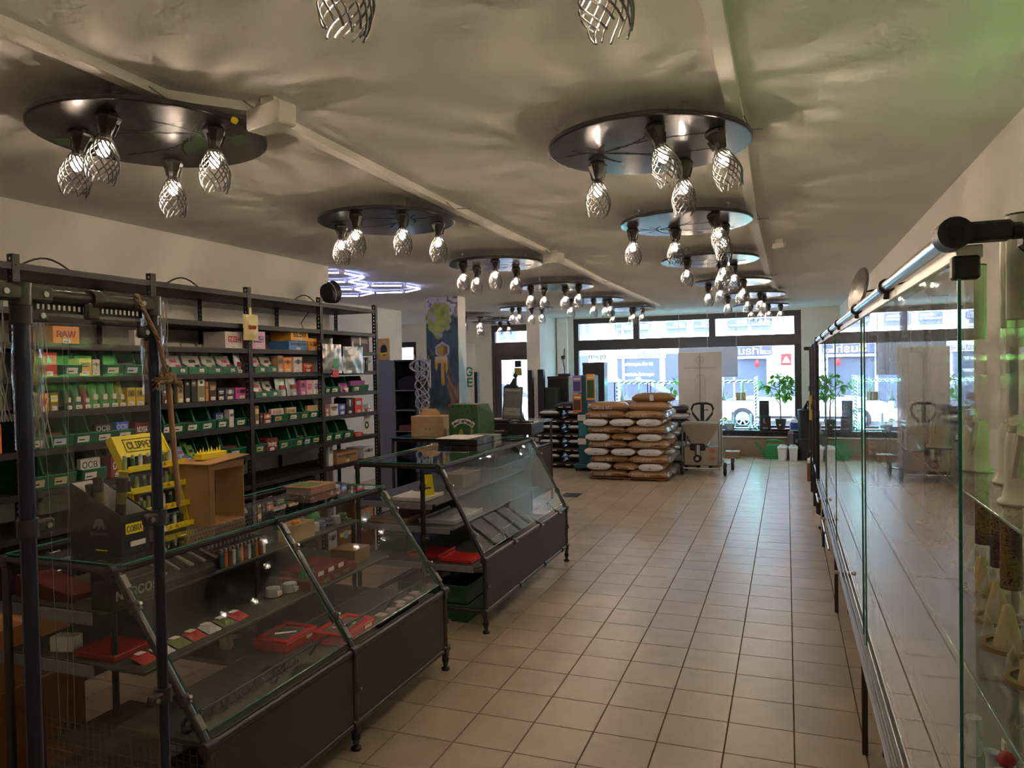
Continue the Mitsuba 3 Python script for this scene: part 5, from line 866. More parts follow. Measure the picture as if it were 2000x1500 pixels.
t = Thing('display_card', 'black lettered counter display for pens in the near counter', 'display'); t.part('tray', hull([(-2.62, 2.15, .855), (-2.42, 2.15, .855), (-2.62, 2.62, .855), (-2.42, 2.62, .855), (-2.62, 2.15, .985), (-2.62, 2.62, .985), (-2.42, 2.15, .885), (-2.42, 2.62, .885)]), BLACK); t.part('lettering', text('CHAMP-HIGH', .028, (-2.44, 2.42, .889), (0, 1, 0), (-.9, 0, .45), .003, width=.2), LABELW)
for q in range(6):
    y = 2.34 + .018 * (q % 3); t = Thing('metal_pen', f'silver pen, {ORD[q]} in the black display of the near counter', 'pen', 'silver pens in the black display'); t.part('barrel', cyl((-2.50 - .02 * (q // 3), y - .01 + .05 * q, .96), (-2.43, y + .01 + .05 * q, .915), .0065, 8), STEEL); t.part('tip', cyl((-2.43, y + .01 + .05 * q, .915), (-2.42, y + .012 + .05 * q, .908), .003, 6), BLACK)
t = Thing('display_sign', 'black carton with pale lettering at the end of the near counter', 'carton'); t.part('body', cbox(-2.50, -2.40, N0 + .07, N0 + .32, .855, .955, .003), BLACK); t.part('lettering', text('NARCOS', .034, (-2.40, N0 + .195, .905), (0, 1, 0), depth=.002, width=.2, bold=True), mat(srgb(150, 145, 130), .5))
for q in range(12):
    t = Thing('lighter', f'small lighter, {ORD[q]} in the rack of lighters of the near counter', 'lighter', 'rack of lighters in the near counter'); y = 2.66 + .026 * q; c = ((60, 90, 80), (190, 120, 60), (120, 60, 50), (210, 205, 195))[q % 4]; t.part('body', cbox(-2.44, -2.425, y, y + .02, .855, .925, .003), mat(srgb(*c), .35)); t.part('head', cbox(-2.44, -2.426, y + .002, y + .018, .925, .943, .002), STEEL)
t = Thing('lighter_rack', 'black rack holding lighters in the near counter', 'rack'); t.part('back', cbox(-2.56, -2.45, 2.64, 2.99, .855, .94, .003), BLACK); t.part('pegs', cat(*[cyl((-2.5, 2.66 + .026 * q, .94), (-2.5, 2.66 + .026 * q, .96), .006, 6) for q in range(12)]), GREY)
ball = trimesh.creation.icosphere(2, .042)
goods('green_ball', 'green ball on the upper shelf of the near counter', 'ball', mv(ball, (-2.55, 3.02, .897)), mat(srgb(35, 115, 60), .5), True, None, [('base_ring', lathe([(.02, .855), (.03, .855), (.03, .861), (.02, .861)], 14, (-2.55, 3.02, 0)), BLACK)])
goods('green_ball', 'second green ball on the upper shelf, near the corner tube', 'ball', mv(ball, (-2.62, 3.62, .897)), mat(srgb(60, 150, 70), .5), True, None, [('base_ring', lathe([(.02, .855), (.03, .855), (.03, .861), (.02, .861)], 14, (-2.62, 3.62, 0)), BLACK)])
t = Thing('wooden_box', 'pale wooden box with amber glass in the near counter', 'box'); t.part('box', cat(box(-2.52, -2.42, 3.18, 3.36, .855, .865), *[box(*a) for a in ((-2.52, -2.512, 3.18, 3.36, .855, .945), (-2.428, -2.42, 3.18, 3.36, .855, .945), (-2.52, -2.42, 3.18, 3.188, .855, .945), (-2.52, -2.42, 3.352, 3.36, .855, .945))]), mat(srgb(190, 160, 110), .6)); t.part('amber_glass', mv(trimesh.creation.icosphere(1, .03), (-2.47, 3.27, .93)), mat(srgb(200, 120, 20), .15))
for q, (y, c) in enumerate(((3.40, (215, 205, 190)), (3.47, (220, 215, 200)), (3.53, (120, 130, 170)), (3.60, (70, 90, 110)), (3.68, (180, 190, 190)), (3.75, (90, 110, 80)))):
    t = Thing('grinder', ('white ribbed grinder', 'second white ribbed grinder', 'violet-blue grinder', 'dark blue metal grinder', 'clear ringed grinder', 'green metal grinder')[q] + ' on the upper shelf of the near counter', 'grinder', 'grinders on the upper shelf'); t.part('body', lathe([(0, 0), (.028, 0), (.028, .018), (.026, .02), (.028, .022), (.028, .042), (.02, .046), (0, .046)], 16, (-2.50, y, .855)), mat(srgb(*c), .35, .4 if q > 2 else 0), 40); t.part('rim', lathe([(.0285, .018), (.0295, .02), (.0285, .022)], 16, (-2.50, y, .855)), STEEL)
for q in range(7):
    t = Thing('goods_packet', f'red and white glossy packet, {ORD[q]} of the row at the end of the near counter', 'packet', 'glossy packets in the near counter'); y = 2.08 + .085 * q; t.part('packet', rot(pouch(y, y + .075, .655, .075, -2.28, .02, .0, q), -72, (0, 1, 0), (-2.28, 0, .665)), mat(srgb(*((190, 60, 55), (200, 195, 185), (110, 120, 70))[q % 3]), .2, 0, .5, .6), 50); t.part('print', box(-2.35, -2.32, y + .02, y + .055, .68, .682), LABELW)
goods('wallet', 'dark red cloth bag on the upper shelf at the end of the near counter', 'bag', hull([(-2.95 + .1 * i, N0 + .1 + .16 * j, .855 + (.09 - .02 * (i + j) if k else 0)) for i in range(4) for j in range(2) for k in range(2)]), mat(srgb(95, 30, 30), .855), 40)
goods('white_carton', 'small white carton on the middle shelf at the end of the near counter', 'carton', rot(cbox(-2.76, -2.66, N0 + .1, N0 + .16, .655, .715, .003), 15, (0, 0, 1), (-2.7, N0 + .13, 0)), WHITE)
goods('red_carton', 'low red carton on the middle shelf at the end of the near counter', 'carton', cbox(-2.62, -2.40, N0 + .08, N0 + .26, .655, .68, .003), mat(srgb(150, 45, 40), .5))

# --- on the top glass of the near counter
TZ = 1.0605
t = Thing('clip_stand', 'yellow curved display stand with four ledges of lighters', 'display stand'); yx, yy0, yy1 = -2.72, 2.33, 2.60
cur = [(yx + .16, TZ + .004), (yx + .135, TZ + .10), (yx + .11, TZ + .2), (yx + .07, TZ + .31), (yx + .01, TZ + .41)]
side = LineString(cur).buffer(.012, cap_style=2)
for y in (yy0, yy1 - .006): t.part('side', tf(extrude(side.buffer(.008), .006), frame((0, y + .006, 0), (1, 0, 0), (0, 0, 1))), YELLOW)
t.part('header', hull([(yx + a, y, z) for y in (yy0, yy1) for a, z in ((.065, TZ + .335), (.015, TZ + .425), (.060, TZ + .333), (.010, TZ + .423))]), YELLOW)
t.part('header_print', cat(text('CLIPPER', .034, (yx + .041, (yy0 + yy1) / 2, TZ + .381), (0, 1, 0), (-.5, 0, .9), .002, width=.14), *[tf(box(*a, 0, .0016), frame((yx + .040, (yy0 + yy1) / 2, TZ + .381), (0, 1, 0), (-.5, 0, .9))) for a in ((-.085, .085, -.031, -.028), (-.085, .085, .028, .031), (-.085, -.082, -.03, .03), (.082, .085, -.03, .03))]), INK)
for q in range(4):
    z = TZ + .008 + .09 * q; xx = (yx + .17, yx + .15, yx + .13, yx + .11)[q]; lg = t.part('ledge', cbox(xx - .04, xx + .03, yy0 - .02, yy1 + .03, z, z + .008, .002), YELLOW); t.part('ledge_front', cbox(xx + .027, xx + .03, yy0 - .02, yy1 + .03, z, z + .026, .001), YELLOW, parent=lg); t.part('emblem', cat(*[tf(extrude(Polygon([(-.012, -.008), (.012, -.008), (0, .01)]), .0008), frame((xx + .03, yy0 + .1 + .035 * k, z + .016), (0, 1, 0), (0, 0, 1))) for k in range(3)]), mat(srgb(190, 130, 60), .5), parent=lg)
    for k in range(7):
        l = Thing('lighter', f'printed lighter, {ORD[k]} on the {("lowest", "second", "third", "highest")[q]} ledge of the yellow stand', 'lighter', 'lighters on the yellow stand'); y = yy0 - .002 + .040 * k; c = ((70, 100, 60), (200, 200, 195), (60, 60, 65), (150, 170, 110))[(k + q) % 4]; l.part('body', lathe([(0, 0), (.0085, 0), (.0085, .046), (0, .046)], 8, (xx - .01, y, z + .008)), mat(srgb(*c), .35)); l.part('head', lathe([(.008, .046), (.007, .060), (0, .061)], 8, (xx - .01, y, z + .008)), STEEL)
t = Thing('cardboard_box', 'open cardboard box frame standing on the near counter', 'box'); cx0, cx1, cy0, cy1, cz1 = -2.60, -2.43, 2.60, 2.828, 1.341
t.part('near_wall', cbox(cx0, cx1, cy0, cy0 + .004, TZ, cz1, .001), CARD); t.part('far_wall', cbox(cx0, cx1, cy1 - .004, cy1, TZ, cz1, .001), CARD); t.part('bottom', cbox(cx0, cx1, cy0, cy1, TZ, TZ + .005, .001), CARD); t.part('top', rot(cbox(cx0 - .01, cx1 + .02, cy0 - .02, cy1 + .02, cz1, cz1 + .005, .001), 4, (1, 0, 0), (0, cy0, cz1)), CARD)
for z in (TZ, cz1 - .07): t.part('flap', rot(cbox(cx1 - .002, cx1 + .002, cy0 + .0, cy0 + .035, TZ, cz1, .001), 0) if z == TZ else cbox(cx1 - .002, cx1 + .002, cy0, cy1, cz1 - .03, cz1, .001), CARD2)
t.part('inner_flap', cbox(cx0, cx0 + .004, cy0, cy0 + .03, TZ, cz1, .001), CARD2)
t = Thing('lighter_tray', 'small yellow tray with pointed teeth on the cardboard box', 'tray'); t.part('tray', cbox(-2.55, -2.50, 2.64, 2.80, cz1 + .012, cz1 + .042, .003), YELLOW); t.part('teeth', cat(*[hull([(-2.54 + a, 2.645 + .0175 * q + b, cz1 + .04) for a in (0, .008) for b in (0, .010)] + [(-2.536, 2.65 + .0175 * q, cz1 + .055 + .008 * (q % 3))]) for q in range(9)]), YELLOW)
goods('photo_album', 'thick album with a patterned green cover on the near counter', 'album', hull([(x, y, z) for x in (-2.66, -2.50) for y in (3.44, 3.66) for z in (TZ, TZ + .035)]), mat(srgb(190, 175, 160), .7), False, None, [('cover', rot(cbox(-2.67, -2.49, 3.43, 3.67, TZ + .036, TZ + .042, .002), 0), mat(srgb(160, 120, 90), .6)), ('cover_picture', box(-2.64, -2.52, 3.46, 3.60, TZ + .042, TZ + .0435), mat(srgb(95, 115, 60), .6)), ('spine', cbox(-2.495, -2.485, 3.43, 3.67, TZ, TZ + .042, .003), mat(srgb(150, 105, 85), .6)), ('leaf_stack', cat(*[box(-2.655, -2.505, 3.437, 3.44, TZ + .004 + .005 * q, TZ + .006 + .005 * q) for q in range(6)]), mat(srgb(150, 135, 125), .7))])
t = Thing('black_dispenser', 'black slant-cut display box with white inside and two dark tubes', 'display box'); dx0, dx1, dy0, dy1 = -2.619, -2.358, 2.07, 2.07 + .13
prof = [(dx0, TZ), (dx1, TZ), (dx1, TZ + .155), (dx0, TZ + .275)]
for y in (dy0, dy1 - .004): t.part('side', tf(extrude(Polygon(prof), .004), frame((0, y + .004, 0), (1, 0, 0), (0, 0, 1))), mat((.02, .021, .024), .35))
t.part('front', cbox(dx1 - .004, dx1, dy0, dy1, TZ, TZ + .155, .001), mat((.02, .021, .024), .35)); t.part('back', cbox(dx0, dx0 + .004, dy0, dy1, TZ, TZ + .275, .001), mat((.02, .021, .024), .35)); t.part('lining', cat(box(dx0 + .005, dx0 + .008, dy0 + .005, dy1 - .005, TZ + .1, TZ + .27), tf(extrude(Polygon([(dx0 + .006, TZ + .05), (dx1 - .006, TZ + .05), (dx1 - .006, TZ + .15), (dx0 + .006, TZ + .268)]), .001), frame((0, dy1 - .005, 0), (1, 0, 0), (0, 0, 1)))), LABELW)
EM = mat(srgb(105, 105, 105), .5); t.part('emblem', cat(*[tf(extrude(affinity.rotate(affinity.scale(Point(0, 0).buffer(.022, 8), .45, 1), a), .0012), frame(((dx0 + dx1) / 2 + .02 + a * .0006, dy0 - .0002, TZ + .12), (1, 0, 0), (0, 0, 1))) for a in (-28, 0, 28)]), EM); t.part('lettering', text('GOLDEN HARVEST', .01, ((dx0 + dx1) / 2 + .02, dy0 - .0002, TZ + .082), (1, 0, 0), depth=.001, width=.09), EM)
t.part('sticker', cat(box(dx1, dx1 + .001, dy0 + .02, dy0 + .10, TZ + .08, TZ + .12)), YELLOW); t.part('sticker_text', text('COBRA', .024, (dx1 + .001, dy0 + .06, TZ + .10), (0, 1, 0), (0, 0, 1), .001, width=.07), INK); t.part('sticker_line', box(dx1, dx1 + .001, dy0 + .04, dy0 + .11, TZ + .03, TZ + .05), LABELW); t.part('gold_line', box((dx0 + dx1) / 2, (dx0 + dx1) / 2 + .06, dy0 - .001, dy0, TZ + .018, TZ + .022), YELLOW)
for q in range(2):
    l = Thing('paper_tube', ('dark tube with gold print standing in the black slanted box', 'second dark tube with gold print, nearer the yellow stand')[q], 'tube'); p0 = (dx0 + .10 + .06 * q, dy0 + .05 + .03 * q, TZ + .06); p1 = (dx0 + .09 + .095 * q, dy0 + .05 + .03 * q, TZ + .29); l.part('body', cyl(p0, p1, .019, 14), mat((.03, .03, .028), .4)); l.part('print', cyl(np.array(p0) * .45 + np.array(p1) * .55, np.array(p0) * .25 + np.array(p1) * .75, .0194, 14), mat(srgb(110, 100, 40), .5))
l = goods('wire_bundle', 'dark round-topped brush standing in the black slanted box', 'brush', tube([(dx0 + .05, dy0 + .06, TZ + .1), (dx0 + .05, dy0 + .05, TZ + .26)], [.006, .02], 8), BLACK)
goods('crisp_bag', 'green and red bag standing behind the black slanted box', 'bag', pouch(2.30, 2.42, TZ, .19, -2.60, .04, .02, 33), mat(srgb(130, 60, 50), .35), 50, None, [('print', box(-2.59, -2.575, 2.33, 2.39, TZ + .1, TZ + .15), mat(srgb(120, 150, 60), .5))])
goods('metal_tin', 'small metal bucket with a cork roll beside the black slanted box', 'tin', lathe([(0, 0), (.034, 0), (.042, .09), (.044, .092), (.042, .094), (.038, .094), (.032, .004), (0, .004)], 20, (-2.47, 2.335, TZ)), mat((.5, .5, .5), .3, .9), 40, None, [('cork_roll', cyl((-2.48, 2.33, TZ + .02), (-2.485, 2.345, TZ + .13), .013, 10), mat(srgb(190, 155, 120), .7)), ('tag', box(-2.43, -2.4285, 2.315, 2.355, TZ + .035, TZ + .055), LABELW)])

# --- goods in and on the farther counter
FT = 1.1105
t = Thing('cardboard_box', 'tan cardboard box with a torn lid on the counter behind', 'box'); kx0, kx1, ky = -3.574, -3.218, 6.62
kz = 1.075
t.part('body', cbox(kx0, kx1, ky, ky + .25, kz, 1.284, .003), mat(srgb(200, 160, 115), .75)); t.part('torn_flap', tf(extrude(Polygon([(0, 0), (.05, .05), (.03, .075), (.07, .08), (.13, .072), (.2, .07), (.23, .045), (.26, .0)]), .003), frame((kx0 + .03, ky + .1, 1.284), (1, 0, 0), (0, .1, 1))), mat(srgb(200, 160, 115), .75)); t.part('hand_hole', cat(*[tf(extrude(Point(0, 0).buffer(.012, 6).difference(sbox(-.02, -.02, 0, .02)), .001), frame((kx0 + .17 + .035 * q, ky - .0005, kz + .08), (1 if q else -1, 0, 0), (0, 0, 1))) for q in range(2)]), CARD2)
for q, (a, b, z0, z1, c) in enumerate(((kx1 + .012, kx1 + .06, kz, kz + .09, (215, 205, 185)),)):
    goods('paper_stack', 'pale carton between the tan box and the green box', 'carton', cbox(a, b, ky + .05, ky + .15, z0, z1, .002), mat(srgb(*c), .6), extra=[('print', box(a + .008, b - .008, ky + .049, ky + .05, kz + .05, kz + .055), GREY)])
gx0, gx1, gy_ = -3.069, -2.768, 6.45; GRN = mat(srgb(62, 96, 58), .5); gz = 1.075; gzt = 1.411
t = Thing('green_box', 'green printed calendar box with an arched white title', 'box'); t.part('body', hull([(gx0, gy_, gz), (gx1, gy_, gz), (gx0, gy_ + .28, gz), (gx1 + .06, gy_ + .28, gz), (gx0, gy_, gzt), (gx1, gy_, gzt), (gx0, gy_ + .28, gzt), (gx1 + .03, gy_ + .2, gzt), (gx1 + .06, gy_ + .28, gzt - .12)]), GRN)
for i, (ch, a) in enumerate(zip('HALL OF WEED', np.linspace(-50, 50, 12))):
    if ch != ' ': t.part('letter', text(ch, .024, (((gx0 + gx1) / 2) + .125 * math.sin(math.radians(a)), gy_ - .004, gz + .075 + .10 * math.cos(math.radians(a))), (math.cos(math.radians(a)), 0, -math.sin(math.radians(a))), (math.sin(math.radians(a)), 0, math.cos(math.radians(a))), .003, bold=True), INK)
t.part('title_banner', tf(extrude(Polygon([(.15 * math.sin(a), .10 * math.cos(a) + .024) for a in np.linspace(-1, 1, 16)] + [(.11 * math.sin(a), .10 * math.cos(a) - .022) for a in np.linspace(1, -1, 16)]), .0015), frame(((gx0 + gx1) / 2, gy_ - .0002, gz + .075), (1, 0, 0), (0, 0, 1))), LABELW)
for i in range(4):
    for j in range(2): t.part('hook_slot', box(gx0 + .04 + .065 * i, gx0 + .05 + .065 * i, gy_ - .002, gy_, gzt - .03 - .135 * j, gzt - .012 - .135 * j), INK)
for i in range(16): t.part('printed_leaf', tf(extrude(Polygon([(0, .012), (.004, .003), (.012, .004), (.005, -.003), (.008, -.011), (0, -.005), (-.008, -.011), (-.005, -.003), (-.012, .004), (-.004, .003)]), .0008), frame((gx0 + .02 + (gx1 - gx0 - .04) * ((i * 37) % 16) / 16, gy_ - .0002, gz + .02 + (gzt - gz - .05) * ((i * 23 + 5) % 16) / 16), (1, 0, 0), (0, 0, 1))), mat(srgb(38, 66, 36), .5))
t.part('printed_figure', cat(*[tf(extrude(affinity.scale(Point(0, 0).buffer(.022, 6), sx_, sy_), .0015), frame((gx0 + dx, gy_ - .0004, gz + dz), (1, 0, 0), (0, 0, 1))) for dx, dz, sx_, sy_ in ((.13, .07, .8, 1.4), (.125, .055, 1.2, .6), (.24, .075, .6, 1.2))]), mat(srgb(150, 150, 60), .5)); t.part('printed_ring', tf(extrude(affinity.scale(Point(0, 0).buffer(.03, 8), 1.2, .5), .001), frame((gx0 + .13, gy_ - .0003, gz + .03), (1, 0, 0), (0, 0, 1))), mat(srgb(150, 45, 50), .5)); t.part('printed_ring', tf(extrude(affinity.scale(Point(0, 0).buffer(.03, 8), .8, .7), .001), frame((gx0 + .24, gy_ - .0003, gz + .045), (1, 0, 0), (0, 0, 1))), mat(srgb(60, 90, 150), .5))
t.part('corner_tab', cat(*[box(gx0 + a, gx0 + a + .02, gy_ - .002, gy_, gzt - .02, gzt) for a in (0, gx1 - gx0 - .02)]), RED)
t = Thing('tray_box', 'black carton with a white sheet on the farther counter top', 'carton'); t.part('body', cbox(-2.78, -2.42, 5.62, 5.95, FT, FT + .05, .004), BLACK); t.part('sheet', cbox(-2.79, -2.50, 5.60, 5.97, FT + .051, FT + .056, .001), LABELW); t.part('emblem', tf(extrude(Point(0, 0).buffer(.025, 10).difference(Point(0, 0).buffer(.018, 10)), .001), frame((-2.42, 5.8, FT + .025), (0, 1, 0), (0, 0, 1))), GREY)
goods('printed_carton', 'green and yellow small carton beside the black carton', 'carton', cbox(-2.66, -2.42, 6.0, 6.18, FT, FT + .05, .003), mat(srgb(110, 110, 100), .5), extra=[('stripe', cat(*[box(-2.42, -2.419, 6.02 + .03 * q, 6.035 + .03 * q, FT + .01, FT + .035) for q in range(4)]), mat(srgb(150, 160, 60), .5))])
# till: black printer boxes, mug and monitor
t = Thing('cash_register', 'black till box with papers on the far end of the counter', 'till'); ty = 7.0; rx0, rx1 = -2.924, -2.416; rz = 1.075
t.part('drawer_box', cbox(rx0, rx1, ty, ty + .4, rz, rz + .115, .006), BLACK); t.part('top_case', cbox(rx0 - .02, rx0 + .26, ty + .02, ty + .35, rz + .116, rz + .14, .006), BLACKM); t.part('paper', cat(*[rot(box(rx0 - .01, rx0 + .22, ty + .02, ty + .3, rz + .141 + .004 * q, rz + .143 + .004 * q), 7 * q - 5, (0, 0, 1), (rx0 + .1, ty + .2, 0)) for q in range(3)]), mat(srgb(120, 115, 110), .6))
t.part('keypad', rot(cbox(rx0 + .10, rx0 + .30, ty - .22, ty - .08, rz + .005, rz + .05, .01), 14, (0, 0, 1), (rx0 + .2, ty - .15, 0)), BLACKM); t.part('key_rows', rot(cat(*[box(rx0 + .13 + .03 * i, rx0 + .15 + .03 * i, ty - .2 + .03 * j, ty - .185 + .03 * j, rz + .05, rz + .054) for i in range(5) for j in range(4)]), 14, (0, 0, 1), (rx0 + .2, ty - .15, 0)), GREY)
goods('mug', 'small dark pink mug before the black till box', 'mug', lathe([(0, 0), (.022, 0), (.024, .06), (.02, .06), (.018, .005), (0, .005)], 14, (-2.692, 6.9, rz + .0)), mat(srgb(150, 40, 70), .45), 40, None, [('handle', tube([(-2.692 - .022, 6.9, rz + .05), (-2.692 - .036, 6.9, rz + .035), (-2.692 - .022, 6.9, rz + .015)], .004, 6), mat(srgb(150, 40, 70), .45))])
t = Thing('monitor', 'tilted portrait touch monitor on a black arm', 'monitor'); mpx = -2.67; mz = 1.391
M0 = frame((mpx, 7.15, mz), (1, .30, -.06), (.06, 0.12, 1)); t.part('housing', tf(cbox(-.10, .10, -.17, .17, -.028, 0, .006), M0), mat((.04, .04, .043), .4)); scr = t.part('screen', tf(box(-.09, .09, -.155, .155, 0, .0012), M0), mat(srgb(80, 80, 84), .2)); t.part('screen_panel', tf(cat(box(-.085, .085, -.13, -.05, .0012, .002), box(-.085, .085, .12, .145, .0012, .002)), M0), mat(srgb(120, 120, 112), .25), parent=scr); t.part('screen_text', tf(cat(box(-.05, .05, .10, .108, .0012, .002), box(-.012, .015, .0, .006, .0012, .002), box(-.03, .03, -.095, -.089, .002, .0026)), M0), mat(srgb(50, 50, 54), .3), parent=scr)
t.part('arm', tube([(mpx + .03, 7.2, mz - .1), (mpx + .10, 7.2, mz - .2), (mpx + .17, 7.2, mz - .30)], [.03, .03, .036], 8), BLACK); t.part('foot', cbox(mpx + .06, mpx + .2, 7.1, 7.25, rz + .116, rz + .13, .01), BLACK)
single('monitor_cable', 'black cable looping behind the monitor', 'cable', tube([(mpx - .03, 7.2, mz - .16), (mpx - .0, 7.22, mz - .23), (mpx + .08, 7.22, mz - .26), (mpx + .16, 7.22, mz - .30)], .006, 6), BLACK, True)
t = Thing('figurine', 'small black animal figurine sitting on top of the monitor', 'figurine'); fz = mz + .175
t.part('body', cat(hull([(mpx + .0 + a, 7.15 + b, fz + c) for a, b, c in ((-.03, -.02, 0), (.045, -.02, 0), (.045, .02, 0), (-.03, .02, 0), (.02, -.02, .08), (.05, -.015, .09), (.05, .015, .09), (.02, .02, .08))]), mv(trimesh.creation.icosphere(1, .026), (mpx + .038, 7.15, fz + .11)), box(mpx - .075, mpx + .06, 7.13, 7.17, fz - .01, fz + .006), tube([(mpx - .02, 7.15, fz + .01), (mpx - .06, 7.15, fz + .015)], .008, 6)), BLACK, 30); t.part('ear', cat(*[hull([(mpx + .03 + s * .014 + a, 7.15 + b, fz + .128) for a in (-.006, .006) for b in (-.004, .004)] + [(mpx + .03 + s * .016, 7.15, fz + .15)]) for s in (-1, 1)]), BLACK)
# the cross counter behind
t = Thing('back_counter', 'rear glass-topped counter of black tubes behind the till', 'shop counter'); q0, q1, qy, qy1, qz = -3.72, -2.62, 6.5, 7.55, 1.05
for x in (q0, q1):
    for y in (qy, qy1): t.part('post', cyl((x, y, .0), (x, y, qz), R_T, 10), PIPE)
for a, b in (((q0, qy), (q1, qy)), ((q1, qy), (q1, qy1)), ((q0, qy1), (q1, qy1)), ((q0, qy), (q0, qy1))):
    for z in (qz, .14): t.part('rail', cyl((*a, z), (*b, z), R_T, 10), PIPE)
t.part('top', cbox(q0 - .03, q1 + .03, qy - .03, qy1 + .03, qz + .016, qz + .024, .002), mat((.03, .10, .09), .06)); t.part('side_panel', cbox(q1 + .0, q1 + .008, qy + .03, qy1 - .03, .15, .80, .002), PANEL); t.part('blue_poster', cbox(q0 + .20, q1 - .5, qy + .10, qy + .104, .72, .99, .001), mat(srgb(70, 100, 150), .6)); t.part('inner_shelf', cbox(q0, q1, qy + .03, qy1 - .03, .5, .515, .002), DECK); t.part('dark_back', cbox(q0, q1, qy1 - .04, qy1 - .03, .16, qz - .05, .002), PANEL)
t = Thing('glass_case', 'low glass case of black tubes beyond the till', 'display case'); w0, w1, wy0, wy1 = -3.55, -2.95, 8.3, 9.35
for x in (w0, w1):
    for y in (wy0, wy1): t.part('post', cyl((x, y, 0), (x, y, 1.05), R_T, 10), PIPE)
for z in (1.05, .75, .14):
    for a, b in (((w0, wy0), (w1, wy0)), ((w1, wy0), (w1, wy1)), ((w0, wy1), (w1, wy1))): t.part('rail', cyl((*a, z), (*b, z), R_T * .8, 8), PIPE)
t.part('top_glass', box(w0 - .02, w1 + .02, wy0 - .02, wy1 + .02, 1.066, 1.074), mat((.25, .33, .35), .06)); t.part('side_panel', cbox(w1 - .004, w1 + .004, wy0 + .02, wy1 - .02, .15, .73, .002), PANEL); t.part('front_panel', cbox(w0, w1, wy0 - .004, wy0 + .004, .15, .73, .002), PANEL); t.part('tan_board', box(w0 + .05, w1 - .05, wy0 + .2, wy0 + .21, .75, .95), CARD)
# inside the farther counter
for n, (x0, x1, y0, y1, z, h, c, lab) in enumerate(((-2.26, -2.02, 4.56, 4.80, .42, .018, (190, 45, 40), 'flat red tray on the lowest shelf of the farther counter, by the open end'), (-2.55, -2.3, 4.62, 4.9, .42, .02, (185, 45, 42), 'second flat red tray on the lowest shelf of the farther counter'), (-2.8, -2.5, 4.55, 4.9, .67, .03, (140, 105, 75), 'brown board on the middle shelf of the farther counter'), (-2.62, -2.36, 4.55, 4.85, .83, .02, (200, 190, 175), 'white sheet pad on the top shelf of the farther counter'), (-2.44, -2.16, 4.6, 5.1, .67, .025, (160, 165, 165), 'pale film-wrapped packs on the middle shelf of the farther counter'), (-2.5, -2.34, 5.15, 5.5, .83, .10, (120, 110, 90), 'printed display carton on the top shelf of the farther counter'), (-2.75, -2.55, 4.6, 4.75, .45, .13, (40, 90, 60), 'green box on the lowest shelf of the farther counter'))):
    t = Thing('stored_goods', lab, 'tray' if 'tray' in lab else 'goods'); t.part('body', cbox(x0, x1, y0, y1, z, z + h, .004), mat(srgb(*c), .4)); t.part('rim' if 'tray' in lab else 'print', cat(box(x0, x1, y0, y0 + .008, z + h, z + h + .008), box(x1 - .008, x1, y0, y1, z + h, z + h + .008), box(x0, x0 + .008, y0, y1, z + h, z + h + .008)), mat(srgb(*[min(255, int(v * 1.15)) for v in c]), .4))
t = Thing('tape_dispenser', 'dark blue tape dispenser at the open end of the farther counter', 'tape dispenser'); t.part('body', hull([(-2.84, 4.52, .83), (-2.68, 4.52, .83), (-2.84, 4.58, .83), (-2.68, 4.58, .83), (-2.80, 4.52, .90), (-2.72, 4.52, .89), (-2.8, 4.58, .9), (-2.72, 4.58, .89)]), mat(srgb(35, 42, 75), .4)); t.part('roll', cyl((-2.77, 4.535, .895), (-2.77, 4.565, .895), .028, 16), LABELW)
t = Thing('yellow_card', 'yellow folder standing inside the farther counter', 'folder'); t.part('sheet', rot(cbox(-2.44, -2.36, 4.7, 4.708, .84, 1.0, .002), -8, (0, 1, 0), (-2.4, 4.7, .84)), YELLOW); t.part('print', rot(box(-2.42, -2.38, 4.698, 4.7, .90, .91), -8, (0, 1, 0), (-2.4, 4.7, .84)), INK)
for q in range(6):
    t = Thing('goods_packet', f'dark green rolled packet, {ORD[q]} by the front edge of the farther counter', 'packet', 'rolled packets in the farther counter'); t.part('roll', cyl((-2.16, 5.12 + .05 * q, .445), (-2.03, 5.15 + .05 * q, .445), .022, 8), mat(srgb(48, 72, 66), .5)); t.part('band', cyl((-2.11, 5.131 + .05 * q, .445), (-2.09, 5.136 + .05 * q, .445), .0225, 8), GREY)
for q, (z0, lab) in enumerate(((.0, 'green crate on the floor under the farther counter, lower one'), (.13, 'green crate under the farther counter, upper one'))):
    t = Thing('crate', lab, 'crate', 'green crates under the farther counter'); a, b, c, d = -2.62, -2.08, 4.60, 4.95; t.part('shell', cat(box(a, b, c, d, z0, z0 + .006), *[cbox(*k, .003) for k in ((a, b, c, c + .006, z0, z0 + .12), (a, b, d - .006, d, z0, z0 + .12), (a, a + .006, c, d, z0, z0 + .12), (b - .006, b, c, d, z0, z0 + .12))]), mat(srgb(45, 85, 55), .5)); t.part('rim', cat(*[cbox(*k, .003) for k in ((a - .006, b + .006, c - .006, c, z0 + .108, z0 + .124), (b, b + .006, c, d, z0 + .108, z0 + .124))]), mat(srgb(55, 98, 64), .5))
goods('plastic_film', 'crumpled clear plastic bag lying on the upper green crate', 'film', pouch(4.66, 4.88, .262, .07, -2.2, .2, 0, 12), 'glass_pane')
goods('hanging_chain', 'short thin chain hanging at the corner between the counters', 'chain', cat(*[tube([(-2.84 + .006 * math.cos(a) * (q % 2), 4.42 + .006 * math.cos(a) * (1 - q % 2), 1.04 - .016 * q + .010 * math.sin(a)) for a in np.linspace(0, 2 * np.pi, 9)], .0018, 4) for q in range(14)]), STEEL)
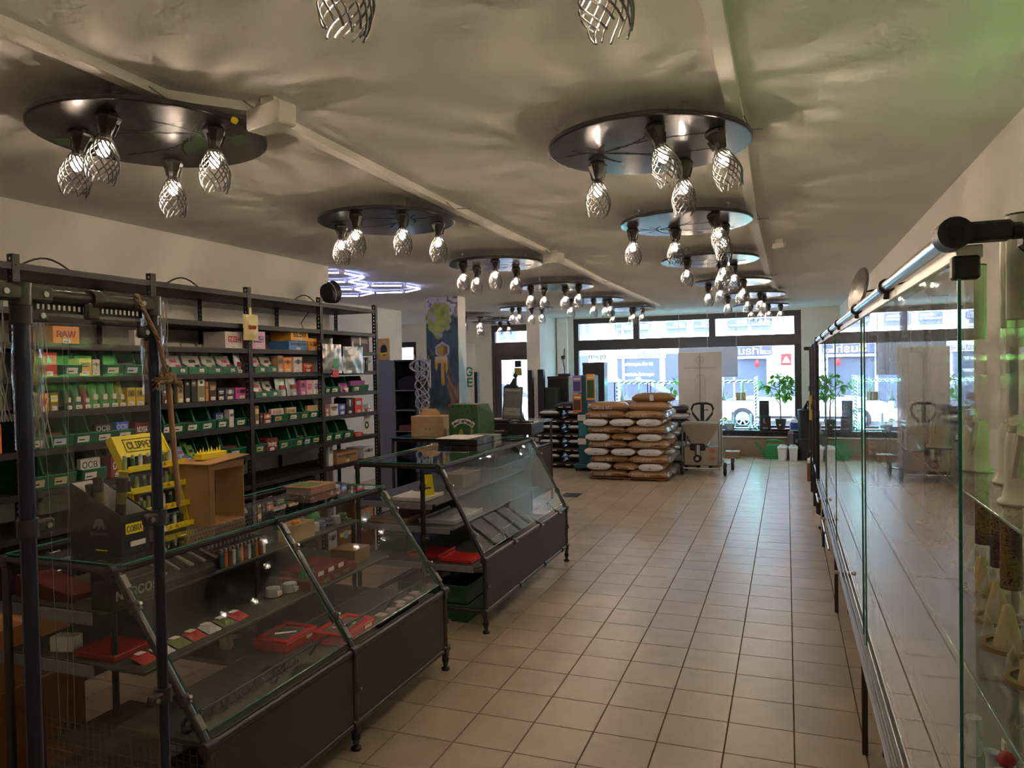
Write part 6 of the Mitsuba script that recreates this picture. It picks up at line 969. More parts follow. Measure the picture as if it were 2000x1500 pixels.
# behind the near counter's open end
for n, (x0, x1, y0, y1, z0, z1, c, lab) in enumerate(((-3.45, -3.1, 2.0, 2.5, 0, .42, (150, 95, 55), 'large brown carton on the floor behind the near counter end'), (-3.42, -3.12, 2.05, 2.45, .42, .68, (160, 105, 62), 'brown carton stacked on the large carton behind the near counter'), (-2.36, -2.06, 1.55, 1.9, 0, .22, (120, 70, 45), 'open brown carton on the floor in front of the near counter end'))):
    goods('floor_carton', lab, 'carton', cbox(x0, x1, y0, y1, z0, z1, .004), mat(srgb(*c), .8), extra=[('tape', box(x0 - .001, x1 + .001, (y0 + y1) / 2 - .02, (y0 + y1) / 2 + .02, z1, z1 + .001), CARD)])
t = Thing('wire_basket', 'wire mesh basket under the open end of the near counter', 'basket'); 
for z in (.14, .28): t.part('tier_shelf', cbox(-2.80, -2.0, N0 + .12, N0 + .5, z - .008, z, .002), BASK)
t.part('mesh_side', cat(*[cyl((-2.8 + .032 * q, N0 + .1, .14), (-2.8 + .032 * q, N0 + .1, .40), .0016, 4) for q in range(26)], *[cyl((-2.8, N0 + .1, .14 + .03 * q), (-2.0, N0 + .1, .14 + .03 * q), .0016, 4) for q in range(9)]), BASK, kind='stuff')
goods('white_bag', 'white plastic bag lying in the wire basket', 'bag', pouch(N0 + .15, N0 + .4, .282, .12, -2.15, .16, 0, 4), mat(srgb(190, 188, 182), .4), 50)

# ---------------------------------------------------------------- the street outside
FY = 26.0
ASPH = mat((.16, .165, .17), .85); PAVE = mat((.3, .3, .3), .85); WALLW = mat((.62, .64, .66), .8); WALLG = mat((.33, .34, .37), .8); GLASSD = mat((.10, .12, .16), .15); FRAMEW = mat((.74, .75, .77), .5); FASCIA = mat((.06, .07, .14), .5); SIGNY = mat((.75, .62, .12), .5)
st = struct('street', box(-40, 30, 15.3, FY, -.3, -.12), ASPH, 'asphalt street outside the window')
st.part('pavement', box(-40, 30, 15.3, 17.4, -.12, -.03), PAVE); st.part('pavement', box(-40, 30, 24.0, FY, -.12, .0), PAVE)
bl = Thing('street_building', 'pale building across the street with shop fronts and signs', 'building')
bl.part('facade', box(-40, 30, FY, FY + .4, -.1, 13), WALLW)
def fwin(px0, px1, py0, py1, panes=2, sill=True):
    x0, x1, z0, z1 = px0, px1, py1, py0
    w = bl.part('window', box(x0, x1, FY - .05, FY + .01, z0, z1), FRAMEW); n = panes; g = (x1 - x0) / n
    for i in range(n): bl.part('window_glass', box(x0 + i * g + .07, x0 + (i + 1) * g - .05, FY - .07, FY - .04, z0 + .08, z1 - .08), GLASSD, parent=w)
    return w
# left house
fwin(-7.157, -6.62, 3.412, 2.818, 2); fwin(-10.649, -9.464, 3.302, 2.761, 3); fwin(-7.157, -6.678, 2.26, 0.957, 1)
bl.part('pilaster', box(-6.601, -6.147, FY - .12, FY, -.1, 9), FRAMEW)
bl.part('plinth', box(-40, -6.204, FY - .08, FY, -.1, .5), WALLG)
# sewing shop
bl.part('shop_window', box(-5.662, -4.17, FY - .06, FY, .2, 2.011), GLASSD)
bl.part('sign_board', box(-5.755, -3.939, FY - .10, FY, 2.029, 2.373), FRAMEW)
SCRIPT = mat((.10, .12, .22), .6)
xs = -4.908; zs_ = 2.169
bl.part('lettering', text('Nähstube', .2, (-4.546, FY - .105, zs_), (1, 0, .0), (.25, 0, 1), .01, width=.90), SCRIPT)
bl.part('lettering', text('lben', .14, (-5.256, FY - .105, zs_ - .01), (1, 0, 0), (.25, 0, 1), .01, width=.3), SCRIPT)
for i, (s, py, w, pc) in enumerate((('Änderungen aller Art', 711, 1.06, 1247), ('modische Änderungen', 731, 1.02, 1250), ('von', 738, .18, 1247), ('Textilien', 743, .42, 1247))):
    bl.part('window_lettering', text(s, .11, (((-4.927), (-4.872), (-4.927), (-4.927))[i], FY - .065, ((1.831), (1.467), (1.341), (1.232))[i]), (1, 0, 0), width=w, depth=.006, bold=True), FRAMEW)
for x0, x1 in ((-5.699, -4.492), (-3.957, -3.167), (-3.063, -2.208), (-1.889, -0.429)):
    w = fwin(x0, x1, 3.367, 2.802, 1 if x1 - x0 < 1.1 else 2)
    k = 1 if x1 - x0 < 1.1 else 2
    for i in range(k):
        xc = x0 + (i + .5) * (x1 - x0) / k; bl.part('sign_panel', box(xc - .34, xc + .34, FY - .09, FY - .07, 3.014, 3.243), SCRIPT, parent=w)
        bl.part('sign_text', cat(text('Nähstube', .1, (xc + .1, FY - .092, 3.19), (1, 0, 0), width=.36), text('Änderungen aller Art', .07, (xc, FY - .092, 3.084), (1, 0, 0), width=.6)), FRAMEW, parent=w)
for px in (-5.96, -5.44, -2.04, -0.252): bl.part('downpipe', cyl((px, FY - .1, 0), (px, FY - .1, 9), .05, 8), WALLG)
# food shop
bl.part('shop_window', box(-3.974, -1.705, FY - .06, FY, .3, 2.166), GLASSD); bl.part('shop_window', box(-1.638, -0.638, FY - .06, FY, .3, 2.0), GLASSD)
bl.part('sign_board', box(-2.327, -0.461, FY - .12, FY, 2.052, 2.345), FASCIA)
bl.part('lettering', text('Sushi', .25, (-1.274, FY - .125, 2.209), (1, 0, 0), (.22, 0, 1), .01, width=1.0, bold=True), SIGNY)
bl.part('lettering', text('BOX', .12, (-0.622, FY - .125, 2.14), (1, 0, 0), depth=.01, width=.28, bold=True), FRAMEW)
bl.part('awning_valance', box(-2.327, -0.461, FY - .2, FY, 1.931, 2.018), mat((.55, .5, .62), .6))
for x0, x1, zt, zb, red in ((-0.615, -0.36, 2.031, 0.749, 0), (-0.17, 0.144, 2.12, 0.663, 1)):
    t = Thing('menu_banner', 'tall white banner with food pictures across the street' if not red else 'tall red and white banner with a rice ball across the street', 'banner')
    t.part('bracket', cat(*[cyl(((x0 + x1) / 2, 25.68, z), ((x0 + x1) / 2, FY, z), .015, 6) for z in (zt, zb)]), STEEL)
    t.part('cloth', cbox(x0, x1, 25.66, 25.7, zb, zt, .01), FRAMEW); xc = (x0 + x1) / 2
    if red:
        t.part('red_top', box(x0, x1, 25.65, 25.66, zt - .42, zt - .05), RED); t.part('red_foot', box(x0, x1, 25.65, 25.66, zb, zb + .3), RED)
        t.part('rice_ball', tf(extrude(Polygon([(-.09, 0), (.09, 0), (.0, .16)]).buffer(.03), .01), frame((xc, 25.65, zt - .32), (1, 0, 0), (0, 0, 1))), FRAMEW)
    for i in range(4): t.part('food_picture', tf(extrude(affinity.scale(Point(0, 0).buffer(.1, 6), 1, .6), .01), frame((xc, 25.655, zt - .18 - .3 * (i + (1.2 if red else 0))), (1, 0, 0), (0, 0, 1))), GREY)
t = Thing('lantern', 'red paper lantern in the shop across the street', 'lantern'); t.part('paper', lathe([(.02, -.12), (.06, -.09), (.07, 0), (.06, .09), (.02, .12)], 12, (-0.92, 25.7, 1.77)), RED, True); t.part('cord', tube([(-0.92, 25.7, 1.77 + .1), (-0.92, 25.7, 2.4), (-0.92, 25.95, 2.4)], .01, 5), INK)
# entry surround of the door side
# parked cars
def car(x0, y0, c, label, z=-.12):
    t = Thing('car', label, 'car'); M = mat(c, .25, .3, coat=1.0); L, W_ = 4.3, 1.72
    low = [(0, .42), (.05, .72), (.55, .86), (1.2, .93), (3.5, .97), (4.1, .90), (4.28, .7), (4.3, .38), (4.1, .28), (.2, .28)]
    top = [(1.1, .93), (1.75, 1.36), (2.5, 1.45), (3.2, 1.40), (3.95, .95)]
    def ex(p, y, w): return tf(extrude(Polygon(p).buffer(-.03).buffer(.03), w), frame((x0, y + w, z), (1, 0, 0), (0, 0, 1)))
    t.part('body', ex(low, y0, W_), M, 30); t.part('cabin', ex(top, y0 + .12, W_ - .24), GLASSD, 30); t.part('roof', ex([(1.7, 1.33), (1.8, 1.40), (2.5, 1.475), (3.2, 1.43), (3.35, 1.35), (2.5, 1.42)], y0 + .1, W_ - .2), M, 30)
    for cx in (.85, 3.4):
        for yy in (y0 - .02, y0 + W_ - .18):
            w = t.part('wheel', tf(lathe([(.2, 0), (.31, .02), (.325, .1), (.31, .18), (.2, .2), (.2, 0)], 20), frame((x0 + cx, yy + .2, z + .325), (1, 0, 0), (0, 0, 1))), BLACK, 40)
            sp = [box(-.025, .025, 0, .19, .02, .06)]; t.part('rim', tf(cat(*[rot(sp[0], 51.4 * k) for k in range(7)], lathe([(.17, .03), (.2, .03), (.2, .07), (.17, .07), (.17, .03)], 18), lathe([(0, .03), (.05, .03), (.05, .07), (0, .07)], 12)), frame((x0 + cx, yy + .2 if yy > y0 + .5 else yy + .075, z + .325), (1, 0, 0), (0, 0, 1))), STEEL, parent=w)
    for xx in (x0 - .0, x0 + 4.22): t.part('lamp', box(xx, xx + .08, y0 + .03, y0 + .4, z + .66, z + .8), RED if xx > x0 + 1 else FRAMEW)
    t.part('sill_strip', box(x0 + 1.2, x0 + 3.1, y0 - .008, y0 + .02, z + .34, z + .40), BLACK)
car(-1.19 - .85, 21.9, (.55, .57, .6), 'silver car parked on the street behind the small tree'); car(-1.19 - 6.0, 21.9, (.12, .13, .16), 'dark car parked on the street behind the window vitrine'); car(-11.5, 21.9, (.5, .5, .53), 'pale grey car on the street seen through the glazed door')
t = Thing('bicycle', 'bicycle leaning on the pavement outside the glazed door', 'bicycle')
bx, by = -7.2, 16.6
for cx in (bx, bx + 1.05):
    w = t.part('wheel', tf(cat(tube([(.33 * math.cos(a), .33 * math.sin(a), 0) for a in np.linspace(0, 2 * np.pi, 25)], .018, 6)), frame((cx, by, .31), (1, 0, 0), (0, 0, 1))), BLACK); t.part('spokes', tf(cat(*[cyl((0, 0, 0), (.32 * math.cos(a), .32 * math.sin(a), 0), .003, 4) for a in np.linspace(0, 2 * np.pi, 13)[:-1]]), frame((cx, by, .31), (1, 0, 0), (0, 0, 1))), STEEL, parent=w)
t.part('bicycle_frame', cat(*[cyl(a, b, .018, 8) for a, b in (((bx, by, .31), (bx + .42, by, .28)), ((bx + .42, by, .28), (bx + .9, by, .8)), ((bx + .42, by, .28), (bx + .28, by, .85)), ((bx + .3, by, .8), (bx + .88, by, .78)), ((bx, by, .31), (bx + .3, by, .78)), ((bx + .88, by, .85), (bx + 1.05, by, .31)))]), BLUE)
t.part('saddle', cbox(bx + .16, bx + .4, by - .06, by + .06, .85, .9, .02), BLACK); t.part('handlebar', cat(cyl((bx + .88, by, .8), (bx + .86, by, .95), .014, 8), cyl((bx + .86, by - .25, .96), (bx + .86, by + .25, .96), .014, 8)), STEEL)

# ---------------------------------------------------------------- long glass showcase on the right
SX, SB = .31, .88
t = Thing('showcase', 'long wall showcase of glass panes, chrome tube and black posts', 'showcase')
ztop, zrail = 1.935, .50
panes = [(1.62, 3.46), (3.60, 5.48), (5.50, 6.75), (6.95, 8.3)]
for a, b in panes:
    g = t.part('glass_pane', trimesh.Trimesh([(SX, a, zrail + .03), (SX, b, zrail + .03), (SX, b, ztop), (SX, a, ztop)], [(0, 1, 2), (0, 2, 3)], process=False), 'glass_pane')
    for y in (a, b): t.part('glass_edge', cbox(SX - .003, SX + .003, y - .003, y + .003, zrail + .03, ztop, .001), EDGE, parent=g)
for a, b in ((1.62, 2.6), (2.5, 4.5), (4.4, 6.4), (6.3, 8.3)):      # the second sliding track
    t.part('inner_pane', trimesh.Trimesh([(SX + .024, a, zrail + .03), (SX + .024, b, zrail + .03), (SX + .024, b, ztop), (SX + .024, a, ztop)], [(0, 1, 2), (0, 2, 3)], process=False), 'glass_pane')
for y in (3.53, 6.85):
    t.part('mirror_strip', cbox(SX + .01, SX + .014, y - .055, y + .055, zrail + .03, ztop, .001), mat((.25, .24, .2), .3, .5))
RAIL = mat((.42, .42, .43), .32, .9)
for a, b in ((.55, 2.45), (2.455, 4.3), (4.305, 6.1), (6.105, 8.4)):
    t.part('slide_rail', cat(cbox(SX - .03, SX + .035, a, b, zrail - .02, zrail, .002), *[cbox(x - .003, x + .003, a, b, zrail, zrail + .022, .001) for x in (SX - .026, SX - .008, SX + .012, SX + .03)]), RAIL)
    t.part('top_channel', cat(cbox(SX - .004, SX + .04, max(a, 1.62), b, ztop + .004, ztop + .03, .002)), mat((.75, .72, .68), .35))
t.part('chrome_tube', cyl((SX - .012, 1.64, 1.985), (SX - .012, 8.4, 1.985), .0165, 14), mat((.55, .6, .66), .2, 1.0))
for y in (2.62, 3.68, 4.9, 5.7, 7.0, 8.35): t.part('tube_clip', cat(cyl((SX - .012, y - .02, 1.985), (SX - .012, y + .02, 1.985), .024, 14), cbox(SX - .02, SX + .0, y - .015, y + .015, 1.945, 1.975, .004)), BLACK)
t.part('corner_joint', cat(cyl((SX - .012, 1.585, 1.985), (SX - .012, 1.645, 1.985), .030, 20), cbox(SX + .01, SX + .085, 1.595, 1.635, 1.968, 2.005, .006), cyl((SX + .085, 1.615, 1.985), (SX + .10, 1.615, 1.985), .016, 12), cbox(SX + .098, SX + .17, 1.575, 1.655, 1.935, 2.012, .022)), BLACK, 40)
t.part('joint_bore', cyl((SX - .012, 1.583, 1.985), (SX - .012, 1.5855, 1.985), .015, 16), mat((.004, .004, .004), .6)); t.part('joint_screw', cyl((SX + .135, 1.570, 1.970), (SX + .135, 1.577, 1.970), .010, 10), STEEL)
t.part('cross_tube', cyl((SX + .2, 1.615, 1.985), (SB + .04, 1.615, 1.985), .0165, 12), PIPE); t.part('glass_clip', cbox(SX - .012, SX + .035, 1.615, 1.645, 1.90, 1.945, .004), BLACK)
for y in (3.58, 5.58, 7.55, 8.35): t.part('leg', cbox(SX - .012, SX + .012, y - .012, y + .012, 0, zrail - .02, .002), PANEL); t.part('rear_leg', cbox(SX + .07, SX + .09, y - .01, y + .01, 0.0, zrail - .02, .002), PANEL)
for y in (3.5, 5.5, 7.5): 
    for x in (SB - .02,): t.part('back_post', cbox(x - .014, x + .014, y - .014, y + .014, 0, 2.02, .003), PANEL)
for y in (2.35, 4.7, 6.3, 7.2): t.part('cross_pin', cat(cyl((SX - .05, y, zrail + .012), (SX + .05, y, zrail + .012), .010, 10), cyl((SX - .058, y, zrail + .012), (SX - .045, y, zrail + .012), .012, 10)), ALU)
for y in (5.9, 6.5, 7.9): t.part('lower_tube', cyl((SX - .03, y, .36), (SX - .03, y + .5, .36), .010, 8), ALU)
for z in (1.46, 1.08, .78):
    for a, b in ((.75, 2.55), (2.57, 4.4), (4.42, 6.3), (6.32, 8.3)):
        s = t.part('glass_shelf', trimesh.Trimesh([(SX + .05, a, z), (SB - .05, a, z), (SB - .05, b, z), (SX + .05, b, z)], [(0, 1, 2), (0, 2, 3)], process=False), 'glass_pane'); t.part('shelf_edge', cbox(SX + .047, SX + .051, a, b, z - .003, z + .003, .001), mat((.12, .2, .18), .1), parent=s)
t.part('base_board', cbox(SX + .05, SB, .75, 8.3, zrail - .02, zrail - .004, .002), mat((.12, .125, .12), .5))
t.part('back_panel', cbox(SB - .012, SB - .002, 4.6, 8.3, zrail, 1.93, .002), mat((.10, .10, .105), .5)); t.part('back_panel', cbox(SB - .012, SB - .002, 2.0, 4.595, zrail, .9, .002), mat((.16, .16, .15), .5))
for z in (1.86, 1.70): t.part('back_rail', cbox(SB - .012, SB, .9, 3.4, z, z + .045, .002), PANEL)
scene['green_glow'] = {'type': 'diffuse', 'reflectance': {'type': 'rgb', 'value': [0.4, 0.7, 0.4]}}
gl = Thing('led_strip', 'green light strip behind the pipes in the showcase', 'led light'); d_ = mikit.ply(cbox(SB - .03, SB - .025, 1.1, 3.3, 1.78, 1.79, .001), 'green_glow'); d_['emitter'] = {'type': 'area', 'radiance': {'type': 'rgb', 'value': [9.0 * LS, 30.0 * LS, 6.5 * LS]}}; gl.part('strip', d_, None); gl.part('back_profile', cbox(SB - .045, SB - .036, 1.1, 3.3, 1.76, 1.81, .001), ALU)
scene['frosted'] = {'type': 'twosided', 'bsdf': {'type': 'principled', 'base_color': {'type': 'rgb', 'value': [.44, .44, .36]}, 'roughness': .35}}
def pattern(p, n, uv):
    a = mikit.noise(p.x * 130 + 4 * mikit.noise(p.y * 80, p.z * 80, 1), p.y * 130, p.z * 100); l = sm(.06, .02, dr.abs(a - .5)); b = mikit.noise(p.x * 14, p.y * 14, p.z * 9)
    return mikit.mix(mikit.mix((.17, .115, .05), (.085, .045, .06), sm(.45, .6, b)), (.02, .014, .012), l)
scene['patterned'] = {'type': 'principled', 'base_color': mikit.proc(pattern), 'roughness': .4}
CREAM = mat(srgb(205, 195, 170), .4); TAN = mat(srgb(190, 160, 115), .5)
for q, (x, y, hh) in enumerate(((.455, 2.19, .53), (.60, 2.42, .50), (.485, 1.98, .56), (.43, 1.70, .57), (.55, 1.85, .50), (.47, 2.75, .5), (.6, 3.0, .48), (.48, 3.3, .5), (.5, 4.0, .45), (.55, 4.5, .48), (.5, 5.0, .45))):
    w = Thing('water_pipe', ('tall glass water pipe with frosted top, nearest the pane edge', 'tall frosted glass water pipe standing behind the first one', 'tall frosted glass water pipe, third from the pane edge', 'tallest frosted glass water pipe at the picture edge', 'frosted glass water pipe with a conical cream foot', 'frosted glass water pipe behind the reflecting pane, first', 'frosted glass water pipe behind the reflecting pane, second', 'frosted glass water pipe behind the reflecting pane, third', 'frosted glass water pipe in the second showcase bay, first', 'frosted glass water pipe in the second showcase bay, second', 'frosted glass water pipe in the second showcase bay, third')[q], 'water pipe', 'frosted water pipes on the top glass shelf')
    w.part('frosted_tube', lathe([(.025, hh * .64), (.025, hh), (.023, hh), (.023, hh * .64)], 20, (x, y, 1.46)), 'frosted', True); w.part('black_rim', lathe([(.0252, hh - .004), (.0258, hh - .003), (.0252, hh - .001)], 20, (x, y, 1.46)), INK)
    w.part('clear_tube', lathe([(.024, hh * .24), (.024, hh * .64)], 18, (x, y, 1.46)), 'glass_pane'); w.part('foot', lathe([(0, 0), (.040, 0), (.042, .006), (.034, .012), (.030, .03), (.029, hh * .21), (.024, hh * .25)], 20, (x, y, 1.46)), CREAM, True); w.part('side_stem', tube([(x - .015, y - .015, 1.46 + hh * .10), (x - .02, y - .085, 1.46 + hh * .26)], .009, 8), CREAM)
for q, (x, y) in enumerate(((.52, 2.42), (.50, 2.16), (.475, 1.96), (.475, 1.76), (.56, 1.58), (.55, 2.7), (.55, 3.0), (.55, 3.35))):
    w = Thing('patterned_pipe', f'glass water pipe with brown patterned neck, {("farthest in the open gap", "second from the pane edge", "third from the pane edge", "fourth, with a violet tint", "at the picture edge", "behind the pane, first", "behind the pane, second", "behind the pane, third")[q]}', 'water pipe', 'patterned water pipes on the middle glass shelf')
    w.part('patterned_neck', lathe([(.022, .14), (.022, .35), (.02, .35), (.02, .14)], 18, (x, y, 1.083)), 'patterned', True); w.part('clear_flask', lathe([(.0, 0), (.055, 0), (.062, .01), (.055, .05), (.035, .1), (.02, .14)], 20, (x, y, 1.083)), 'glass_pane'); w.part('sand_cone', lathe([(.0, .004), (.032, .004), (.010, .10), (0, .105)], 14, (x - .006, y, 1.083)), TAN, True); w.part('foot_ring', lathe([(.05, .001), (.063, .001), (.063, .012), (.05, .012)], 20, (x, y, 1.083)), mat(srgb(130, 105, 70), .3)); w.part('clear_stem', tube([(x - .04, y, 1.12), (x - .075, y - .03, 1.2)], .010, 8), 'glass_pane')
for q in range(14):
    x, y = .42 + .09 * (q % 3), 1.55 + .085 * (q // 2)
    w = Thing('glass_bowl', f'small clear glass fitting with white tag, {ORD[q]} on the lowest showcase shelf', 'glass fitting', 'small glass fittings on the lowest showcase shelf'); w.part('body', lathe([(0, 0), (.018, 0), (.02, .03), (.012, .045), (.012, .075), (.018, .09)], 12, (x, y, .783)), 'glass_pane' if q % 3 else FROST); w.part('tag', cbox(x - .03, x - .026, y - .012, y + .012, .785, .825, .001), LABELW)
single('red_stopper', 'red round stopper on the lowest showcase shelf', 'stopper', lathe([(0, 0), (.012, .002), (.02, .016), (.012, .032), (.004, .036), (0, .036)], 8, (.44, 1.86, .855)), mat(srgb(150, 20, 30), .3)); single('blue_tube', 'blue glass tube lying in the showcase bottom', 'glass tube', cyl((.42, 1.66, .79), (.50, 1.58, .79), .009, 10), mat(srgb(40, 110, 190), .2)); single('orange_ring', 'orange ring at the bottom of the showcase', 'ring', tube([(.5 + .025 * math.cos(a), 1.52 + .025 * math.sin(a), .80 + .01 * math.cos(a)) for a in np.linspace(0, 2 * np.pi, 17)], .006, 6), mat(srgb(220, 90, 60), .3))
t = Thing('paper_tag', 'white paper tag hanging under the showcase rail', 'tag'); t.part('card', rot(cbox(SX - .06, SX - .058, 7.0, 7.12, .30, .40, .0005), 20, (0, 0, 1), (SX - .06, 7.05, 0)), LABELW); t.part('string', cyl((SX - .04, 7.06, .40), (SX - .02, 7.06, .49), .002, 4), LABELW)
t = Thing('round_mirror', 'dark round mirror disc on a thin arm above the showcase', 'mirror'); my_ = 5.9; t.part('disc', tf(lathe([(0, 0), (.16, 0), (.165, .008), (.155, .02), (0, .03)], 28), frame((.50, my_, 2.27), (.2, .1, 1.0), (-.28, 1, -.1))), mat((.12, .12, .11), .3, .4), 40); t.part('arm', cyl((.52, my_, 2.25), (.93, my_ - .1, 2.33), .006, 8), BLACK); t.part('hub', mv(trimesh.creation.icosphere(1, .02), (.525, my_, 2.255)), BLACK)
# tube frames at the showcase's far end
t = Thing('tube_frames', 'dark tube frames leaning together at the far end of the showcase', 'frame parts')
for q, y in enumerate((8.75, 9.2, 9.7, 10.2, 10.75, 11.2)): t.part('upright', cyl((SX + .0 + .01 * (q % 2), y, 0), (SX + .0, y, 2.03 - .012 * q), .016 if q % 2 else .022, 10), PIPE if q % 2 else BLACK); t.part('joint', cyl((SX, y, 1.15 + .1 * (q % 3)), (SX, y, 1.22 + .1 * (q % 3)), .026, 10), CONN)
t.part('cross_bar', cyl((SX, 8.7, 2.0), (SX, 11.25, 1.97), .016, 10), PIPE); t.part('cross_bar', cyl((SX, 8.7, .5), (SX, 11.25, .5), .016, 10), PIPE); t.part('end_clip', cbox(SX - .08, SX + .04, 11.2, 11.26, 1.93, 1.98, .008), BLACK); t.part('yellow_grip', cyl((SX - .02, 10.45, 1.0), (SX - .02, 10.45, 1.32), .022, 10), mat(srgb(190, 160, 60), .5)); t.part('grip_tail', cyl((SX - .02, 10.45, .2), (SX - .02, 10.45, 1.0), .012, 8), BLACK)

# ---------------------------------------------------------------- glass screen of tubes on the left
t = Thing('screen_frame', 'black tube frame with a glass pane at the near left', 'glass screen'); gx_, ga, gb, gt = -1.40, 1.015, 1.333, 1.915
NAVY = mat((.035, .038, .075), .3, .5); TB = .0148
for y in (ga, gb): t.part('post', cyl((gx_, y, 0), (gx_, y, gt), TB if y == ga else .0125, 14), NAVY)
t.part('top_tube', cyl((gx_, ga + .02, gt - .005), (gx_, gb - .02, gt - .005), .0135, 14), PIPE); t.part('top_tube', cyl((gx_, .55, gt - .002), (gx_, ga - .02, gt - .002), .0135, 14), PIPE)
t.part('perforated_strip', tf(extrude(sbox(0, 0, gb - ga - .04, .022).difference(unary_union([sbox(.02 + .0115 * q, .005, .027 + .0115 * q, .016) for q in range(22)])), .002), frame((gx_ - .012, ga + .02, gt - .037), (0, 1, 0), (0, 0, 1))), BLACK)
for y, s in ((ga, 1), (ga, -1), (gb, -1)):
    t.part('corner_joint', cat(cyl((gx_, y, gt - .028), (gx_, y, gt + .016), .0195, 14), cbox(gx_ - .016, gx_ + .016, min(y, y + s * .06), max(y, y + s * .06), gt - .02, gt + .012, .005)), mat((.06, .065, .06), .35, .3)); t.part('screw', cyl((gx_ + .015, y + s * .04, gt - .004), (gx_ + .019, y + s * .04, gt - .004), .006, 8), STEEL)
for y, z in ((ga, 1.868), (ga, 1.45), (gb, 1.845), (gb, 1.41), (gb, .985)):
    s = 1 if y == ga else -1
    cl = t.part('glass_clamp', cat(cyl((gx_, y, z - .018), (gx_, y, z + .018), .020, 14), cbox(gx_ - .004, gx_ + .016, min(y, y + s * .048), max(y, y + s * .048), z - .013, z + .013, .005)), CONN); t.part('screw', cyl((gx_ + .015, y + s * .032, z), (gx_ + .019, y + s * .032, z), .006, 8), STEEL, parent=cl)
t.part('tube_clip', cat(cyl((gx_, 1.165, gt - .005), (gx_, 1.19, gt - .005), .021, 14), cbox(gx_ - .004, gx_ + .012, 1.15, 1.185, gt - .05, gt - .01, .006)), mat((.055, .045, .045), .3, .3))
t.part('glass_pane', trimesh.Trimesh([(gx_ + .004, ga + .02, .15), (gx_ + .004, gb - .016, .15), (gx_ + .004, gb - .016, gt - .04), (gx_ + .004, ga + .02, gt - .04)], [(0, 1, 2), (0, 2, 3)], process=False), 'glass_pane')
for z, y in ((0, ga), (0, gb)): t.part('foot', lathe([(0, 0), (.03, 0), (.03, .012), (.012, .02)], 14, (gx_, y, 0)), BLACK)
for y0_, y1_ in ((1.06, 1.085), (1.13, 1.10), (1.115, 1.118)): t.part('wire', tube([(gx_ - .02, y0_, 1.84), (gx_ - .02, (y0_ + y1_) / 2 + .004, 1.5), (gx_ - .02, y1_, 1.0)], .0007, 4), GREY)
# rope, wooden rod and hanging bags
ROPE = mat(srgb(142, 112, 84), .9)
def strands(pts, r, n=3, tw=30):
    p = np.asarray(pts, float); s = np.linspace(0, len(p) - 1, 40); P_ = np.stack([np.interp(s, np.arange(len(p)), p[:, k]) for k in range(3)], 1)
    return cat(*[tube(P_ + np.stack([r * .5 * np.cos(s / len(p) * tw + 2.1 * k), r * .5 * np.sin(s / len(p) * tw + 2.1 * k), s * 0], 1), r * .62, 6) for k in range(n)])
t = Thing('rope', 'brown rope tied in a frayed bow on the screen post', 'rope'); kx, ky_, kz_ = gx_ + .028, 1.345, 1.738
t.part('cord', strands([(gx_ + .012, 1.278, gt + .016), (gx_ + .020, 1.29, gt - .02), (gx_ + .024, 1.325, 1.83), (kx, ky_, kz_)], .0052), ROPE, True); t.part('knot', cat(*[tube([(kx + .014 * math.cos(a), ky_ + .014 * math.sin(a), kz_ + .010 * math.sin(a * 2 + q)) for a in np.linspace(0, 2 * np.pi, 12)], .006, 6) for q in range(3)]), ROPE, True)
r2 = np.random.default_rng(2)
for s in (-1, 1): t.part('frayed_end', cat(*[tube([(kx, ky_, kz_), (kx + r2.uniform(-.008, .008), ky_ + s * .018, kz_ - .006 + r2.uniform(-.006, .006)), (kx + r2.uniform(-.012, .012), ky_ + s * .036, kz_ - .012 + r2.uniform(-.018, .014))], [.004, .0028, .0016], 4) for q in range(22)]), ROPE)
single('wooden_rod', 'light brown wooden rod hanging from the rope knot', 'rod', tube([(kx - .002, ky_ + .004, kz_ - .01), (kx, ky_ + .012, 1.60), (kx + .004, ky_ + .022, 1.43)], .0065, 10), mat(srgb(160, 118, 84), .55), True)
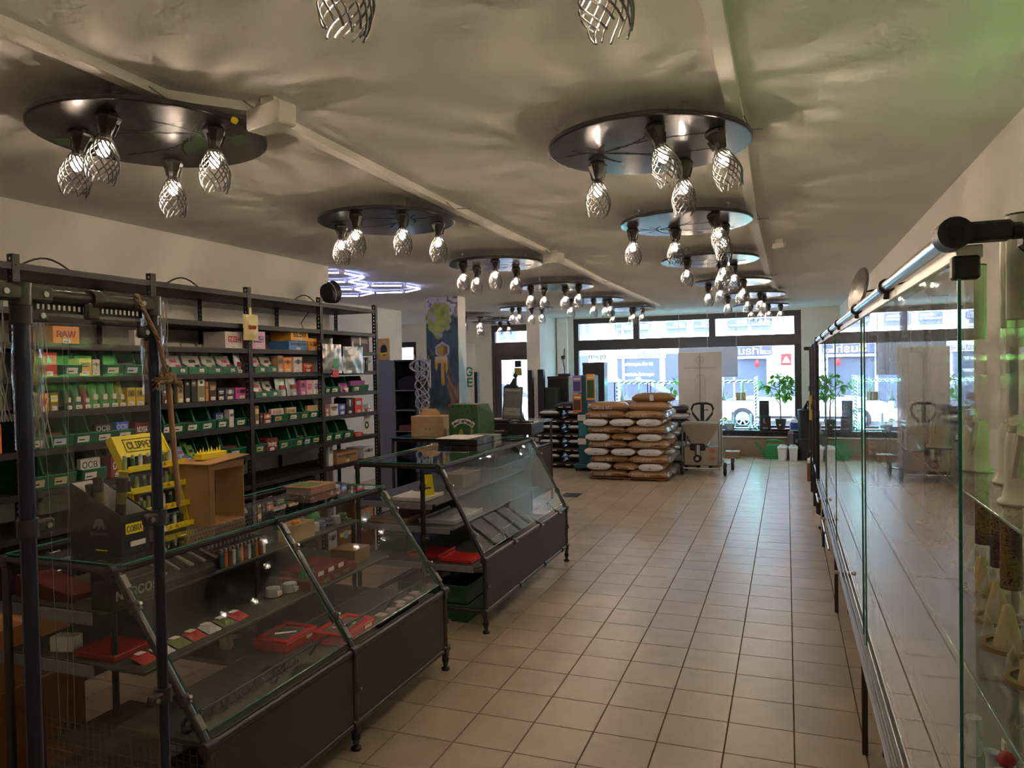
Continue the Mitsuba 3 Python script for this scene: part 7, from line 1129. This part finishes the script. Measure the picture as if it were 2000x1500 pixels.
def plastic(name, label, y0, y1, z0, z1, x, seed, lumps):
    t = Thing(name, label, 'plastic bag'); t.part('film', pouch(y0, y1, z0, z1 - z0, x, .04, 0, seed), mat((.42, .41, .39), .16, .0, .8, 1.0) if False else 'glass_pane'); t.part('film_fold', cat(*[tube([(x + .004 + .006 * math.sin(q + k), y0 + (y1 - y0) * (.15 + .7 * ((q * .37) % 1)) + .006 * math.sin(k * 1.7 + q), z0 + (z1 - z0) * k / 6) for k in range(7)], .0012, 4) for q in range(9)]), mat((.6, .6, .58), .2, .6))
    for c, zz, r, yy in lumps: t.part('content', tf(trimesh.creation.icosphere(2, 1.0), np.diag([.016, r * .8, r * 1.3, 1.0])).apply_translation((x - .016, yy, zz)), mat(srgb(*c), .8), True)
    return t
plastic('sweets_bag', 'clear plastic bag with beige and white filling left of the screen post', .965, 1.005, 1.66, 1.90, gx_ - .03, 1, [((150, 120, 95), 1.775, .022, .985), ((200, 190, 175), 1.70, .017, .985)])
plastic('sweets_bag', 'clear plastic bag with straw-coloured filling behind the screen pane', 1.03, 1.095, 1.60, 1.90, gx_ - .03, 2, [((170, 140, 90), 1.765, .03, 1.065), ((195, 185, 165), 1.685, .024, 1.065)])
plastic('sweets_bag', 'clear plastic bag with yellow filling at the rope knot', 1.345, 1.415, 1.70, 1.93, gx_ - .03, 3, [((180, 140, 85), 1.83, .028, 1.375), ((190, 185, 180), 1.775, .022, 1.375)])
t = Thing('plastic_sack', 'big crumpled clear plastic sack on the floor at the near left', 'plastic sack'); v = trimesh.creation.icosphere(3, 1.0); pv = v.vertices * np.array([.20, .22, .36]); pv *= (1 + .22 * (meshkit.fbm(v.vertices * 2.6, 4, 5) - .5))[:, None]; t.part('sack_body', trimesh.Trimesh(pv + np.array([-2.02, 1.22, .36]), v.faces, process=False), mat(srgb(150, 142, 135), .3, 0, .6, .4), 50); t.part('neck', lathe([(.05, .66), (.03, .74), (.06, .8)], 10, (-2.02, 1.22, 0)), mat(srgb(160, 152, 145), .3, 0, .6, .4))
t = Thing('green_tray', 'green plastic crate on the floor at the near left', 'crate'); t.part('shell', cat(*[cbox(*k, .004) for k in ((-1.98, -1.66, 1.42, 1.43, .0, .20), (-1.98, -1.66, 1.7, 1.71, 0, .2), (-1.98, -1.97, 1.42, 1.71, 0, .2), (-1.67, -1.66, 1.42, 1.71, 0, .2), (-1.98, -1.66, 1.42, 1.71, 0, .01))]), GREENBIN); t.part('white_content', cbox(-1.94, -1.7, 1.45, 1.67, .012, .23, .01), LABELW)
